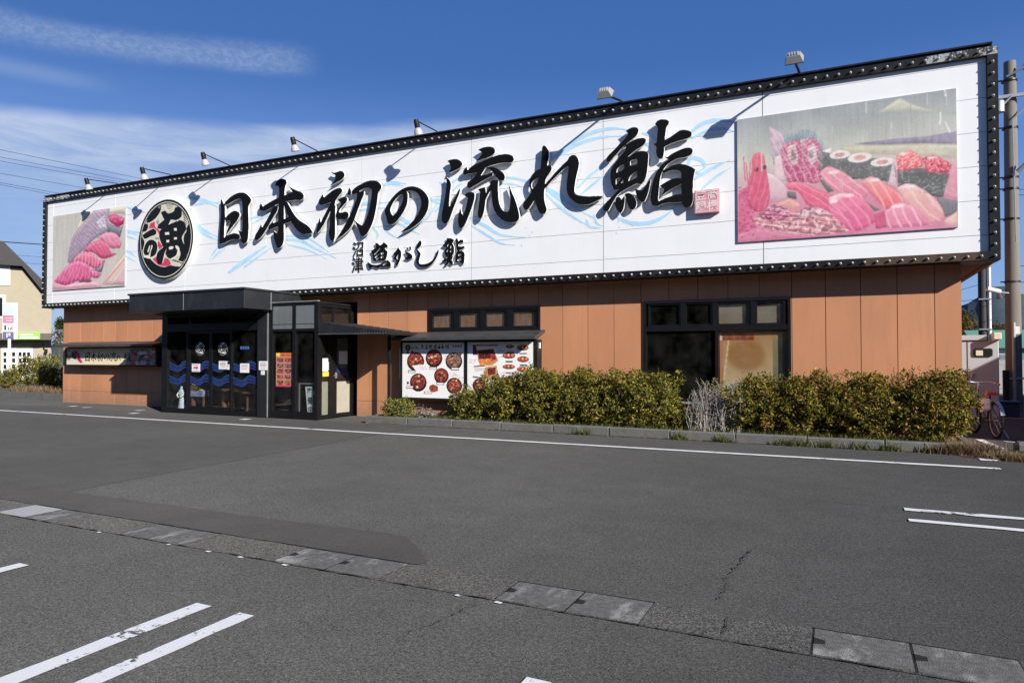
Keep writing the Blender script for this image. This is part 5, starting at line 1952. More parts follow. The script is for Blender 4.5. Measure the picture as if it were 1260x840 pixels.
em([(248, 340), (300, 298), (380, 262), (430, 243), (470, 265), (482, 320), (458, 362), (442, 400), (455, 450), (484, 500), (484, 570), (455, 622), (420, 612), (442, 560), (432, 500), (402, 468), (424, 520), (402, 572), (360, 592), (320, 582), (300, 545), (308, 500), (280, 540), (266, 600), (256, 642), (230, 645), (216, 600), (228, 540), (280, 492), (258, 440), (243, 390)], BK)
for q in ([(290, 350), (328, 347), (330, 372), (291, 374)], [(374, 312), (399, 309), (401, 334), (376, 336)], [(374, 397), (401, 394), (403, 416), (376, 418)], [(302, 422), (330, 420), (330, 443), (304, 445)], [(330, 268), (345, 248), (352, 252), (338, 275)], [(400, 240), (412, 228), (418, 236), (405, 250)]):
    em(q, CR, smooth=False)
em([(326, 492), (345, 482), (370, 484), (368, 500), (345, 512), (328, 508)], CR)
em([(384, 480), (402, 474), (424, 500), (424, 545), (400, 580), (362, 602), (340, 600), (395, 565), (408, 520)], CR)
em([(75, 375), (120, 345), (180, 312), (212, 335), (208, 370), (155, 395), (100, 418), (80, 400)], CR)
em([(83, 380), (125, 352), (180, 323), (203, 340), (198, 364), (150, 384), (100, 406)], BK)
em([(85, 520), (110, 440), (165, 412), (215, 445), (220, 515), (195, 575), (155, 598), (95, 585)], CR)
em([(95, 522), (120, 450), (165, 424), (205, 452), (210, 512), (188, 562), (155, 582), (163, 535), (180, 482), (162, 458), (150, 500), (130, 562), (103, 560)], BK)
em([(128, 520), (146, 470), (152, 480), (138, 530), (128, 540)], CR)
for cx in (205, 224):
    em([(cx - 7, 405), (cx, 396), (cx + 8, 410), (cx + 3, 420)], BK)
c = pc.c
c[(rr > .885)] = (20, 20, 21)
c[(rr > .915) & (rr < .932)] = CR
emb = pc.build('emblem', YL, sign, keep=rr < 0.995)
b = MB()
n = 72
vs = [(ex + er * .994 * math.cos(2 * math.pi * j / n), yy, ez + er * .994 * math.sin(2 * math.pi * j / n)) for yy in (YL + .002, YS - .01) for j in range(n)]
b.add(vs, [(j, (j + 1) % n, n + (j + 1) % n, n + j) for j in range(n)] + [tuple(range(n, 2 * n)), tuple(range(n))[::-1]])
b.build('rim', 'letter_side', emb)
# the same emblem as small decals on the sliding doors
for dd, (zx, zy) in ((doors[0], (425, 146)), (doors[1], (638, 146))):
    cx, cz = z_(zx, zy)
    r = 0.185
    d2 = Picture(-1, 1, -1, 1, 64, 64, (228, 228, 224), 2)
    src = pc.c[::-1][::-1]
    iy = np.linspace(0, 229, 64).astype(int)
    small = pc.c[np.ix_(iy, iy)].mean(-1, keepdims=True)
    d2.c = np.where(small > 95, 226, 24) * np.ones(3)
    rr2 = np.hypot(d2.gx, d2.gz)
    d2.gx = d2.gx * r + cx
    d2.gz = d2.gz * r + cz
    d2.build('emblem_decal', YN, dd, keep=rr2 < .99)

# ------------------------------------------------------------------ food photographs on the sign
p0, p1 = P(908, 294.5, YP), P(1176.5, 106.5, YP)
FX0, FX1, FZ0, FZ1 = p0[0], p1[0], 3.745, 6.135
pc = Picture(FX0, FX1, FZ0, FZ1, 330, 220, (175, 178, 172), 21)
pc.VOL = .2
pc.SOFT = 1
t = (pc.gz - FZ0) / (FZ1 - FZ0)
c = pc.c
top, midc, low = np.array((136, 146, 152.)), np.array((196, 198, 186.)), np.array((208, 120, 152.))
tt = t[..., None]
pc.c = np.where(tt > .62, midc + (top - midc) * np.clip((tt - .62) / .38, 0, 1), low + (midc - low) * np.clip((tt - .25) / .37, 0, 1))
pc.c += ((pc.noise(160, 4) - .5) * 9 + (pc.noise(12, 6) - .5) * 18)[..., None]
zB, zC = zmap(900, 100, 4.2, YP), zmap(1040, 100, 4.2, YP)
B_ = lambda pts_, col, *a, **k: pc.poly(zB(pts_), col, *a, **k)
C_ = lambda pts_, col, *a, **k: pc.poly(zC(pts_), col, *a, **k)
C_([(170, 160), (230, 120), (278, 90), (300, 95), (340, 115), (420, 140), (575, 158), (575, 172), (400, 160)], (200, 202, 178), (172, 178, 168), soft=3)
C_([(40, 325), (150, 312), (300, 295), (420, 285), (578, 258), (578, 330), (400, 322), (200, 330)], (118, 112, 146), (150, 144, 160), amp=16, cells=(60, 20), soft=3)
C_([(-20, 335), (200, 330), (578, 325), (578, 400), (250, 380), (0, 372)], (190, 188, 160), (200, 196, 176), amp=12, soft=4)
B_([(268, 290), (330, 265), (400, 255), (450, 290), (478, 345), (470, 385), (440, 335), (400, 300), (340, 310), (285, 335)], (138, 156, 166), amp=30, cells=(80, 30))
rg = random.Random(3)
for i in range(16):
    x = 275 + i * 13.5
    yb_ = 300 - 40 * math.sin(i / 15 * math.pi) + (i > 11) * (i - 11) * 16
    B_([(x - 6, yb_ + 25), (x + rg.uniform(-6, 14), yb_ - rg.uniform(15, 32)), (x + 7, yb_ + 25)], (125, 145, 155), smooth=False)
B_([(193, 235), (240, 258), (277, 300), (262, 345), (255, 400), (262, 480), (225, 480), (213, 400), (203, 330)], (196, 172, 186), (170, 140, 165), amp=24)
B_([(225, 390), (262, 380), (285, 515), (250, 520), (220, 470)], (224, 190, 196), amp=20)
B_([(258, 345), (300, 315), (350, 303), (362, 340), (367, 420), (378, 524), (290, 522), (264, 430)], (196, 78, 122), (176, 60, 105), amp=34, cells=(60, 60))
B_([(288, 340), (330, 322), (345, 400), (325, 440), (292, 400)], (222, 200, 196), amp=30, cells=(60, 60))
B_([(308, 355), (320, 348), (331, 365), (333, 400), (322, 418), (310, 400)], (128, 108, 112), soft=3)
B_([(370, 330), (420, 292), (457, 330), (468, 400), (462, 505), (430, 527), (383, 522), (372, 430)], (206, 96, 136), (186, 70, 112), amp=34, cells=(60, 60))
B_([(392, 340), (432, 325), (442, 400), (412, 440), (395, 400)], (216, 206, 206), amp=24, cells=(60, 60))
B_([(398, 365), (412, 358), (424, 372), (418, 396), (404, 392)], (130, 124, 134), soft=3)
B_([(470, 360), (517, 343), (512, 440), (470, 452)], (236, 226, 230))
B_([(178, 470), (230, 490), (282, 550), (287, 612), (200, 622), (185, 560)], (230, 206, 212), (206, 160, 178), amp=8)
B_([(36, 570), (90, 540), (100, 640), (135, 795), (36, 812)], (208, 86, 128), amp=18)
B_([(108, 390), (140, 368), (167, 380), (177, 440), (192, 520), (197, 600), (180, 660), (130, 677), (88, 640), (83, 560), (103, 470)], (222, 84, 112), (196, 62, 104), amp=16)
for (a_, c_) in (((62, 390), (72, 520)), ((75, 420), (86, 540)), ((98, 410), (90, 540)), ((175, 470), (180, 540))):
    B_([(a_[0] - 2, a_[1]), (a_[0] + 3, a_[1]), (c_[0] + 4, c_[1]), (c_[0] - 3, c_[1])], (206, 80, 108), smooth=False)
for cx, cy in ((130, 458), (170, 445)):
    x, z = zB([(cx, cy)])[0]
    pc.ell(x, z, .04, .045, (66, 36, 48))
B_([(278, 530), (350, 520), (450, 558), (540, 600), (612, 650), (640, 725), (560, 725), (450, 662), (395, 642), (345, 572), (300, 562)], (232, 100, 132), (206, 62, 108), amp=12)
B_([(215, 640), (300, 603), (365, 640), (335, 665)], (228, 158, 146))
B_([(288, 570), (332, 574), (338, 612), (290, 602)], (86, 92, 92), amp=14)
B_([(452, 510), (480, 510), (530, 570), (500, 575)], (90, 96, 96), amp=10)
# nori rolls and gunkan
C_([(-140, 360), (0, 385), (140, 398), (250, 428), (262, 545), (200, 515), (60, 505), (-60, 520), (-130, 480)], (84, 90, 92), amp=16, cells=(60, 40))
for cx, cy, rx0, ry0 in ((75, 395, 62, 28), (-28, 380, 54, 25), (192, 418, 60, 25)):
    x, z = zC([(cx, cy)])[0]
    pc.ell(x, z, rx0 / 4.2 / 76, ry0 / 4.2 / 76, (234, 226, 222), amp=10)
    pc.ell(x, z, rx0 / 4.2 / 150, ry0 / 4.2 / 150, (214, 150, 150), amp=24)
C_([(268, 460), (400, 450), (542, 480), (525, 575), (490, 600), (400, 575), (330, 535), (275, 550)], (72, 78, 80), amp=18, cells=(60, 40))
C_([(262, 390), (330, 353), (392, 390), (402, 440), (340, 456), (276, 468)], (238, 112, 116), (216, 84, 100), amp=26, cells=(70, 50))
C_([(398, 400), (460, 383), (553, 430), (532, 477), (420, 470)], (230, 96, 110), (206, 66, 92), amp=30, cells=(80, 50))
C_([(248, 398), (262, 500), (268, 548), (222, 532)], (226, 192, 208))
C_([(545, 460), (582, 435), (582, 615), (506, 592)], (216, 140, 162), amp=12)
C_([(470, 598), (582, 618), (582, 680), (512, 705)], (100, 100, 112), amp=12)
# nigiri
C_([(-40, 455), (0, 478), (62, 520), (115, 572), (100, 612), (0, 582), (-60, 560), (-105, 520), (-132, 470), (-90, 440)], (240, 150, 168), (226, 108, 142), amp=8)
C_([(78, 520), (140, 493), (220, 540), (288, 590), (304, 642), (220, 668), (160, 612)], (240, 150, 146), (228, 84, 104), amp=10)
for i in range(0):
    C_([(100 + i * 36, 520 + i * 16), (106 + i * 36, 518 + i * 16), (190 + i * 24, 640 + i * 4), (182 + i * 24, 642 + i * 4)], (244, 172, 170), smooth=False, soft=1)
C_([(262, 550), (330, 528), (420, 570), (492, 640), (518, 712), (450, 742), (380, 690), (318, 630)], (234, 190, 176), (222, 140, 152), amp=8)
C_([(-85, 600), (-20, 578), (60, 590), (132, 660), (166, 722), (60, 775), (-40, 745), (-80, 690)], (236, 120, 158), (212, 72, 124), amp=10)
C_([(-85, 600), (-20, 578), (20, 582), (-30, 612), (-78, 640)], (244, 196, 204), soft=2)
C_([(206, 670), (280, 628), (370, 660), (444, 742), (330, 755), (220, 760)], (236, 150, 176), (218, 108, 148), amp=8)
for i in range(0):
    C_([(250 + i * 36, 655), (256 + i * 36, 655), (238 + i * 44, 752), (230 + i * 44, 752)], (246, 190, 204), smooth=False, soft=1)
C_([(508, 722), (582, 668), (582, 742), (530, 747)], (228, 184, 170))
C_([(108, 620), (150, 650), (182, 664), (150, 672)], (92, 96, 96))
C_([(150, 690), (205, 670), (215, 755), (160, 765)], (200, 66, 112), amp=20)
# shellfish in front
B_([(105, 712), (180, 658), (240, 636), (320, 676), (400, 648), (472, 658), (545, 710), (610, 775), (450, 795), (300, 785), (160, 752)], (190, 104, 124), (214, 140, 140), amp=34, cells=(60, 40))
B_([(160, 690), (215, 650), (270, 665), (320, 690), (250, 722), (200, 720)], (176, 70, 112), amp=110, cells=(50, 50))
B_([(330, 690), (410, 652), (480, 668), (505, 690), (430, 694), (370, 706)], (222, 176, 186), amp=60, cells=(50, 40))
B_([(36, 790), (140, 760), (300, 790), (450, 800), (630, 780), (630, 840), (36, 840)], (206, 112, 146), amp=12)
SB = lambda pts_, *a: pc.stripes(zB(pts_), *a)
SC_ = lambda pts_, *a: pc.stripes(zC(pts_), *a)
KB = lambda pts_, *a: pc.specks(zB(pts_), *a)
KC = lambda pts_, *a: pc.specks(zC(pts_), *a)
lob = [(258, 345), (300, 315), (350, 303), (420, 292), (457, 330), (468, 400), (462, 505), (430, 527), (290, 522), (264, 430)]
SB(lob, 60, (.9, .5), (236, 196, 206), .6, .9, .5)
SB(lob, 85, (-.4, 1), (150, 50, 92), .5, .9, .5)
KB(lob, (120, 90), .62, (240, 220, 226), .3)
SB([(193, 235), (240, 258), (285, 300), (285, 515), (225, 480), (203, 330)], 70, (1, .4), (226, 206, 214), .55, 1.0, .4)
SB([(108, 390), (140, 368), (177, 440), (197, 600), (180, 660), (130, 677), (88, 640), (83, 560)], 55, (1, -.2), (240, 130, 146), .45, .5, .5)
KB([(36, 540), (100, 560), (135, 795), (36, 812)], (90, 70), .6, (160, 40, 84), .6)
SB([(278, 530), (350, 520), (450, 558), (540, 600), (640, 725), (560, 725), (450, 662), (345, 572)], 38, (1, 1.1), (246, 170, 186), .5, .7, .6)
shell = [(105, 712), (180, 658), (240, 636), (320, 676), (400, 648), (472, 658), (545, 710), (610, 775), (450, 795), (300, 785), (160, 752)]
SB(shell, 48, (.3, 1), (120, 48, 80), .6, 1.2, .4)
SB(shell, 75, (.2, 1), (246, 220, 222), .7, 1.3, .6)
KB(shell, (90, 60), .66, (250, 236, 238), .55)
KB(shell, (70, 46), .66, (96, 36, 66), .5)
SC_([(-40, 455), (0, 478), (62, 520), (115, 572), (100, 612), (0, 582), (-105, 520), (-132, 470)], 34, (1, .9), (252, 206, 212), .55, .5, .5)
SC_([(78, 520), (140, 493), (220, 540), (288, 590), (304, 642), (220, 668), (160, 612)], 42, (1, .55), (252, 196, 186), .65, .4, .45)
SC_([(262, 550), (330, 528), (420, 570), (492, 640), (518, 712), (450, 742), (380, 690), (318, 630)], 26, (1, .8), (246, 216, 200), .5, .7, .5)
SC_([(-85, 600), (-20, 578), (60, 590), (132, 660), (166, 722), (60, 775), (-40, 745)], 36, (1, .6), (250, 170, 194), .5, .6, .5)
SC_([(206, 670), (280, 628), (370, 660), (444, 742), (330, 755), (220, 760)], 40, (1, .3), (252, 206, 216), .65, .5, .45)
KC([(262, 390), (330, 353), (392, 390), (402, 440), (340, 456), (276, 468)], (150, 110), .56, (252, 176, 170), .8)
KC([(398, 400), (460, 383), (553, 430), (532, 477), (420, 470)], (170, 120), .56, (250, 150, 152), .85)
KC([(398, 400), (460, 383), (553, 430), (532, 477), (420, 470)], (160, 110), .66, (146, 30, 60), .8)
KC([(268, 460), (542, 480), (525, 575), (400, 580), (275, 550)], (110, 80), .66, (150, 156, 158), .6)
KC([(-140, 380), (250, 430), (262, 545), (-60, 520)], (120, 80), .68, (146, 150, 150), .5)
for cx, cy, rx0, ry0 in ((-60, 470, 30, 9), (20, 590, 26, 9), (150, 510, 28, 8), (330, 545, 34, 9), (270, 645, 30, 8), (-60, 620, 22, 10), (300, 375, 20, 7), (450, 395, 22, 6)):
    x, z = zC([(cx, cy)])[0]
    pc.ell(x, z, rx0 / 4.2 / 72, ry0 / 4.2 / 72, (250, 226, 230), soft=4)
rgp = random.Random(9)
for i in range(22):
    x = FX0 + rgp.random() * (FX1 - FX0)
    z = FZ1 - rgp.random() ** 1.4 * 1.5
    l_ = rgp.uniform(.08, .4)
    pc.poly([(x, z - l_), (x + .014, z - l_), (x + .014, z), (x, z)], (142, 146, 146) if i % 3 else (200, 200, 194), smooth=False, soft=1)
# scratches of peeled print near the corner
for q in ([(508, 30), (514, 30), (522, 80), (516, 80)], [(488, 160), (496, 160), (494, 226), (486, 226)], [(512, 210), (518, 208), (548, 262), (538, 268), (528, 246)]):
    C_(q, (232, 234, 234), smooth=False)
pc.c += ((pc.noise(160, 3) - .5) * 6)[..., None]
pc.c = blur(pc.c.transpose(2, 0, 1).reshape(-1, pc.nx), 0).reshape(3, pc.nz, pc.nx).transpose(1, 2, 0)
pc.c = pc.c * .76 + np.array((200, 190, 184)) * .24
pc.c += ((pc.rg.random((pc.nz, pc.nx)) - .5) * 14)[..., None]
phr = pc.build('food_photo', YP, sign)
MB().box(FX0, FX1, YP + .0015, YP + .032, FZ0, FZ1).build('backing', 'lamp_grey', phr)

p0, p1 = P(64.5, 355.5, YP), P(154.3, 252.5, YP)
FX0, FX1, FZ0, FZ1 = p0[0], p1[0], 3.72, 6.20
pc = Picture(FX0, FX1, FZ0, FZ1, 190, 130, (190, 188, 178), 22)
pc.VOL = .35
zL = zmap(60, 245, 7.3, YP)
A_ = lambda pts_, col, *a, **k: pc.poly(zL(pts_), col, *a, **k)
pc.c += ((pc.noise(40, 4) - .5) * 16)[..., None]
A_([(250, 260), (330, 110), (430, 70), (440, 90), (345, 190), (270, 285)], (214, 206, 180), soft=1)
A_([(540, 60), (700, 40), (700, 150), (640, 130), (545, 150)], (206, 198, 178))
A_([(222, 328), (340, 188), (430, 88), (545, 72), (532, 290), (430, 345), (300, 465), (190, 585), (168, 562), (185, 440)], (172, 150, 168), (142, 124, 146), amp=26, cells=(50, 50))
A_([(430, 200), (500, 140), (520, 270), (440, 290)], (196, 190, 206), amp=60, cells=(70, 60))
A_([(528, 215), (640, 252), (672, 230), (640, 345), (518, 292)], (108, 112, 122), amp=12)
A_([(538, 150), (600, 138), (682, 172), (672, 225), (620, 248), (548, 202)], (206, 72, 120), (186, 50, 100), amp=34, cells=(40, 40))
A_([(430, 345), (520, 298), (600, 308), (652, 382), (642, 442), (560, 442), (500, 392)], (220, 138, 160), (204, 104, 136), amp=10)
A_([(298, 472), (370, 400), (460, 368), (520, 398), (562, 472), (614, 492), (540, 528), (470, 532), (400, 482)], (216, 92, 128), (192, 62, 104), amp=12)
A_([(203, 572), (270, 490), (350, 478), (420, 508), (450, 552), (502, 545), (470, 602), (420, 628), (350, 592), (280, 562)], (222, 112, 140), (202, 74, 114), amp=16)
A_([(385, 630), (440, 620), (510, 540), (480, 640), (460, 660)], (120, 112, 130), amp=16)
A_([(470, 770), (695, 470), (695, 640), (560, 770)], (214, 196, 170), amp=8)
A_([(540, 770), (695, 560), (695, 770)], (206, 188, 182), (210, 170, 176), amp=6)
A_([(470, 770), (675, 535), (680, 545), (500, 770)], (216, 140, 160), smooth=False, soft=1)
A_([(30, 740), (60, 720), (150, 760), (370, 730), (470, 760), (470, 815), (30, 815)], (214, 168, 178), amp=8)
A_([(45, 742), (120, 650), (190, 580), (270, 553), (350, 588), (392, 640), (474, 672), (440, 712), (380, 702), (370, 738), (270, 732), (150, 775)], (222, 100, 150), (198, 66, 118), amp=22, cells=(40, 30))
SA = lambda pts_, *a: pc.stripes(zL(pts_), *a)
n4 = [(45, 742), (120, 650), (190, 580), (270, 553), (350, 588), (392, 640), (474, 672), (440, 712), (370, 738), (270, 732), (150, 775)]
SA(n4, 34, (1, -.5), (240, 160, 190), .5, .8, .5)
SA([(203, 572), (270, 490), (350, 478), (420, 508), (450, 552), (502, 545), (470, 602), (420, 628), (350, 592)], 36, (1, -.2), (244, 190, 206), .6, .6, .45)
SA([(298, 472), (370, 400), (460, 368), (520, 398), (562, 472), (614, 492), (540, 528), (400, 482)], 30, (1, .8), (240, 150, 176), .45, .8, .5)
SA([(430, 345), (520, 298), (600, 308), (652, 382), (642, 442), (560, 442)], 26, (1, 1), (238, 186, 198), .5, .8, .5)
SA([(222, 328), (340, 188), (430, 88), (545, 72), (532, 290), (430, 345), (190, 585), (168, 562)], 52, (1, .9), (206, 200, 212), .5, 1.1, .5)
SA([(222, 328), (340, 188), (430, 88), (545, 72), (532, 290), (430, 345), (190, 585), (168, 562)], 38, (.8, 1), (112, 96, 122), .5, 1.1, .55)
A_([(265, 735), (330, 722), (385, 728), (375, 745), (280, 748)], (104, 70, 86))
pc.c = pc.c * .84 + np.array((206, 190, 190)) * .16
pc.c += ((pc.rg.random((pc.nz, pc.nx)) - .5) * 12)[..., None]
phl = pc.build('food_photo', YP, sign)
MB().box(FX0, FX1, YP + .0015, YP + .032, FZ0, FZ1).build('backing', 'lamp_grey', phl)

# ================================================================== MENU BOARD AND SMALL SIGN ON THE WALL
YM = 13.95
mb = thing('menu_board', 'white two-panel menu board full of food bowls under a thin grey awning', 'menu board', (-7.95, 14.1, 0.5))
mx0, mz1 = P(495.3, 421.8, YM)
mx1 = P(656.8, 421, YM)[0]
mz0 = P(495.3, 488.3, YM)[1]
ma, mc = P(571.3, 421, YM)[0], P(575.2, 421, YM)[0]
b = MB()
b.box(mx0 - 0.05, mx1 + 0.09, YM + 0.012, 14.19, mz0 - 0.05, mz1 + 0.05)
b.box(ma, mc, YM - 0.01, YM + 0.011, mz0, mz1)
b.box(mx0 - 0.05, mx0, YM - 0.01, YM + 0.011, mz0 - 0.05, mz1 + 0.05)
b.box(mx1, mx1 + 0.09, YM - 0.01, YM + 0.011, mz0 - 0.05, mz1 + 0.05)
b.box(mx0, mx1, YM - 0.01, YM + 0.011, mz1, mz1 + 0.05)
b.box(mx0, mx1, YM - 0.01, YM + 0.011, mz0 - 0.05, mz0)
b.build('frame', 'black_frame', mb)
MB().tube([(mx0 - 0.11, YM + 0.06, mz0 + .45), (mx0 - 0.11, YM + 0.06, mz1 - .15)], 0.02, 8).build('lamp_tube', 'white_paint', mb)
MB().box(mx1 + 0.10, mx1 + 0.13, YM + 0.05, YM + 0.09, mz1 - .15, mz1 - .02).build('lamp_tube', 'white_paint', mb)
b = MB()
a0, a1 = mx0 - 0.10, mx1 + 0.17
b.prism([(a0, 13.66, 1.965), (a1, 13.66, 1.965), (a1, 14.19, 2.125), (a0, 14.19, 2.125)], (0, 0, 0.02))
b.box(a0 - .004, a1 + .004, 13.635, 13.659, 1.925, 1.99)
b.prism([(a1 - .02, 13.66, 1.93), (a1 - .02, 14.19, 2.09), (a1 - .02, 14.19, 2.123), (a1 - .02, 13.66, 1.963)], (.022, 0, 0))
b.build('awning', 'awning_metal', mb)
# printed panels
Zm = zmap(480, 380, 6.3, YM)


def bowl(pc, cx, cy, rx, ry, f, food=((122, 62, 46), (92, 44, 34)), seed=0):
    x, z = f([(cx, cy)])[0]
    x2, z2 = f([(cx + rx, cy + ry)])[0]
    r, rz = abs(x2 - x), abs(z2 - z)
    rz = max(rz, r * .9)
    pc.ell(x, z - r * .06, r * 1.02, rz * 1.03, (30, 24, 24))
    pc.ell(x, z, r * .86, rz * .84, food[0], col2=food[1], amp=60, cells=(70, 60))
    rg = random.Random(seed)
    for k in range(22):
        a, q = rg.uniform(0, 6.28), rg.uniform(.05, .68)
        pc.ell(x + r * q * math.cos(a), z + rz * q * math.sin(a), r * rg.uniform(.07, .2), rz * rg.uniform(.05, .13),
               rg.choice([(176, 84, 60), (206, 138, 104), (140, 58, 50), (222, 196, 166), (76, 36, 30), (64, 56, 46), (196, 120, 80)]), amp=26)


def scribble(pc, x0, x1, z, h, col, seed):
    rg = random.Random(seed)
    x = x0
    while x < x1 - h * .5:
        w = h * rg.uniform(.7, 1.0)
        for k in range(3):
            zz = z + h * rg.uniform(.05, .85)
            pc.poly([(x, zz), (x + w * .85, zz), (x + w * .85, zz + h * .13), (x, zz + h * .13)], col, smooth=False)
        for k in range(2):
            xx = x + w * rg.uniform(.1, .7)
            pc.poly([(xx, z), (xx + h * .13, z), (xx + h * .13, z + h), (xx, z + h)], col, smooth=False)
        x += w + h * .15


WH = (236, 236, 236)
pc = Picture(mx0, ma, mz0, mz1, 200, 150, WH, 31)
for i, (cx, cy, rx, ry) in enumerate([(197, 402, 66, 60), (340, 378, 64, 60), (494, 400, 64, 58), (218, 565, 64, 62), (397, 515, 56, 54), (497, 592, 60, 46)]):
    fd = ((128, 112, 100), (96, 80, 70)) if i == 2 else ((150, 62, 48), (110, 44, 36))
    bowl(pc, cx, cy, rx, ry, Zm, fd, i)
pc.poly(Zm([(170, 438), (275, 430), (285, 480), (215, 500)]), WH, smooth=False)
pc.poly(Zm([(305, 600), (335, 585), (370, 600), (372, 635), (330, 645), (302, 625)]), (150, 74, 52), amp=60, cells=(90, 60))
f = Zm
x, z = f([(240, 312)])[0]; x2 = f([(480, 300)])[0][0]
scribble(pc, x, x2, z, .115, (92, 76, 40), 1)
scribble(pc, f([(160, 310)])[0][0], f([(232, 310)])[0][0], f([(160, 312)])[0][1], .06, (60, 60, 60), 2)
scribble(pc, f([(484, 300)])[0][0], f([(560, 300)])[0][0], f([(484, 300)])[0][1], .07, (70, 66, 60), 3)
x, z = f([(138, 300)])[0]
pc.ell(x, z, .075, .075, (46, 46, 46)); pc.ell(x, z, .03, .04, (150, 150, 150))
for cx, cy, w in ((165, 485, 60), (330, 458, 50), (150, 605, 55), (386, 578, 56), (290, 648, 60), (500, 465, 60)):
    x, z = f([(cx, cy)])[0]
    pc.poly([(x - .1, z - .035), (x + .12, z - .035), (x + .12, z + .035), (x - .1, z + .035)], (54, 50, 50), smooth=False)
    pc.poly([(x - .085, z - .022), (x + .105, z - .022), (x + .105, z + .022), (x - .085, z + .022)], (224, 222, 220), smooth=False)
for cx, cy in ((137, 337), (172, 335), (137, 573), (545, 352)):
    x, z = f([(cx, cy)])[0]
    pc.ell(x, z, .035, .04, (140, 52, 46))
for i, (cx, cy) in enumerate(((225, 455), (236, 470), (460, 505), (470, 520), (530, 535), (415, 350), (418, 372), (420, 398))):
    x, z = f([(cx, cy)])[0]
    scribble(pc, x, x + .2, z, .028, (190, 110, 120) if i < 5 else (140, 120, 70), 20 + i)
pc.build('menu_panel', YM, mb)
pc = Picture(mc, mx1, mz0, mz1, 210, 150, WH, 32)
pc.poly(f([(640, 278), (662, 278), (680, 355), (640, 357)]), (126, 40, 56), smooth=False)
pc.poly(f([(668, 277), (835, 275), (835, 288), (668, 290)]), (206, 96, 50), smooth=False, amp=30, cells=(40, 3))
pc.poly(f([(672, 318), (800, 308), (838, 400), (790, 440), (700, 445), (682, 400)]), (150, 98, 66), (206, 160, 110), amp=30, smooth=False)
pc.poly(f([(685, 325), (780, 318), (800, 385), (690, 400)]), (92, 40, 40), amp=40, cells=(60, 40), smooth=False)
pc.poly(f([(690, 390), (800, 380), (800, 420), (700, 435)]), (222, 130, 70), amp=40, cells=(60, 40), smooth=False)
pc.poly(f([(760, 312), (800, 312), (822, 390), (790, 400)]), (150, 50, 48), amp=50, cells=(60, 40), smooth=False)
pc.poly(f([(738, 452), (825, 438), (838, 500), (790, 545), (735, 535), (722, 490)]), (190, 140, 92), amp=40, smooth=False)
pc.poly(f([(755, 460), (820, 452), (815, 505), (760, 515)]), (112, 48, 44), amp=40, cells=(60, 50), smooth=False)
pc.poly(f([(648, 440), (735, 436), (735, 445), (648, 450)]), (90, 86, 84), smooth=False)
pc.poly(f([(640, 520), (720, 530), (720, 540), (640, 532)]), (90, 86, 84), smooth=False)
pc.poly(f([(650, 452), (730, 458), (735, 478), (655, 486)]), (214, 208, 204), smooth=False)
bowl(pc, 694, 590, 54, 42, f, seed=9)
for i, (cx, cy, rx, ry) in enumerate(((928, 290, 34, 14), (1028, 300, 46, 24), (920, 362, 50, 24), (1030, 390, 46, 24), (920, 448, 48, 20), (1028, 468, 46, 22), (905, 545, 40, 20))):
    x, z = f([(cx, cy)])[0]
    x2, z2 = f([(cx + rx, cy + ry)])[0]
    pc.ell(x, z, x2 - x, z - z2, (120, 60, 46), amp=50, cells=(90, 60))
    for k in range(5):
        pc.ell(x + (x2 - x) * (-.6 + .3 * k), z + (z - z2) * .2, (x2 - x) * .2, (z - z2) * .5, [(206, 100, 70), (170, 66, 56), (226, 170, 130), (150, 60, 50), (216, 130, 80)][k], amp=20)
    pc.poly([(x - .08, z - .15), (x + .1, z - .15), (x + .1, z - .12), (x - .08, z - .12)], (70, 66, 64), smooth=False)
for i, (cx, cy) in enumerate(((835, 330), (838, 352), (836, 376), (615, 400), (615, 420), (850, 500), (860, 520), (770, 565), (770, 580), (905, 330))):
    x, z = f([(cx, cy)])[0]
    scribble(pc, x, x + .18, z, .03, (140, 120, 70) if i < 3 or i > 6 else (200, 130, 130), 40 + i)
pc.build('menu_panel', YM, mb)

ls = thing('wall_sign', 'long cream wall sign with a small copy of the brush lettering and a red shrimp', 'sign', (-20.9, 14.1, 1.3))
lx0, lz0 = P(82, 448.2, YM)
lx1 = P(191.5, 449, YM)[0]
lz1 = 1.80
b = MB()
b.box(lx0 - 0.06, lx1 + 0.08, YM + 0.005, 14.19, lz0 - 0.05, lz1 + 0.03, b=0.02)
b.box(lx0 - 0.06, lx0, YM - 0.02, YM + 0.004, lz0 - 0.05, lz1 + 0.03)
b.box(lx1, lx1 + 0.08, YM - 0.02, YM + 0.004, lz0 - 0.05, lz1 + 0.03)
b.box(lx0, lx1, YM - 0.02, YM + 0.004, lz0 - 0.05, lz0)
b.box(lx0, lx1, YM - 0.02, YM + 0.004, lz1, lz1 + 0.03)
b.build('frame', 'black_frame', ls)
pc = Picture(lx0, lx1, lz0, lz1, 220, 46, (232, 216, 180), 41)
zl = zmap(75, 415, 10.08, YM)
pc.poly(zl([(60, 130), (290, 130), (270, 340), (60, 340)]), (196, 192, 180), (220, 214, 200), amp=16, smooth=False, soft=3)
pc.poly(zl([(60, 210), (140, 220), (110, 280), (60, 280)]), (146, 138, 96), amp=14)
pc.poly(zl([(130, 185), (165, 190), (195, 240), (190, 275), (150, 262), (130, 220)]), (60, 52, 56), amp=20)
pc.poly(zl([(135, 172), (200, 170), (232, 215), (240, 260), (270, 310), (240, 316), (195, 270), (205, 235), (165, 195)]), (192, 30, 66), amp=16)
pc.poly(zl([(860, 145), (1180, 130), (1180, 345), (800, 345)]), (150, 140, 140), amp=60, cells=(60, 14), smooth=False)
rg = random.Random(8)
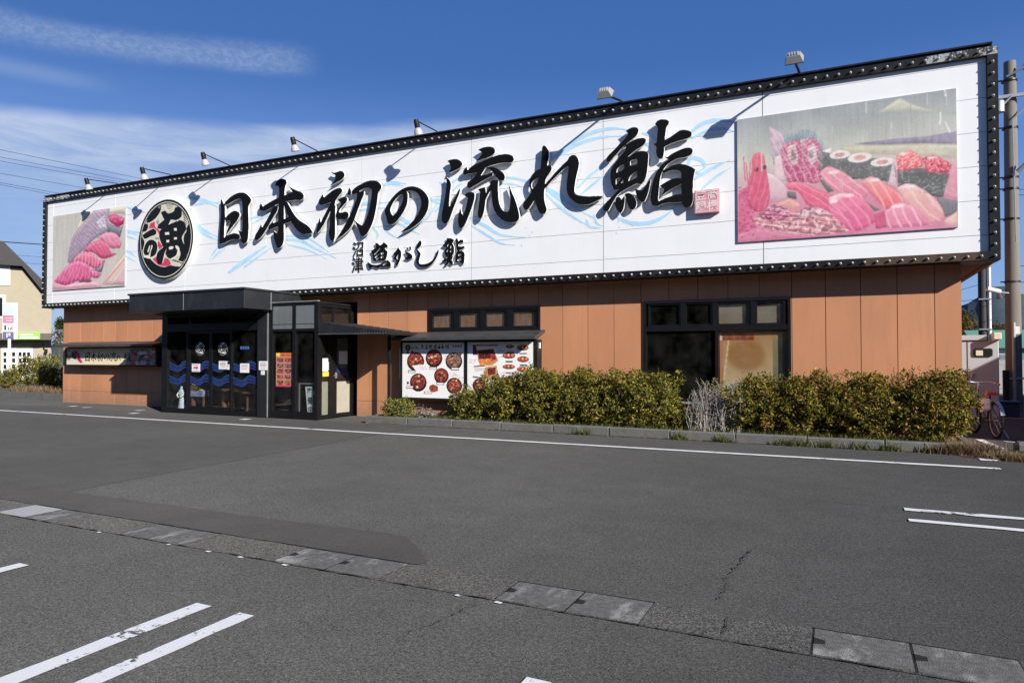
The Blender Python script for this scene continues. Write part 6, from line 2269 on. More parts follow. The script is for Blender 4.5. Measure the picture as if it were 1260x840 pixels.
for i in range(34):
    cx, cy = rg.uniform(880, 1170), rg.uniform(150, 335)
    x, z = zl([(cx, cy)])[0]
    pc.ell(x, z, rg.uniform(.05, .16), rg.uniform(.03, .08), rg.choice([(210, 190, 186), (150, 40, 56), (90, 90, 110), (60, 50, 54), (196, 90, 96), (220, 214, 206)]), amp=30)
pc.build('printed_panel', YM, ls)
# lettering: the big outlines at a ninth of the size
slots = [300, 372, 448, 535, 602, 690, 775]
ends = [362, 440, 528, 600, 690, 752, 862]
for ch, a, c in zip('日本初の流れ鮨', slots, ends):
    pl = LET[ch][1]
    ap = np.concatenate(pl)
    lo, hi = ap.min(0), ap.max(0)
    xa, zt_ = zl([(a, 182 if ch not in 'のれ' else 205)])[0]
    xb, zb_ = zl([(c, 300 if ch not in 'のれ' else 288)])[0]
    me = LET[ch][0].copy()
    n = len(me.vertices)
    co = np.empty(n * 3, np.float32)
    me.vertices.foreach_get('co', co)
    co = co.reshape(-1, 3)
    co[:, 0] = xa + (co[:, 0] - lo[0]) / (hi[0] - lo[0]) * (xb - xa)
    co[:, 2] = zb_ + (co[:, 2] - lo[1]) / (hi[1] - lo[1]) * (zt_ - zb_)
    co[:, 1] = YM - 0.002 + (co[:, 1] - YL) * 0.02
    me.vertices.foreach_set('co', co.ravel())
    me.update()
    link_mesh('letter', me, ls)
b = MB()
b.prism([(lx0 - .25, 13.62, 1.885), (lx1 + .3, 13.62, 1.885), (lx1 + .3, 14.19, 1.995), (lx0 - .1, 14.19, 1.995)], (0, 0, 0.02))
b.box(lx0 - .26, lx1 + .3, 13.60, 13.619, 1.84, 1.91)
b.build('awning', 'awning_metal', ls)

# ================================================================== FLOODLIGHTS
FL = []
labs = ['white bell spotlight above the tuna slices photo, nearest the house',
        'white bell spotlight above the gap between tuna photo and round emblem',
        'white bell spotlight on a black arm above the character closest to the round emblem',
        'white bell spotlight on a black arm above the second and third brush characters',
        'white bell spotlight above the fifth brush character, last of the bell spotlights']
for lab, hp, bp_, hy in zip(labs, ((106, 226), (174.5, 213), (249.5, 195), (360, 177), (512, 156)), ((145, 226), (211, 214), (283, 201.5), (391, 184), (538, 161)), (13.05, 12.95, 13.0, 13.0, 13.05)):
    bx = P(*bp_, YF + 0.05)[0]
    hx, hz = P(*hp, hy)
    t = thing('spotlight', lab, 'spotlight', (bx, YF + 0.05, zt(bx) + 0.03), 'bell spotlights on the sign')
    top = Vector((hx, hy, hz + 0.14))
    MB().tube([(bx, YF + 0.10, zt(bx) + 0.032), (bx, YF + 0.0, zt(bx) + 0.05), top], 0.014, 6).build('arm', 'black_frame', t)
    ax = Vector((0.05, 0.30, -1)).normalized()
    MB().tube([top - ax * 0.03, top + ax * 0.02, top + ax * 0.16], [0.05, 0.062, 0.062], 12).build('lamp_housing', 'black_frame', t)
    q = top + ax * 0.155
    MB().tube([q, q + ax * .04, q + ax * 0.10, q + ax * 0.165], [0.05, 0.075, 0.098, 0.105], 14, cap=False).build('lamp_shade', 'lamp_white', t)
    MB().tube([q + ax * .02, q + ax * 0.09, q + ax * .13], [0.03, 0.055, 0.02], 10).build('bulb', 'lens', t)
labs = ['grey box floodlight leaning out over the last brush character', 'grey box floodlight on a short black stem above the sushi platter photo']
for i, (lab, hp, bp_) in enumerate(zip(labs, ((744, 114), (977, 71)), ((765, 124), (983.5, 86)))):
    bx = P(*bp_, YF + 0.05)[0]
    hy = (12.9, 12.98)[i]
    hx, hz = P(*hp, hy)
    t = thing('floodlight', lab, 'floodlight', (bx, YF + 0.05, zt(bx) + 0.03), 'box floodlights on the sign')
    c = Vector((hx, hy, hz))
    arm = MB().tube([(bx, YF + 0.10, zt(bx) + 0.032), (bx, YF + 0.02, zt(bx) + 0.05), c + Vector((0, .17, .0)), c + Vector((0, .10, .0))], 0.024, 8)
    arm.build('arm', 'black_frame', t)
    e = Vector((1, 0, 0))
    f_ = Vector((0.1, 0.75, -0.66)).normalized()      # facing down and back to the sign
    g_ = e.cross(f_)
    def pt(a, bb, cc): return c + e * a + g_ * bb + f_ * cc
    b = MB()
    w, h, d0 = 0.15, 0.115, 0.05
    A = [pt(-w, -h, d0), pt(w, -h, d0), pt(w, h, d0), pt(-w, h, d0)]
    B = [pt(-w * .72, -h * .62, -d0 * 1.3), pt(w * .72, -h * .62, -d0 * 1.3), pt(w * .72, h * .62, -d0 * 1.3), pt(-w * .72, h * .62, -d0 * 1.3)]
    b.add(A + B, [(4, 5, 6, 7), (0, 1, 5, 4), (1, 2, 6, 5), (2, 3, 7, 6), (3, 0, 4, 7)])
    for q in (-.5, -.2, .1, .4):
        b.prism([pt(w * q, -h * .5, -d0 * 1.31), pt(w * q + .012, -h * .5, -d0 * 1.31), pt(w * q + .012, h * .5, -d0 * 1.31), pt(w * q, h * .5, -d0 * 1.31)], -f_ * .02)
    b.build('casing', 'lamp_grey', t)
    MB().prism([pt(-w * 1.04, -h * 1.04, d0), pt(w * 1.04, -h * 1.04, d0), pt(w * 1.04, h * 1.04, d0), pt(-w * 1.04, h * 1.04, d0)], f_ * .018).build('lens', 'lens', t)

# ================================================================== PLANTING
LEAFC = dict(
    green=[(0.075, 0.090, 0.012), (0.115, 0.120, 0.016), (0.050, 0.060, 0.012), (0.19, 0.175, 0.024), (0.26, 0.22, 0.035), (0.15, 0.10, 0.03)],
    autumn=[(0.075, 0.072, 0.012), (0.17, 0.10, 0.02), (0.045, 0.052, 0.012), (0.25, 0.20, 0.028), (0.22, 0.115, 0.03), (0.15, 0.14, 0.016), (0.12, 0.12, 0.016), (0.10, 0.11, 0.014)],
    lime=[(0.14, 0.16, 0.03), (0.20, 0.20, 0.05), (0.09, 0.11, 0.025), (0.25, 0.22, 0.07)],
    pale=[(0.30, 0.27, 0.25), (0.22, 0.20, 0.18), (0.13, 0.12, 0.09), (0.38, 0.34, 0.32)],
    gold=[(0.14, 0.10, 0.02), (0.10, 0.085, 0.02), (0.06, 0.06, 0.018), (0.19, 0.12, 0.03)],
    dark=[(0.025, 0.035, 0.012), (0.035, 0.045, 0.014), (0.05, 0.055, 0.018)])


for _k, _f in (('green', 1.3), ('autumn', 1.3), ('lime', 1.1)):
    LEAFC[_k] = [tuple(min(.42, c * _f) for c in q) for q in LEAFC[_k]]


def lump(d, ph, amp):
    return 1 + amp * (np.sin(d[:, 0] * 5.3 + ph) * np.sin(d[:, 2] * 6.1 + ph * 1.7) + 0.6 * np.sin(d[:, 1] * 9 + ph * 2.3 + d[:, 0] * 7) + 0.5 * np.sin(d[:, 2] * 13 + d[:, 0] * 11 + ph))


def leaf_cloud(n, c, r, pal, size, seed, boxy=2.6, shell=0.45, amp=0.10, aspect=0.5, zmin=None, updn=0.5):
    rg = np.random.default_rng(seed)
    d = rg.normal(size=(n, 3))
    d /= np.linalg.norm(d, axis=1)[:, None]
    k = (np.abs(d) ** boxy).sum(1) ** (-1 / boxy)
    q = d * k[:, None] * lump(d, seed * 1.3, amp)[:, None]
    rad = 1 - shell * rg.random(n) ** 1.6
    # clusters: pull leaves towards cluster points
    p = q * rad[:, None]
    ncl = max(12, n // 14)
    cl = p[rg.integers(0, n, ncl)]
    pick = rg.integers(0, ncl, n)
    p = np.where(rg.random(n)[:, None] < 0.72, cl[pick] + rg.normal(size=(n, 3)) * (size * 0.95) / np.array(r), p)
    p = p * np.array(r) + np.array(c)
    if zmin is not None:
        keep = p[:, 2] > zmin
        p, d, pick = p[keep], d[keep], pick[keep]
        n = len(p)
    nrm = d * 0.7 + rg.normal(size=(n, 3)) * 0.65 + np.array([0, 0, updn])
    nrm /= np.linalg.norm(nrm, axis=1)[:, None]
    a = np.cross(nrm, rg.normal(size=(n, 3)))
    a /= np.linalg.norm(a, axis=1)[:, None] + 1e-9
    b = np.cross(nrm, a)
    s = size * rg.uniform(0.6, 1.3, n)[:, None]
    a, b = a * s, b * s * aspect
    V = np.stack([p - a, p - b * 0.9 + a * 0.1, p + a, p + b * 0.9 + a * 0.1], 1)
    pal = np.array(LEAFC[pal])
    base = pal[rg.integers(0, len(pal), ncl)][pick]
    own = pal[rg.integers(0, len(pal), n)]
    col = np.where(rg.random(n)[:, None] < 0.6, base, own) * rg.uniform(0.75, 1.25, n)[:, None]
    return V, col


def stems(c, r, n, m, seed, z0=0.0, rad=0.012, spread=0.9, name='stem', parent=None):
    rg = random.Random(seed)
    b = MB()
    for i in range(n):
        x0, y0 = c[0] + rg.uniform(-.35, .35) * r[0], c[1] + rg.uniform(-.35, .35) * r[1]
        x1, y1 = c[0] + rg.uniform(-spread, spread) * r[0], c[1] + rg.uniform(-spread, spread) * r[1]
        z1 = z0 + (c[2] + r[2] - z0) * rg.uniform(.6, .98)
        mid = ((x0 + x1) / 2 + rg.uniform(-.05, .05), (y0 + y1) / 2 + rg.uniform(-.05, .05), z0 + (z1 - z0) * .5)
        b.tube([(x0, y0, z0), mid, (x1, y1, z1)], [rad, rad * .7, rad * .35], 5, cap=False)
    return b.build(name, m, parent)


def shrub(name, label, cat, group, x, hw, h, y, hd, pal, n, size, seed, z0=0.1, extra=None, **k):
    t = thing(name, label, cat, (x, y, z0), group)
    zc_ = z0 + (h - z0) * 0.52
    V, C_l = leaf_cloud(n, (x, y, zc_), (hw, hd, (h - z0) * 0.49), pal, size, seed, zmin=z0 + (0.09 if name == 'hedge_shrub' else 0.02), **k)
    # loose sprigs standing out of the clipped outline
    rg = np.random.default_rng(seed + 99)
    sv, scol = [], []
    for i in range(int(26 * hw)):
        a = rg.uniform(-1, 1, 2)
        bx, by = x + a[0] * hw * .95, y + a[1] * hd * .8
        hh = rg.uniform(.05, .2)
        m_ = 10
        zz = h - .06 + np.linspace(0, hh, m_)
        pp = np.stack([bx + rg.normal(0, .015, m_) + np.linspace(0, rg.normal(0, .05), m_), by + rg.normal(0, .015, m_), zz], 1)
        aa = rg.normal(size=(m_, 3)); aa /= np.linalg.norm(aa, axis=1)[:, None]
        bb = np.cross(aa, rg.normal(size=(m_, 3))); bb /= np.linalg.norm(bb, axis=1)[:, None]
        s = size * .8
        sv.append(np.stack([pp - aa * s, pp - bb * s * .4, pp + aa * s, pp + bb * s * .4], 1))
        scol.append(np.array(LEAFC[pal])[rg.integers(0, len(LEAFC[pal]), m_)])
    V = np.concatenate([V] + sv)
    C_l = np.concatenate([C_l] + scol)
    link_mesh('foliage', quads_mesh('foliage', V, C_l, M['leaf']), t)
    stems((x, y, zc_), (hw, hd, h - zc_), int(16 + 20 * hw), 'twig', seed, z0, parent=t)
    return t


GH = 'clipped shrubs of the hedge along the kerb'
specs = [
    ('lowest hedge shrub, in front of the first panel of the menu board', -7.45, .50, .80, 'green'),
    ('green hedge shrub covering the foot of the second menu panel', -6.62, .55, 1.08, 'green'),
    ('green hedge shrub in front of the wall just past the menu board', -5.72, .60, 1.20, 'green'),
    ('olive hedge shrub before the plain wall between menu board and picture window', -4.75, .62, 1.19, 'green'),
    ('olive hedge shrub under the dark window half, before the gap in the hedge', -3.62, .78, 1.20, 'green'),
    ('orange-tipped hedge shrub before the rusty pane, beside the bleached twigs', -1.42, .56, 1.10, 'autumn'),
    ('orange-tipped hedge shrub at the frame end of the picture window', -.55, .56, 1.17, 'autumn'),
    ('rust-flecked hedge shrub in the middle of the plain wall past the picture window', .38, .58, 1.20, 'autumn'),
    ('rust-flecked last hedge shrub at the building corner, near the bicycle', 1.34, .60, 1.25, 'autumn')]
for i, (lab, x, hw, h, pal) in enumerate(specs):
    shrub('hedge_shrub', lab, 'shrub', GH, x, hw, h, 13.42, .46, pal, int(11500 * hw / .6 * h / 1.15), .033, 100 + i, boxy=2.7, amp=.2)
shrub('low_shrub', 'low yellow-green shrub in the kerb corner by the awning post', 'shrub', None, -9.32, .38, .52, 13.22, .26, 'lime', 2600, .03, 201, boxy=2.2, amp=.2)
shrub('low_shrub', 'sparse dry little plant between the yellow-green shrub and the hedge', 'shrub', None, -8.55, .28, .34, 13.2, .2, 'pale', 420, .028, 202, boxy=2.2, amp=.25, shell=.9)
shrub('low_shrub', 'small green undergrowth plant at the gap of the hedge below the dark window', 'shrub', None, -2.55, .32, .50, 13.3, .25, 'green', 1300, .028, 203, boxy=2.0, amp=.25, shell=.8)
# bleached twiggy bush in the gap
t = thing('dead_bush', 'bleached leafless twiggy bush in the gap of the hedge before the rusty pane', 'bush', (-2.25, 13.3, .1))
rg = random.Random(12)
b = MB()
for i in range(330):
    x0 = -2.62 + rg.random() * .95
    y0 = 13.3 + rg.uniform(-.22, .22)
    hgt = rg.uniform(.3, .78) + (.16 if x0 > -2.35 else 0)
    pts_ = [(x0, y0, .1)]
    x, y = x0, y0
    for k in range(1, 6):
        x += rg.uniform(-.045, .05)
        y += rg.uniform(-.04, .03)
        pts_.append((x, y, .1 + hgt * k / 5))
    b.tube(pts_, [.0065, .006, .005, .004, .003, .002], 4, cap=False)
    for k in range(4):
        j = rg.randint(1, 5)
        p_ = Vector(pts_[j])
        b.tube([p_, p_ + Vector((rg.uniform(-.1, .1), rg.uniform(-.07, .07), rg.uniform(.0, .12)))], [.0035, .0018], 4, cap=False)
b.build('stem', 'dead', t)
V1, C1 = leaf_cloud(700, (-1.98, 13.3, .92), (.46, .3, .22), 'lime', .02, 77, shell=.9)
V2, C2 = leaf_cloud(900, (-2.2, 13.3, .6), (.45, .28, .42), 'pale', .017, 78, shell=.95)
V, C_l = np.concatenate([V1, V2]), np.concatenate([C1, C2])
link_mesh('foliage', quads_mesh('foliage', V, C_l, M['leaf']), t)


def blades(n, fx, pal, h, w, seed, name):
    rg = np.random.default_rng(seed)
    p = fx(rg, n)
    a = rg.uniform(0, 2 * math.pi, n)
    s = np.stack([np.cos(a), np.sin(a), np.zeros(n)], 1) * (w * rg.uniform(.6, 1.4, n))[:, None]
    lean = np.stack([rg.normal(0, .45, n), rg.normal(0, .45, n), np.ones(n)], 1) * (h * rg.uniform(.4, 1.3, n))[:, None]
    V = np.stack([p - s, p + s, p + lean + s * .15, p + lean - s * .15], 1)
    pal = np.array(LEAFC[pal])
    c = pal[rg.integers(0, len(pal), n)] * rg.uniform(.7, 1.3, n)[:, None]
    o = link_mesh(name, quads_mesh(name, V, c, M['leaf']))
    return tag(o, kind='stuff')


LEAFC['straw'] = [(0.26, 0.19, 0.10), (0.20, 0.13, 0.07), (0.32, 0.25, 0.15), (0.15, 0.09, 0.05)]
LEAFC['weed'] = [(0.10, 0.13, 0.025), (0.15, 0.16, 0.04), (0.07, 0.09, 0.02), (0.22, 0.18, 0.07)]


def bed(rg, n):
    x = rg.uniform(-9.7, 1.75, n)
    return np.stack([x, 12.97 + rg.random(n) ** 2 * .5, np.full(n, .115)], 1)


def clumps(spots, r, z):
    def f(rg, n):
        s = np.array(spots)[rg.integers(0, len(spots), n)]
        return np.stack([s[:, 0] + rg.normal(0, r, n), s[:, 1] + np.abs(rg.normal(0, r * .35, n)) * np.sign(s[:, 2]), np.full(n, z)], 1)
    return f


blades(3800, bed, 'weed', .10, .006, 1, 'bed_grass')
base_spots = [(-.9, 12.76, -1), (-.62, 12.77, -1), (-.2, 12.77, -1), (.25, 12.76, -1), (-1.9, 12.77, -1), (.7, 12.77, -1), (-4.6, 12.78, -1), (1.3, 12.77, -1), (-2.7, 12.78, -1)]
blades(900, clumps(base_spots, .09, .0), 'weed', .13, .007, 2, 'kerb_weeds')
blades(2600, clumps([(1.75, 12.78, -1), (1.92, 12.9, -1), (1.85, 13.1, 1), (1.6, 12.78, -1), (2.05, 12.75, 1)], .12, .0), 'straw', .17, .006, 3, 'dry_grass')
blades(1500, clumps([(2.3, 12.35, -1), (2.55, 12.3, -1), (2.2, 12.45, 1), (2.9, 12.3, -1)], .13, .0), 'straw', .12, .006, 4, 'dry_grass')
kd = np.array(k0) - np.array(k1)
blades(2500, lambda rg, n: np.stack([k1[0] + (.02 + .5 * (tt_ := rg.random(n))) * kd[0] + rg.normal(0, .1, n), k1[1] + (.02 + .5 * tt_) * kd[1] + .3 + rg.random(n) * .6, np.full(n, .14)], 1), 'straw', .26, .012, 5, 'dry_grass')


def litter(n, fx, seed):
    rg = np.random.default_rng(seed)
    p = fx(rg, n)
    a = rg.uniform(0, 2 * math.pi, n)
    s = rg.uniform(.008, .022, n)[:, None]
    u = np.stack([np.cos(a), np.sin(a), rg.normal(0, .3, n)], 1) * s
    v = np.stack([-np.sin(a), np.cos(a), rg.normal(0, .3, n)], 1) * s * .6
    V = np.stack([p - u, p - v, p + u, p + v], 1)
    pal = np.array([(0.16, 0.06, 0.03), (0.22, 0.10, 0.04), (0.12, 0.06, 0.035), (0.25, 0.15, 0.07)])
    return tag(link_mesh('leaf_litter', quads_mesh('leaf_litter', V, pal[rg.integers(0, 4, n)], M['leaf'])), kind='stuff')


litter(1500, lambda rg, n: np.stack([rg.uniform(-10, 2.1, n), 12.79 - np.abs(rg.normal(0, .035, n)), np.full(n, .014)], 1), 1)
litter(500, lambda rg, n: np.stack([rg.normal(1.9, .2, n), rg.normal(12.7, .12, n), np.full(n, .014)], 1), 2)
litter(500, lambda rg, n: np.stack([rg.normal(2.6, .3, n), rg.normal(12.25, .1, n), np.full(n, .014)], 1), 3)

# ================================================================== RIGHT OF THE BUILDING
kerb_run(2.42, 8.0, 12.45, 12.60, 0.11, 8)
b = MB()
b.box(2.95, 12, 19.3, 19.45, -0.05, 0.12, b=.015)
tag(b.build('kerb', 'kerb'), kind='structure')
t = tag(MB().box(2.52, 2.72, 13.5, 13.75, -.03, .16, b=.05).build('kerb_stone', 'kerb', origin=(2.6, 13.6, 0)), 'small dark stone block on the asphalt past the dry grass', 'stone')

# grey hut
hut = thing('utility_hut', 'light grey prefabricated hut with one small rounded window behind the building corner', 'hut', (2.4, 21, 0))
hx0, hx1, hzt = 1.2, P(1229.3, 440, 20)[0], P(1200, 419, 20)[1]
b = MB()
b.box(hx0, hx1, 20.0, 22.2, 0.02, hzt, b=.02)
b.build('wall', 'hut', hut)
MB().box(hx0 - .05, P(1214, 413, 20)[0], 19.95, 22.25, hzt + .005, P(1200, 412.3, 20)[1], b=.01).build('roof', 'hut', hut)
xd = P(1190.3, 440, 20)[0]
MB().box(xd - .008, xd + .008, 19.994, 19.998, .1, hzt - .02).build('door_seam', 'gap', hut)
wx0, wz1 = P(1197, 428.5, 20)
wx1, wz0 = P(1221.3, 438.8, 20)
rad = .05
def rr_poly(x0, x1, z0, z1, r, y):
    pts_ = []
    for cx, cz, a0 in ((x1 - r, z1 - r, 0), (x0 + r, z1 - r, 90), (x0 + r, z0 + r, 180), (x1 - r, z0 + r, 270)):
        for k in range(5):
            a = R_(a0 + k * 22.5)
            pts_.append((cx + r * math.cos(a), y, cz + r * math.sin(a)))
    return pts_[::-1]
wo = MB().prism(rr_poly(wx0, wx1, wz0, wz1, rad, 19.97), (0, .028, 0)).build('window', 'rubber', hut)
MB().prism(rr_poly(wx0 + .02, wx1 - .02, wz0 + .02, wz1 - .02, rad * .7, 19.962), (0, .006, 0)).build('pane', mat('dark pane', (.02, .025, .025), .12, spec=.7), wo)
MB().box(P(1200.5, 430, 20)[0], P(1209, 430, 20)[0], 19.955, 19.96, wz0 + .03, wz1 - .05).build('curtain', 'beige', wo)
MB().box(xd + .06, xd + .12, 19.93, 19.99, P(1190, 464, 20)[1], P(1190, 459, 20)[1], b=.01).build('handle', 'steel', hut)
MB().box(xd - .12, xd - .08, 19.94, 19.99, P(1190, 463, 20)[1], P(1190, 459, 20)[1], b=.01).build('handle', 'steel', hut)
c0_, c1_ = P(1222.3, 417.8, 19.8), P(1232, 409, 19.8)
tag(MB().box(c0_[0], c1_[0], 19.75, 20.1, c0_[1], c1_[1], b=.012).box(c0_[0] + .03, c1_[0] - .03, 19.82, 20.0, c0_[1] - .03, c0_[1] - .001).build('meter_box', 'beige', origin=(c0_[0], 19.9, c0_[1])), 'cream box fixed at the roof corner of the grey hut', 'box')
# navy bins
bn = thing('storage_bin', 'dark navy plastic bin at the foot of the concrete pole', 'bin', (3.55, 20.4, 0))
MB().prism([(3.24, 20.2, .004), (3.86, 20.2, .004), (3.86, 20.62, .004), (3.24, 20.62, .004)], (0, 0, .40)).build('body', 'blue_bin', bn)
MB().box(3.2, 3.9, 20.16, 20.66, .405, .45, b=.012).build('lid', 'blue_bin', bn)

# utility pole with cross-arms
px_ = P(1246, 300, 23.75)[0] - .02
up = thing('utility_pole', 'tall round concrete utility pole carrying cross-arms and insulators beside the sign', 'utility pole', (px_, 23.75, 0))
lean = -0.03
MB().tube([(px_ + lean * z / 10 * -0.6, 23.75, z) for z in (0, 3, 6, 10.0)], [.205, .19, .172, .15], 20).build('pole', 'pole', up)
def pz(py): return P(1242, py, 23.75)[1]
z1_, z2_ = pz(121), pz(92)
MB().box(px_ - .42, px_ + 1.7, 23.52, 23.59, z1_ - .045, z1_ + .045).build('cross_arm', 'steel', up)
MB().tube([(px_ + .0, 23.5, z1_ - .7), (px_ + .75, 23.5, z1_ - .02)], .022, 6).build('brace', 'steel', up)
MB().tube([(px_ - .25, 23.5, z1_ - .3), (px_ + .0, 23.5, z1_ - .02)], .03, 6).build('brace', 'steel', up)
MB().tube([(px_ - .1, 23.55, pz(97)), (px_ + .3, 23.5, z2_ + .06)], .03, 6).build('brace', 'steel', up)
for zz in (pz(100), pz(158), pz(219), pz(233), pz(270), pz(347)):
    MB().tube([(px_, 23.75, zz - .025), (px_, 23.75, zz + .025)], .2, 16).box(px_ - .3, px_ - .2, 23.62, 23.66, zz - .02, zz + .02).build('band', 'charcoal', up)
for (dx, zz, r, h) in ((.32, z2_ - .02, .055, .26), (.9, z1_ + .06, .06, .22), (1.4, z1_ + .06, .06, .22), (-.35, z1_ + .06, .055, .18), (.55, pz(88), .05, .16), (.75, pz(100), .05, .14)):
    MB().tube([(px_ + dx, 23.52, zz + h * k / 5) for k in range(6)], [r * .6, r, r * .7, r, r * .7, r * .5], 10).build('insulator', 'porcelain', up)
b = MB()
b.tube([(px_ - .3, 23.5, z1_ - .45), (px_ - .3, 23.5, z1_ - .15)], .14, 12)
b.tube([(px_ + .1, 23.45, pz(215)), (px_ + .55, 23.3, pz(196))], .06, 8)
b.tube([(px_ + .05, 23.5, pz(300)), (px_ + .02, 23.52, pz(150))], .018, 6)
b.build('fitting', 'steel', up)
MB().box(px_ + .0, px_ + .11, 23.50, 23.515, pz(411), pz(402)).build('plate', 'paper', up)
b = MB()
b.tube([(px_ - .03, 23.5, 0), (px_ - .03, 23.52, 2.5)], .05, 8)
b.box(px_ - .24, px_ + .24, 23.5, 23.53, pz(466), pz(464))
b.build('cable_guard', 'steel', up)
MB().box(px_ - .3, px_ - .16, 23.45, 23.6, pz(500), pz(455), b=.02).build('cabinet', 'rubber', up)
cm = thing('security_camera', 'white security camera on a bracket of the concrete pole', 'camera', (px_ - .25, 23.4, pz(360)))
c = Vector((px_ - .5, 23.35, pz(359)))
MB().tube([c + Vector((-.17, -.05, .07)), c + Vector((.14, .03, -.02))], [.07, .07], 12).build('body', 'white_paint', cm)
MB().tube([c + Vector((.1, .0, -.06)), c + Vector((.14, 0.05, -.2))], [.05, .08], 10).build('dome', 'lens', cm)
MB().tube([c + Vector((.1, .02, -.03)), c + Vector((.42, .3, -.05))], .025, 8).build('bracket', 'steel', cm)
# second pole, dark with a white pipe
q = P(1209.3, 380, 30)[0]
p2 = thing('utility_pole', 'dark slim pole with a white pipe strapped to it, behind the grey hut', 'utility pole', (q, 30, 0))
MB().tube([(q, 30, 0), (q, 30, 8.5)], [.15, .13], 14).build('pole', mat('dark pole', (.035, .035, .04), .7), p2)
MB().tube([(q + .19, 29.9, 0), (q + .19, 29.9, 8.3)], .055, 8).build('pipe', 'white_paint', p2)
b = MB()
for z in (2.5, 3.6, 4.8):
    b.box(q - .15, q + .25, 29.82, 29.85, z, z + .05)
b.build('strap', 'steel', p2)

# building with green roof, block wall
gb = thing('green_roof_shed', 'low white shed with a green sheet roof far behind the concrete pole', 'shed', (9, 46, 0))
MB().box(6.9, 16, 44.9, 52, 0, 2.05).build('wall', 'white_paint', gb)
b = MB()
b.prism([(6.6, 44.6, 1.98), (16.3, 44.6, 1.98), (16.3, 48.5, 3.0), (6.6, 48.5, 3.0)], (0, 0, .08))
b.box(8.55, 16.0, 44.86, 44.897, 1.1, 2.0)
b.build('roof', 'roof_green', gb)
wn = MB().box(7.7, 8.3, 44.86, 44.898, .9, 1.65).build('window', 'steel', gb)
MB().box(7.74, 8.26, 44.85, 44.858, .94, 1.61).build('pane', mat('grey pane', (.22, .24, .28), .3), wn)
bw_ = thing('block_wall', 'pale concrete block wall behind the concrete pole', 'wall', (8, 34, 0))
b = MB()
for j in range(7):
    for i in range(26):
        x = 4.6 + i * .4 + (j % 2) * .2
        b.box(x + .004, x + .396, 34, 34.12, j * .2 + .004, j * .2 + .196)
b.build('blocks', mat('pale block', (.42, .42, .41), .85, var=.12, scale=6), bw_)
# neighbouring building just off to the side: shades the hut, bicycle and yard
nb = thing('neighbour_building', 'plain grey neighbouring building beside the yard', 'building', (12, 19, 0))
MB().box(9, 16, 11.7, 28, 0, 4.4).build('wall', mat('grey stucco', (.30, .30, .30), .85), nb)
b = MB()
for y in (14, 18, 22):
    b.box(8.97, 8.996, y, y + 1.6, 1.0, 2.3)
b.build('window', mat('window dark', (.03, .035, .04), .15, spec=.7), nb)
MB().box(8.8, 16.2, 11.5, 28.2, 4.402, 4.6).build('roof', 'roof_dark', nb)

# bicycle
bk = thing('bicycle', 'silver bicycle with a red saddle parked on its stand past the end of the hedge', 'bicycle', (2.55, 15.6, 0))
o_ = Vector((2.60, 15.55, 0))
dirb = Vector((-.17, .985, 0)).normalized()
sd_ = Vector((dirb.y, -dirb.x, 0))
def bp(f, s, z): return o_ + dirb * f + sd_ * s + Vector((0, 0, z))
def wheel(f):
    tb, rb = MB(), MB()
    n = 28
    for (r, w, mb_) in ((.315, .022, tb), (.29, .011, rb)):
        m_ = 8
        vs = []
        for i in range(n):
            a = 2 * math.pi * i / n
            for j in range(m_):
                t_ = 2 * math.pi * j / m_
                rr_ = r + w * math.cos(t_)
                vs.append(bp(f + rr_ * math.cos(a), w * math.sin(t_), .337 + rr_ * math.sin(a)))
        mb_.add(vs, [(i * m_ + j, i * m_ + (j + 1) % m_, ((i + 1) % n) * m_ + (j + 1) % m_, ((i + 1) % n) * m_ + j) for i in range(n) for j in range(m_)], 0, True)
    for i in range(14):
        a = 2 * math.pi * i / 14
        rb.tube([bp(f, .03 * (-1) ** i, .337), bp(f + .29 * math.cos(a), 0, .337 + .29 * math.sin(a))], .003, 4, cap=False)
    rb.tube([bp(f, -.05, .337), bp(f, .05, .337)], .02, 8)
    w_ = thing_part = tb.build('wheel', 'rubber', bk)
    rb.build('rim', 'chrome', w_)
wheel(0.0)
wheel(1.06)
b = MB()
b.tube([bp(0, .06, .337), bp(.42, .03, .30), bp(.42, .0, .30)], .013, 6)
b.tube([bp(0, -.06, .337), bp(.42, -.03, .30)], .013, 6)
b.tube([bp(.42, 0, .28), bp(.24, 0, .82)], .016, 8)
b.tube([bp(.42, 0, .30), bp(.88, 0, .68)], .018, 8)
b.tube([bp(.32, 0, .58), bp(.88, 0, .72)], .014, 8)
b.tube([bp(0, .06, .337), bp(.3, .0, .66)], .010, 6)
b.tube([bp(0, -.06, .337), bp(.3, .0, .66)], .010, 6)
b.tube([bp(.84, 0, .9), bp(.92, 0, .62), bp(1.06, .05, .337)], .014, 6)
b.build('frame', mat('bicycle frame paint', (.06, .065, .07), .35, metal=.4), bk)
b = MB()
b.tube([bp(.84, 0, .88), bp(.84, 0, 1.0)], .014, 8)
b.tube([bp(.70, -.28, 1.0), bp(.82, -.2, 1.04), bp(.86, 0, 1.02), bp(.82, .2, 1.04), bp(.70, .28, 1.0)], .012, 8)
b.build('handlebar', 'chrome', bk)
for s in (-1, 1):
    MB().tube([bp(.62, .29 * s, .99), bp(.74, .27 * s, 1.01)], .018, 8).build('grip', 'red', bk)
b = MB()
vs = []
for f, w, zt_, zb in ((-.02, .10, .86, .80), (.06, .11, .88, .80), (.16, .07, .875, .815), (.27, .025, .865, .825)):
    f += .14
    vs += [bp(f, -w, zb), bp(f, -w * .8, zt_), bp(f, w * .8, zt_), bp(f, w, zb)]
fs = []
for i in range(3):
    for j in range(4):
        fs.append((i * 4 + j, i * 4 + (j + 1) % 4, i * 4 + 4 + (j + 1) % 4, i * 4 + 4 + j))
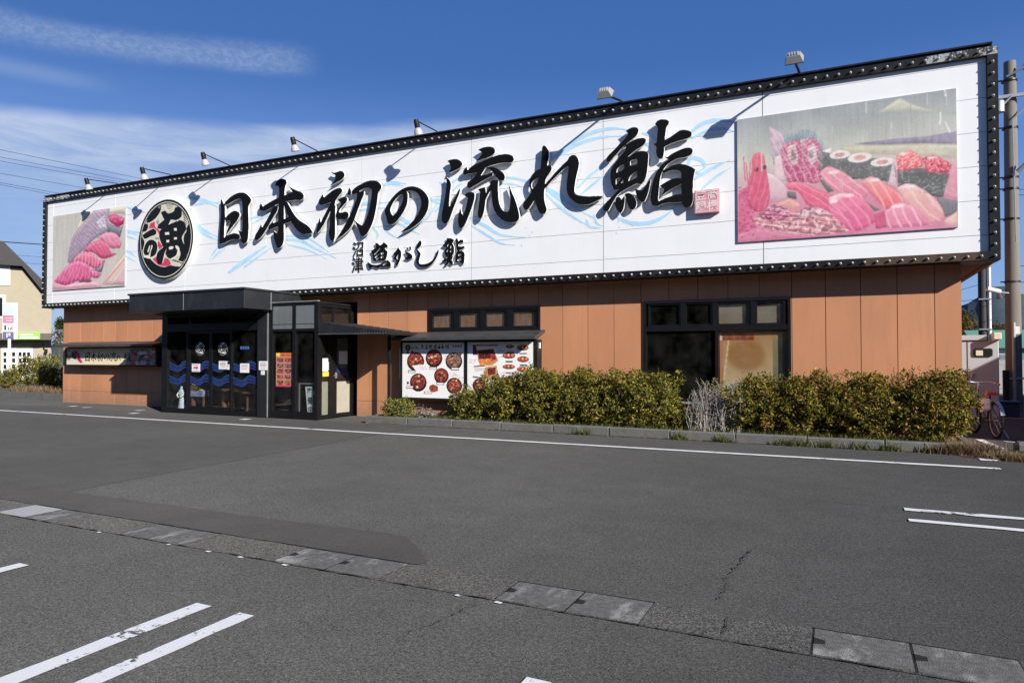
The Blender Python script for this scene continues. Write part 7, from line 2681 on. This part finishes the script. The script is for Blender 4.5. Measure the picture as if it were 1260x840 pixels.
b.add(vs, fs + [(0, 1, 2, 3), (15, 14, 13, 12)], 0)
b.build('saddle', 'red', bk)
n = 12
b = MB()
vs = []
for i in range(n + 1):
    a = R_(20 + 130 * i / n)
    for s in (-.035, .035):
        vs.append(bp(.36 * math.cos(a) * -1, s, .337 + .36 * math.sin(a)))
b.add(vs, [(2 * i, 2 * i + 1, 2 * i + 3, 2 * i + 2) for i in range(n)])
b.build('mudguard', 'chrome', bk)
MB().box(2.40, 2.55, 15.62, 15.74, .52, .74, b=.03).build('bag', 'white_paint', bk)
MB().tube([bp(.1, .07, .32), bp(-.02, .2, .01)], .01, 6).build('kickstand', 'chrome', bk)

# ================================================================== LEFT: HOUSE, SIGNPOST, SHRUBS
d_ = ray(63, 468)
d_ = d_ * (45 / float(np.dot(d_, _F0)))
Q = np.array([d_[0], d_[1], 0.0])
vd = np.array([d_[0], d_[1], 0]); vd /= np.linalg.norm(vd)
a_ = R_(10)
nrm_ = np.array([vd[0] * math.cos(a_) - vd[1] * math.sin(a_), vd[0] * math.sin(a_) + vd[1] * math.cos(a_), 0])   # away from the viewer
NH = Vector(nrm_)
UH = Vector((-vd[1], vd[0], 0)) * -1
def hp(px, py, off=0.0):
    """point on the house front, off metres in front of it"""
    return H(px, py, Q - nrm_ * off, nrm_)


house = thing('cream_house', 'cream stucco house with a dark gable roof and white french doors beyond the car park', 'house', tuple(Q))
back = Vector(vd) * 7
ground = lambda v: Vector((v.x, v.y, 0))
poly = [ground(hp(-75, 470)), ground(hp(63, 470)), hp(63.5, 373), hp(27, 330), hp(-75, 322)]
MB().prism(poly, back).build('wall', 'cream', house)
MB().prism([hp(-75, 321, .5), hp(27, 327, .5), hp(66, 375, .5), hp(66, 361, .5), hp(50, 342, .5), hp(4, 297, .5), hp(-75, 283, .5)], back).build('roof', 'roof_dark', house)
def hbox(xa, ya, xb, yb, o0, o1, b=None, mi=0):
    b = b or MB()
    f = [hp(xa, yb, o1), hp(xb, yb, o1), hp(xb, ya, o1), hp(xa, ya, o1)]
    return b.prism(f, NH * (o1 - o0), mi)
wn = hbox(-6, 325, 12.5, 351, .004, .06).build('window', 'white_paint', house)
hbox(-5, 328, 10.5, 348, .062, .07).build('pane', mat('net curtain', (.55, .56, .56), .6, var=.1, scale=9, stretch=(8, 8, 1)), wn)
wn = hbox(-8, 363, 7, 392, .004, .08).build('window', 'white_paint', house)
hbox(-7, 366, 3.2, 389, .082, .09).build('pane', mat('black pane', (.012, .013, .015), .1, spec=.7), wn)
hbox(-75, 410, 64.5, 418, .01, 1.0).build('porch_beam', mat('porch brown', (.10, .085, .07), .7), house)
fd = hbox(2, 428.5, 40, 468, .004, .07).build('french_door', 'white_paint', house)
b = MB()
for (xa, xb) in ((4.2, 8), (14.8, 18.8), (22.8, 26.6), (28, 31.8), (33.2, 37)):
    for j in range(4):
        ya = 433 + j * 7.7
        hbox(xa, ya, xb, ya + 5.2, .072, .08, b)
b.build('pane', 'gap', fd)
hbox(-30, 428.5, -2, 468, .004, .07).build('french_door', 'white_paint', house)
gs = hbox(20, 408.6, 49.2, 417.4, 1.02, 1.1).build('sign_panel', 'green_sign', house)
b = MB()
rg = random.Random(5)
for (y0, y1, xe) in ((410.2, 412.6, 40), (413.6, 416, 47)):
    x = 24.5
    while x < xe:
        w = rg.uniform(.8, 1.6)
        hbox(x, y0 + rg.uniform(0, .6), x + w, y1, 1.102, 1.11, b)
        x += w + .45
b.build('lettering', 'white_paint', gs)
lt = MB()
lt.tube([hp(53, 424, .1), hp(54.5, 427, .35)], .05, 8)
lt.tube([hp(55, 436, .08), hp(57, 430, .22)], .09, 8)
lt.build('wall_lamp', 'rubber', house)

# roadside sign of the neighbour
dd_ = ray(10, 466)
dd_ = dd_ * (36 / float(np.dot(dd_, _F0)))
Q2 = np.array([dd_[0], dd_[1], 0.0])
n2 = np.array([dd_[0], dd_[1], 0]); n2 /= np.linalg.norm(n2)
def sp2(px, py, off=0.0): return H(px, py, Q2 - n2 * off, n2)
N2 = Vector(n2)
rs = thing('pylon_sign', 'slim pylon sign in grey, pink, white and navy bands before the cream house', 'sign', tuple(Q2))
g0 = sp2(11.5, 470); g0.z = 0
g1 = sp2(11.5, 417)
MB().tube([g0, g1], .075, 10).build('pole', 'white_paint', rs)
def sbox(xa, ya, xb, yb, off, th, m, name, par):
    return MB().prism([sp2(xa, yb, off), sp2(xb, yb, off), sp2(xb, ya, off), sp2(xa, ya, off)], N2 * th).build(name, m, par)
bd = sbox(3, 372.5, 21.8, 417, .0, .3, 'white_paint', 'sign_box', rs)
sbox(3.3, 373.3, 17, 388, .02, .015, 'sky_blue', 'sign_band', bd)
sbox(3.3, 388.2, 17, 397.5, .02, .015, 'pink', 'sign_band', bd)
sbox(3.3, 397.7, 17, 408, .02, .015, 'paper', 'sign_band', bd)
sbox(3.3, 408.2, 17, 416.8, .02, .015, 'sign_navy', 'sign_band', bd)
b = MB()
rg = random.Random(2)
for (xa, ya, xb, yb, m_) in ((5, 400, 8, 406, 0), (9.5, 402, 11, 406, 0), (12, 403, 13.5, 406, 0), (14, 401, 15.5, 406, 0)):
    b.prism([sp2(xa, yb, .03), sp2(xb, yb, .03), sp2(xb, ya, .03), sp2(xa, ya, .03)], N2 * .006)
b.build('lettering', 'charcoal', bd)
b = MB()
for (xa, ya, xb, yb) in ((8, 409.8, 9.2, 415), (10, 409.8, 13, 411), (10, 412, 13, 413), (7, 391, 16, 391.8), (8, 394, 15, 394.8)):
    b.prism([sp2(xa, yb, .03), sp2(xb, yb, .03), sp2(xb, ya, .03), sp2(xa, ya, .03)], N2 * .006)
b.build('lettering', 'beige', bd)


def ground_at(px, depth):
    d = ray(px, 470)
    d = d * (depth / float(np.dot(d, _F0)))
    return float(d[0]), float(d[1])


for i, (lab, px, dep, hw, h, pal, n) in enumerate((
        ('broad olive shrub before the french doors of the cream house', 40, 33, .95, 1.45, 'green', 3800),
        ('lower green shrub touching the terracotta wall corner', 66, 29.5, .75, 1.05, 'green', 2600),
        ('small rounded shrub at the foot of the pylon sign', 9.5, 31, .5, .85, 'green', 1500))):
    x, y = ground_at(px, dep)
    shrub('garden_shrub', lab, 'shrub', 'shrubs in front of the cream house', x, hw, h, y, hw * .8, pal, n, .055, 300 + i, z0=.1, boxy=2.1, amp=.18)


def tree(label, x, y, h, rad, pal, n, size, seed, group, trunk=.12, name='tree', crown0=.25):
    t = thing(name, label, 'tree', (x, y, 0), group)
    rg = random.Random(seed)
    b = MB()
    b.tube([(x, y, 0), (x + .05, y, h * .35), (x - .04, y, h * .75)], [trunk, trunk * .75, trunk * .3], 8)
    for k in range(7):
        z = h * rg.uniform(.25, .6)
        a = rg.uniform(0, 6.28)
        b.tube([(x, y, z), (x + math.cos(a) * rad * .5, y + math.sin(a) * rad * .5, z + h * .18), (x + math.cos(a) * rad * .8, y + math.sin(a) * rad * .8, z + h * .28)], [trunk * .4, trunk * .25, trunk * .08], 5, cap=False)
    b.build('trunk', 'bark', t)
    Vs, Cs = [], []
    for k in range(7):
        a = rg.uniform(0, 6.28)
        q = rg.uniform(.1, .55) * rad
        zz = h * (crown0 + (1 - crown0) * rg.uniform(.25, .8))
        r = rad * rg.uniform(.4, .65)
        V, C_l = leaf_cloud(n // 7, (x + q * math.cos(a), y + q * math.sin(a), zz), (r, r, r * .8), pal, size, seed * 10 + k, boxy=2, shell=.8, amp=.2)
        Vs.append(V); Cs.append(C_l)
    link_mesh('crown', quads_mesh('crown', np.concatenate(Vs), np.concatenate(Cs), M['leaf']), t)


x, y = ground_at(71, 38)
tree('pale bare-looking bush tree in the gap between house and restaurant', x, y, 3.9, .42, 'pale', 1900, .06, 41, None, crown0=.02, trunk=.05)
x, y = ground_at(73.5, 44)
tree('dark leafy tree behind the pale bush in the gap beside the restaurant', x, y, 4.6, .5, 'dark', 1400, .08, 42, None, trunk=.06)
x, y = ground_at(64, 33)
tree('yellowish sapling at the corner of the cream house', x, y, 1.9, .55, 'lime', 700, .05, 43, None, trunk=.04)
for i, (lab, px, dep, h, r, pal) in enumerate((
        ('golden-leaved tree above the grey hut, next to the terracotta corner', 1191, 62, 5.3, 2.2, 'gold'),
        ('dark narrow tree peeking out at the terracotta corner', 1184, 66, 6.3, 1.2, 'dark'),
        ('golden-brown tree between the two poles', 1224, 66, 5.0, 2.0, 'gold'),
        ('olive tree behind the concrete pole at the picture edge', 1250, 70, 5.0, 2.2, 'green'),
        ('golden tree behind the dark pole with the white pipe', 1207, 70, 4.6, 2.2, 'gold'))):
    x, y = ground_at(px, dep)
    tree(lab, x, y, h, r, pal, 3600, .11, 50 + i, 'trees beyond the yard')

# hills
b = MB()
n = 160
vs = []
for i in range(n + 1):
    az = R_(-80 + 110 * i / n)
    hgt = 20 + 14 * math.sin(i * .21) + 8 * math.sin(i * .53 + 1) + 3 * math.sin(i * 1.7) + (26 * math.exp(-((math.degrees(az) - 10.5) / 5) ** 2)) + random.uniform(-1, 1)
    for r, z in ((600, -1), (680, hgt * .5), (760, hgt), (1000, hgt * .3)):
        vs.append((r * math.sin(az), r * math.cos(az), z))
b.add(vs, [(i * 4 + j, i * 4 + j + 1, i * 4 + j + 5, i * 4 + j + 4) for i in range(n) for j in range(3)], 0, True)
tag(b.build('hills', 'hill'), kind='structure')

# overhead wires
def rp(px, py, dep):
    d = ray(px, py)
    return Vector(d * (dep / float(np.dot(d, _F0)))) + Vector((0, 0, CAM_H))


def wire(label, a, c, r=.012, sag=.3, group='overhead wires beside the house'):
    a, c = Vector(a), Vector(c)
    pts_ = []
    for i in range(13):
        t_ = i / 12
        p = a.lerp(c, t_)
        p.z -= sag * 4 * t_ * (1 - t_)
        pts_.append(p)
    o = MB().tube(pts_, r, 5, cap=False).build('power_line', 'cable', origin=tuple(pts_[6]))
    return tag(o, label, 'wire', group)


wl = [((0, 184), (170, 219), 'highest overhead wire left of the sign'), ((0, 193), (157, 222), 'upper wire of the close pair below the highest overhead wire'),
      ((0, 198), (143, 223), 'lower wire of the close pair below the highest overhead wire'), ((0, 213), (97, 230), 'single overhead wire midway between the two pairs'),
      ((0, 224.5), (71, 237.5), 'upper wire of the lowest pair reaching the sign corner'), ((0, 227), (63, 239), 'lower wire of the lowest pair reaching the sign corner')]
for (a, c, lab) in wl:
    sl = (c[1] - a[1]) / (c[0] - a[0])
    wire(lab, rp(-160, a[1] - 160 * sl, 38), rp(c[0] + 60, c[1] + 60 * sl, 62), .014, .02)
for (a, c, lab, r) in (((0, 297), (52, 300.5), 'thick twisted cable crossing at the house ridge', .035), ((4, 312), (52, 316), 'thin wire crossing just under the thick twisted cable', .012), ((4, 321), (52, 325), 'lowest thin wire crossing before the dark roof', .012)):
    sl = (c[1] - a[1]) / (c[0] - a[0])
    wire(lab, rp(-160, a[1] - 160 * sl, 40), rp(c[0] + 50, c[1] + 50 * sl, 58), r, .02)
pz1 = z1_ + .3
wire('overhead wire from the longer end of the pole cross-arm', (px_ + 1.4, 23.5, z1_ + .28), (px_ + 30, 40, z1_ + .5), .014, .4, 'wires of the concrete pole')
wire('overhead wire from the pole top insulator', (px_ + .32, 23.5, z2_ + .24), (px_ + 30, 38, z2_ + .4), .014, .4, 'wires of the concrete pole')
for i, (py, py2) in enumerate(((233, 231), (240, 238), (347, 346), (327, 325))):
    wire(['upper line of the pair on the pole above the camera', 'lower line of the pair on the pole above the camera', 'line leaving the pole beside the white camera', 'line leaving the pole below the sign corner'][i],
         rp(1243, py, 22), rp(1330, py2, 23.0), .011, .02, 'wires of the concrete pole')
wire('slanting wire seen under the sign corner, upper one', rp(1150, 366, 40), rp(1216, 347, 34), .012, .0, 'wires of the concrete pole')
wire('nearly level wire seen under the sign corner, lower one', rp(1150, 374, 44), rp(1260, 362, 36), .014, .0, 'wires of the concrete pole')

# added belt of trees behind the viewer: blocks low sky fill, darkens glass reflections
rg = np.random.default_rng(31)
n = 26000
p = np.stack([rg.uniform(-120, 60, n), rg.uniform(-30, -22, n), np.zeros(n)], 1)
p[:, 2] = rg.random(n) ** .9 * (11.5 + 1.6 * np.sin(p[:, 0] * .21) + 1.0 * np.sin(p[:, 0] * .83))
a = rg.normal(size=(n, 3)); a /= np.linalg.norm(a, axis=1)[:, None]
bq = np.cross(a, rg.normal(size=(n, 3))); bq /= np.linalg.norm(bq, axis=1)[:, None]
sz = rg.uniform(.35, .8, n)[:, None]
sz[: n // 4] *= 3.0
p[: n // 4, 1] = -30
p[: n // 4, 2] *= .86
V = np.stack([p - a * sz, p - bq * sz * .6, p + a * sz, p + bq * sz * .6], 1)
tag(link_mesh('sky_blocker_trees', quads_mesh('sky_blocker_trees', V, np.array(LEAFC['dark'])[rg.integers(0, 3, n)], M['leaf'])), kind='stuff')
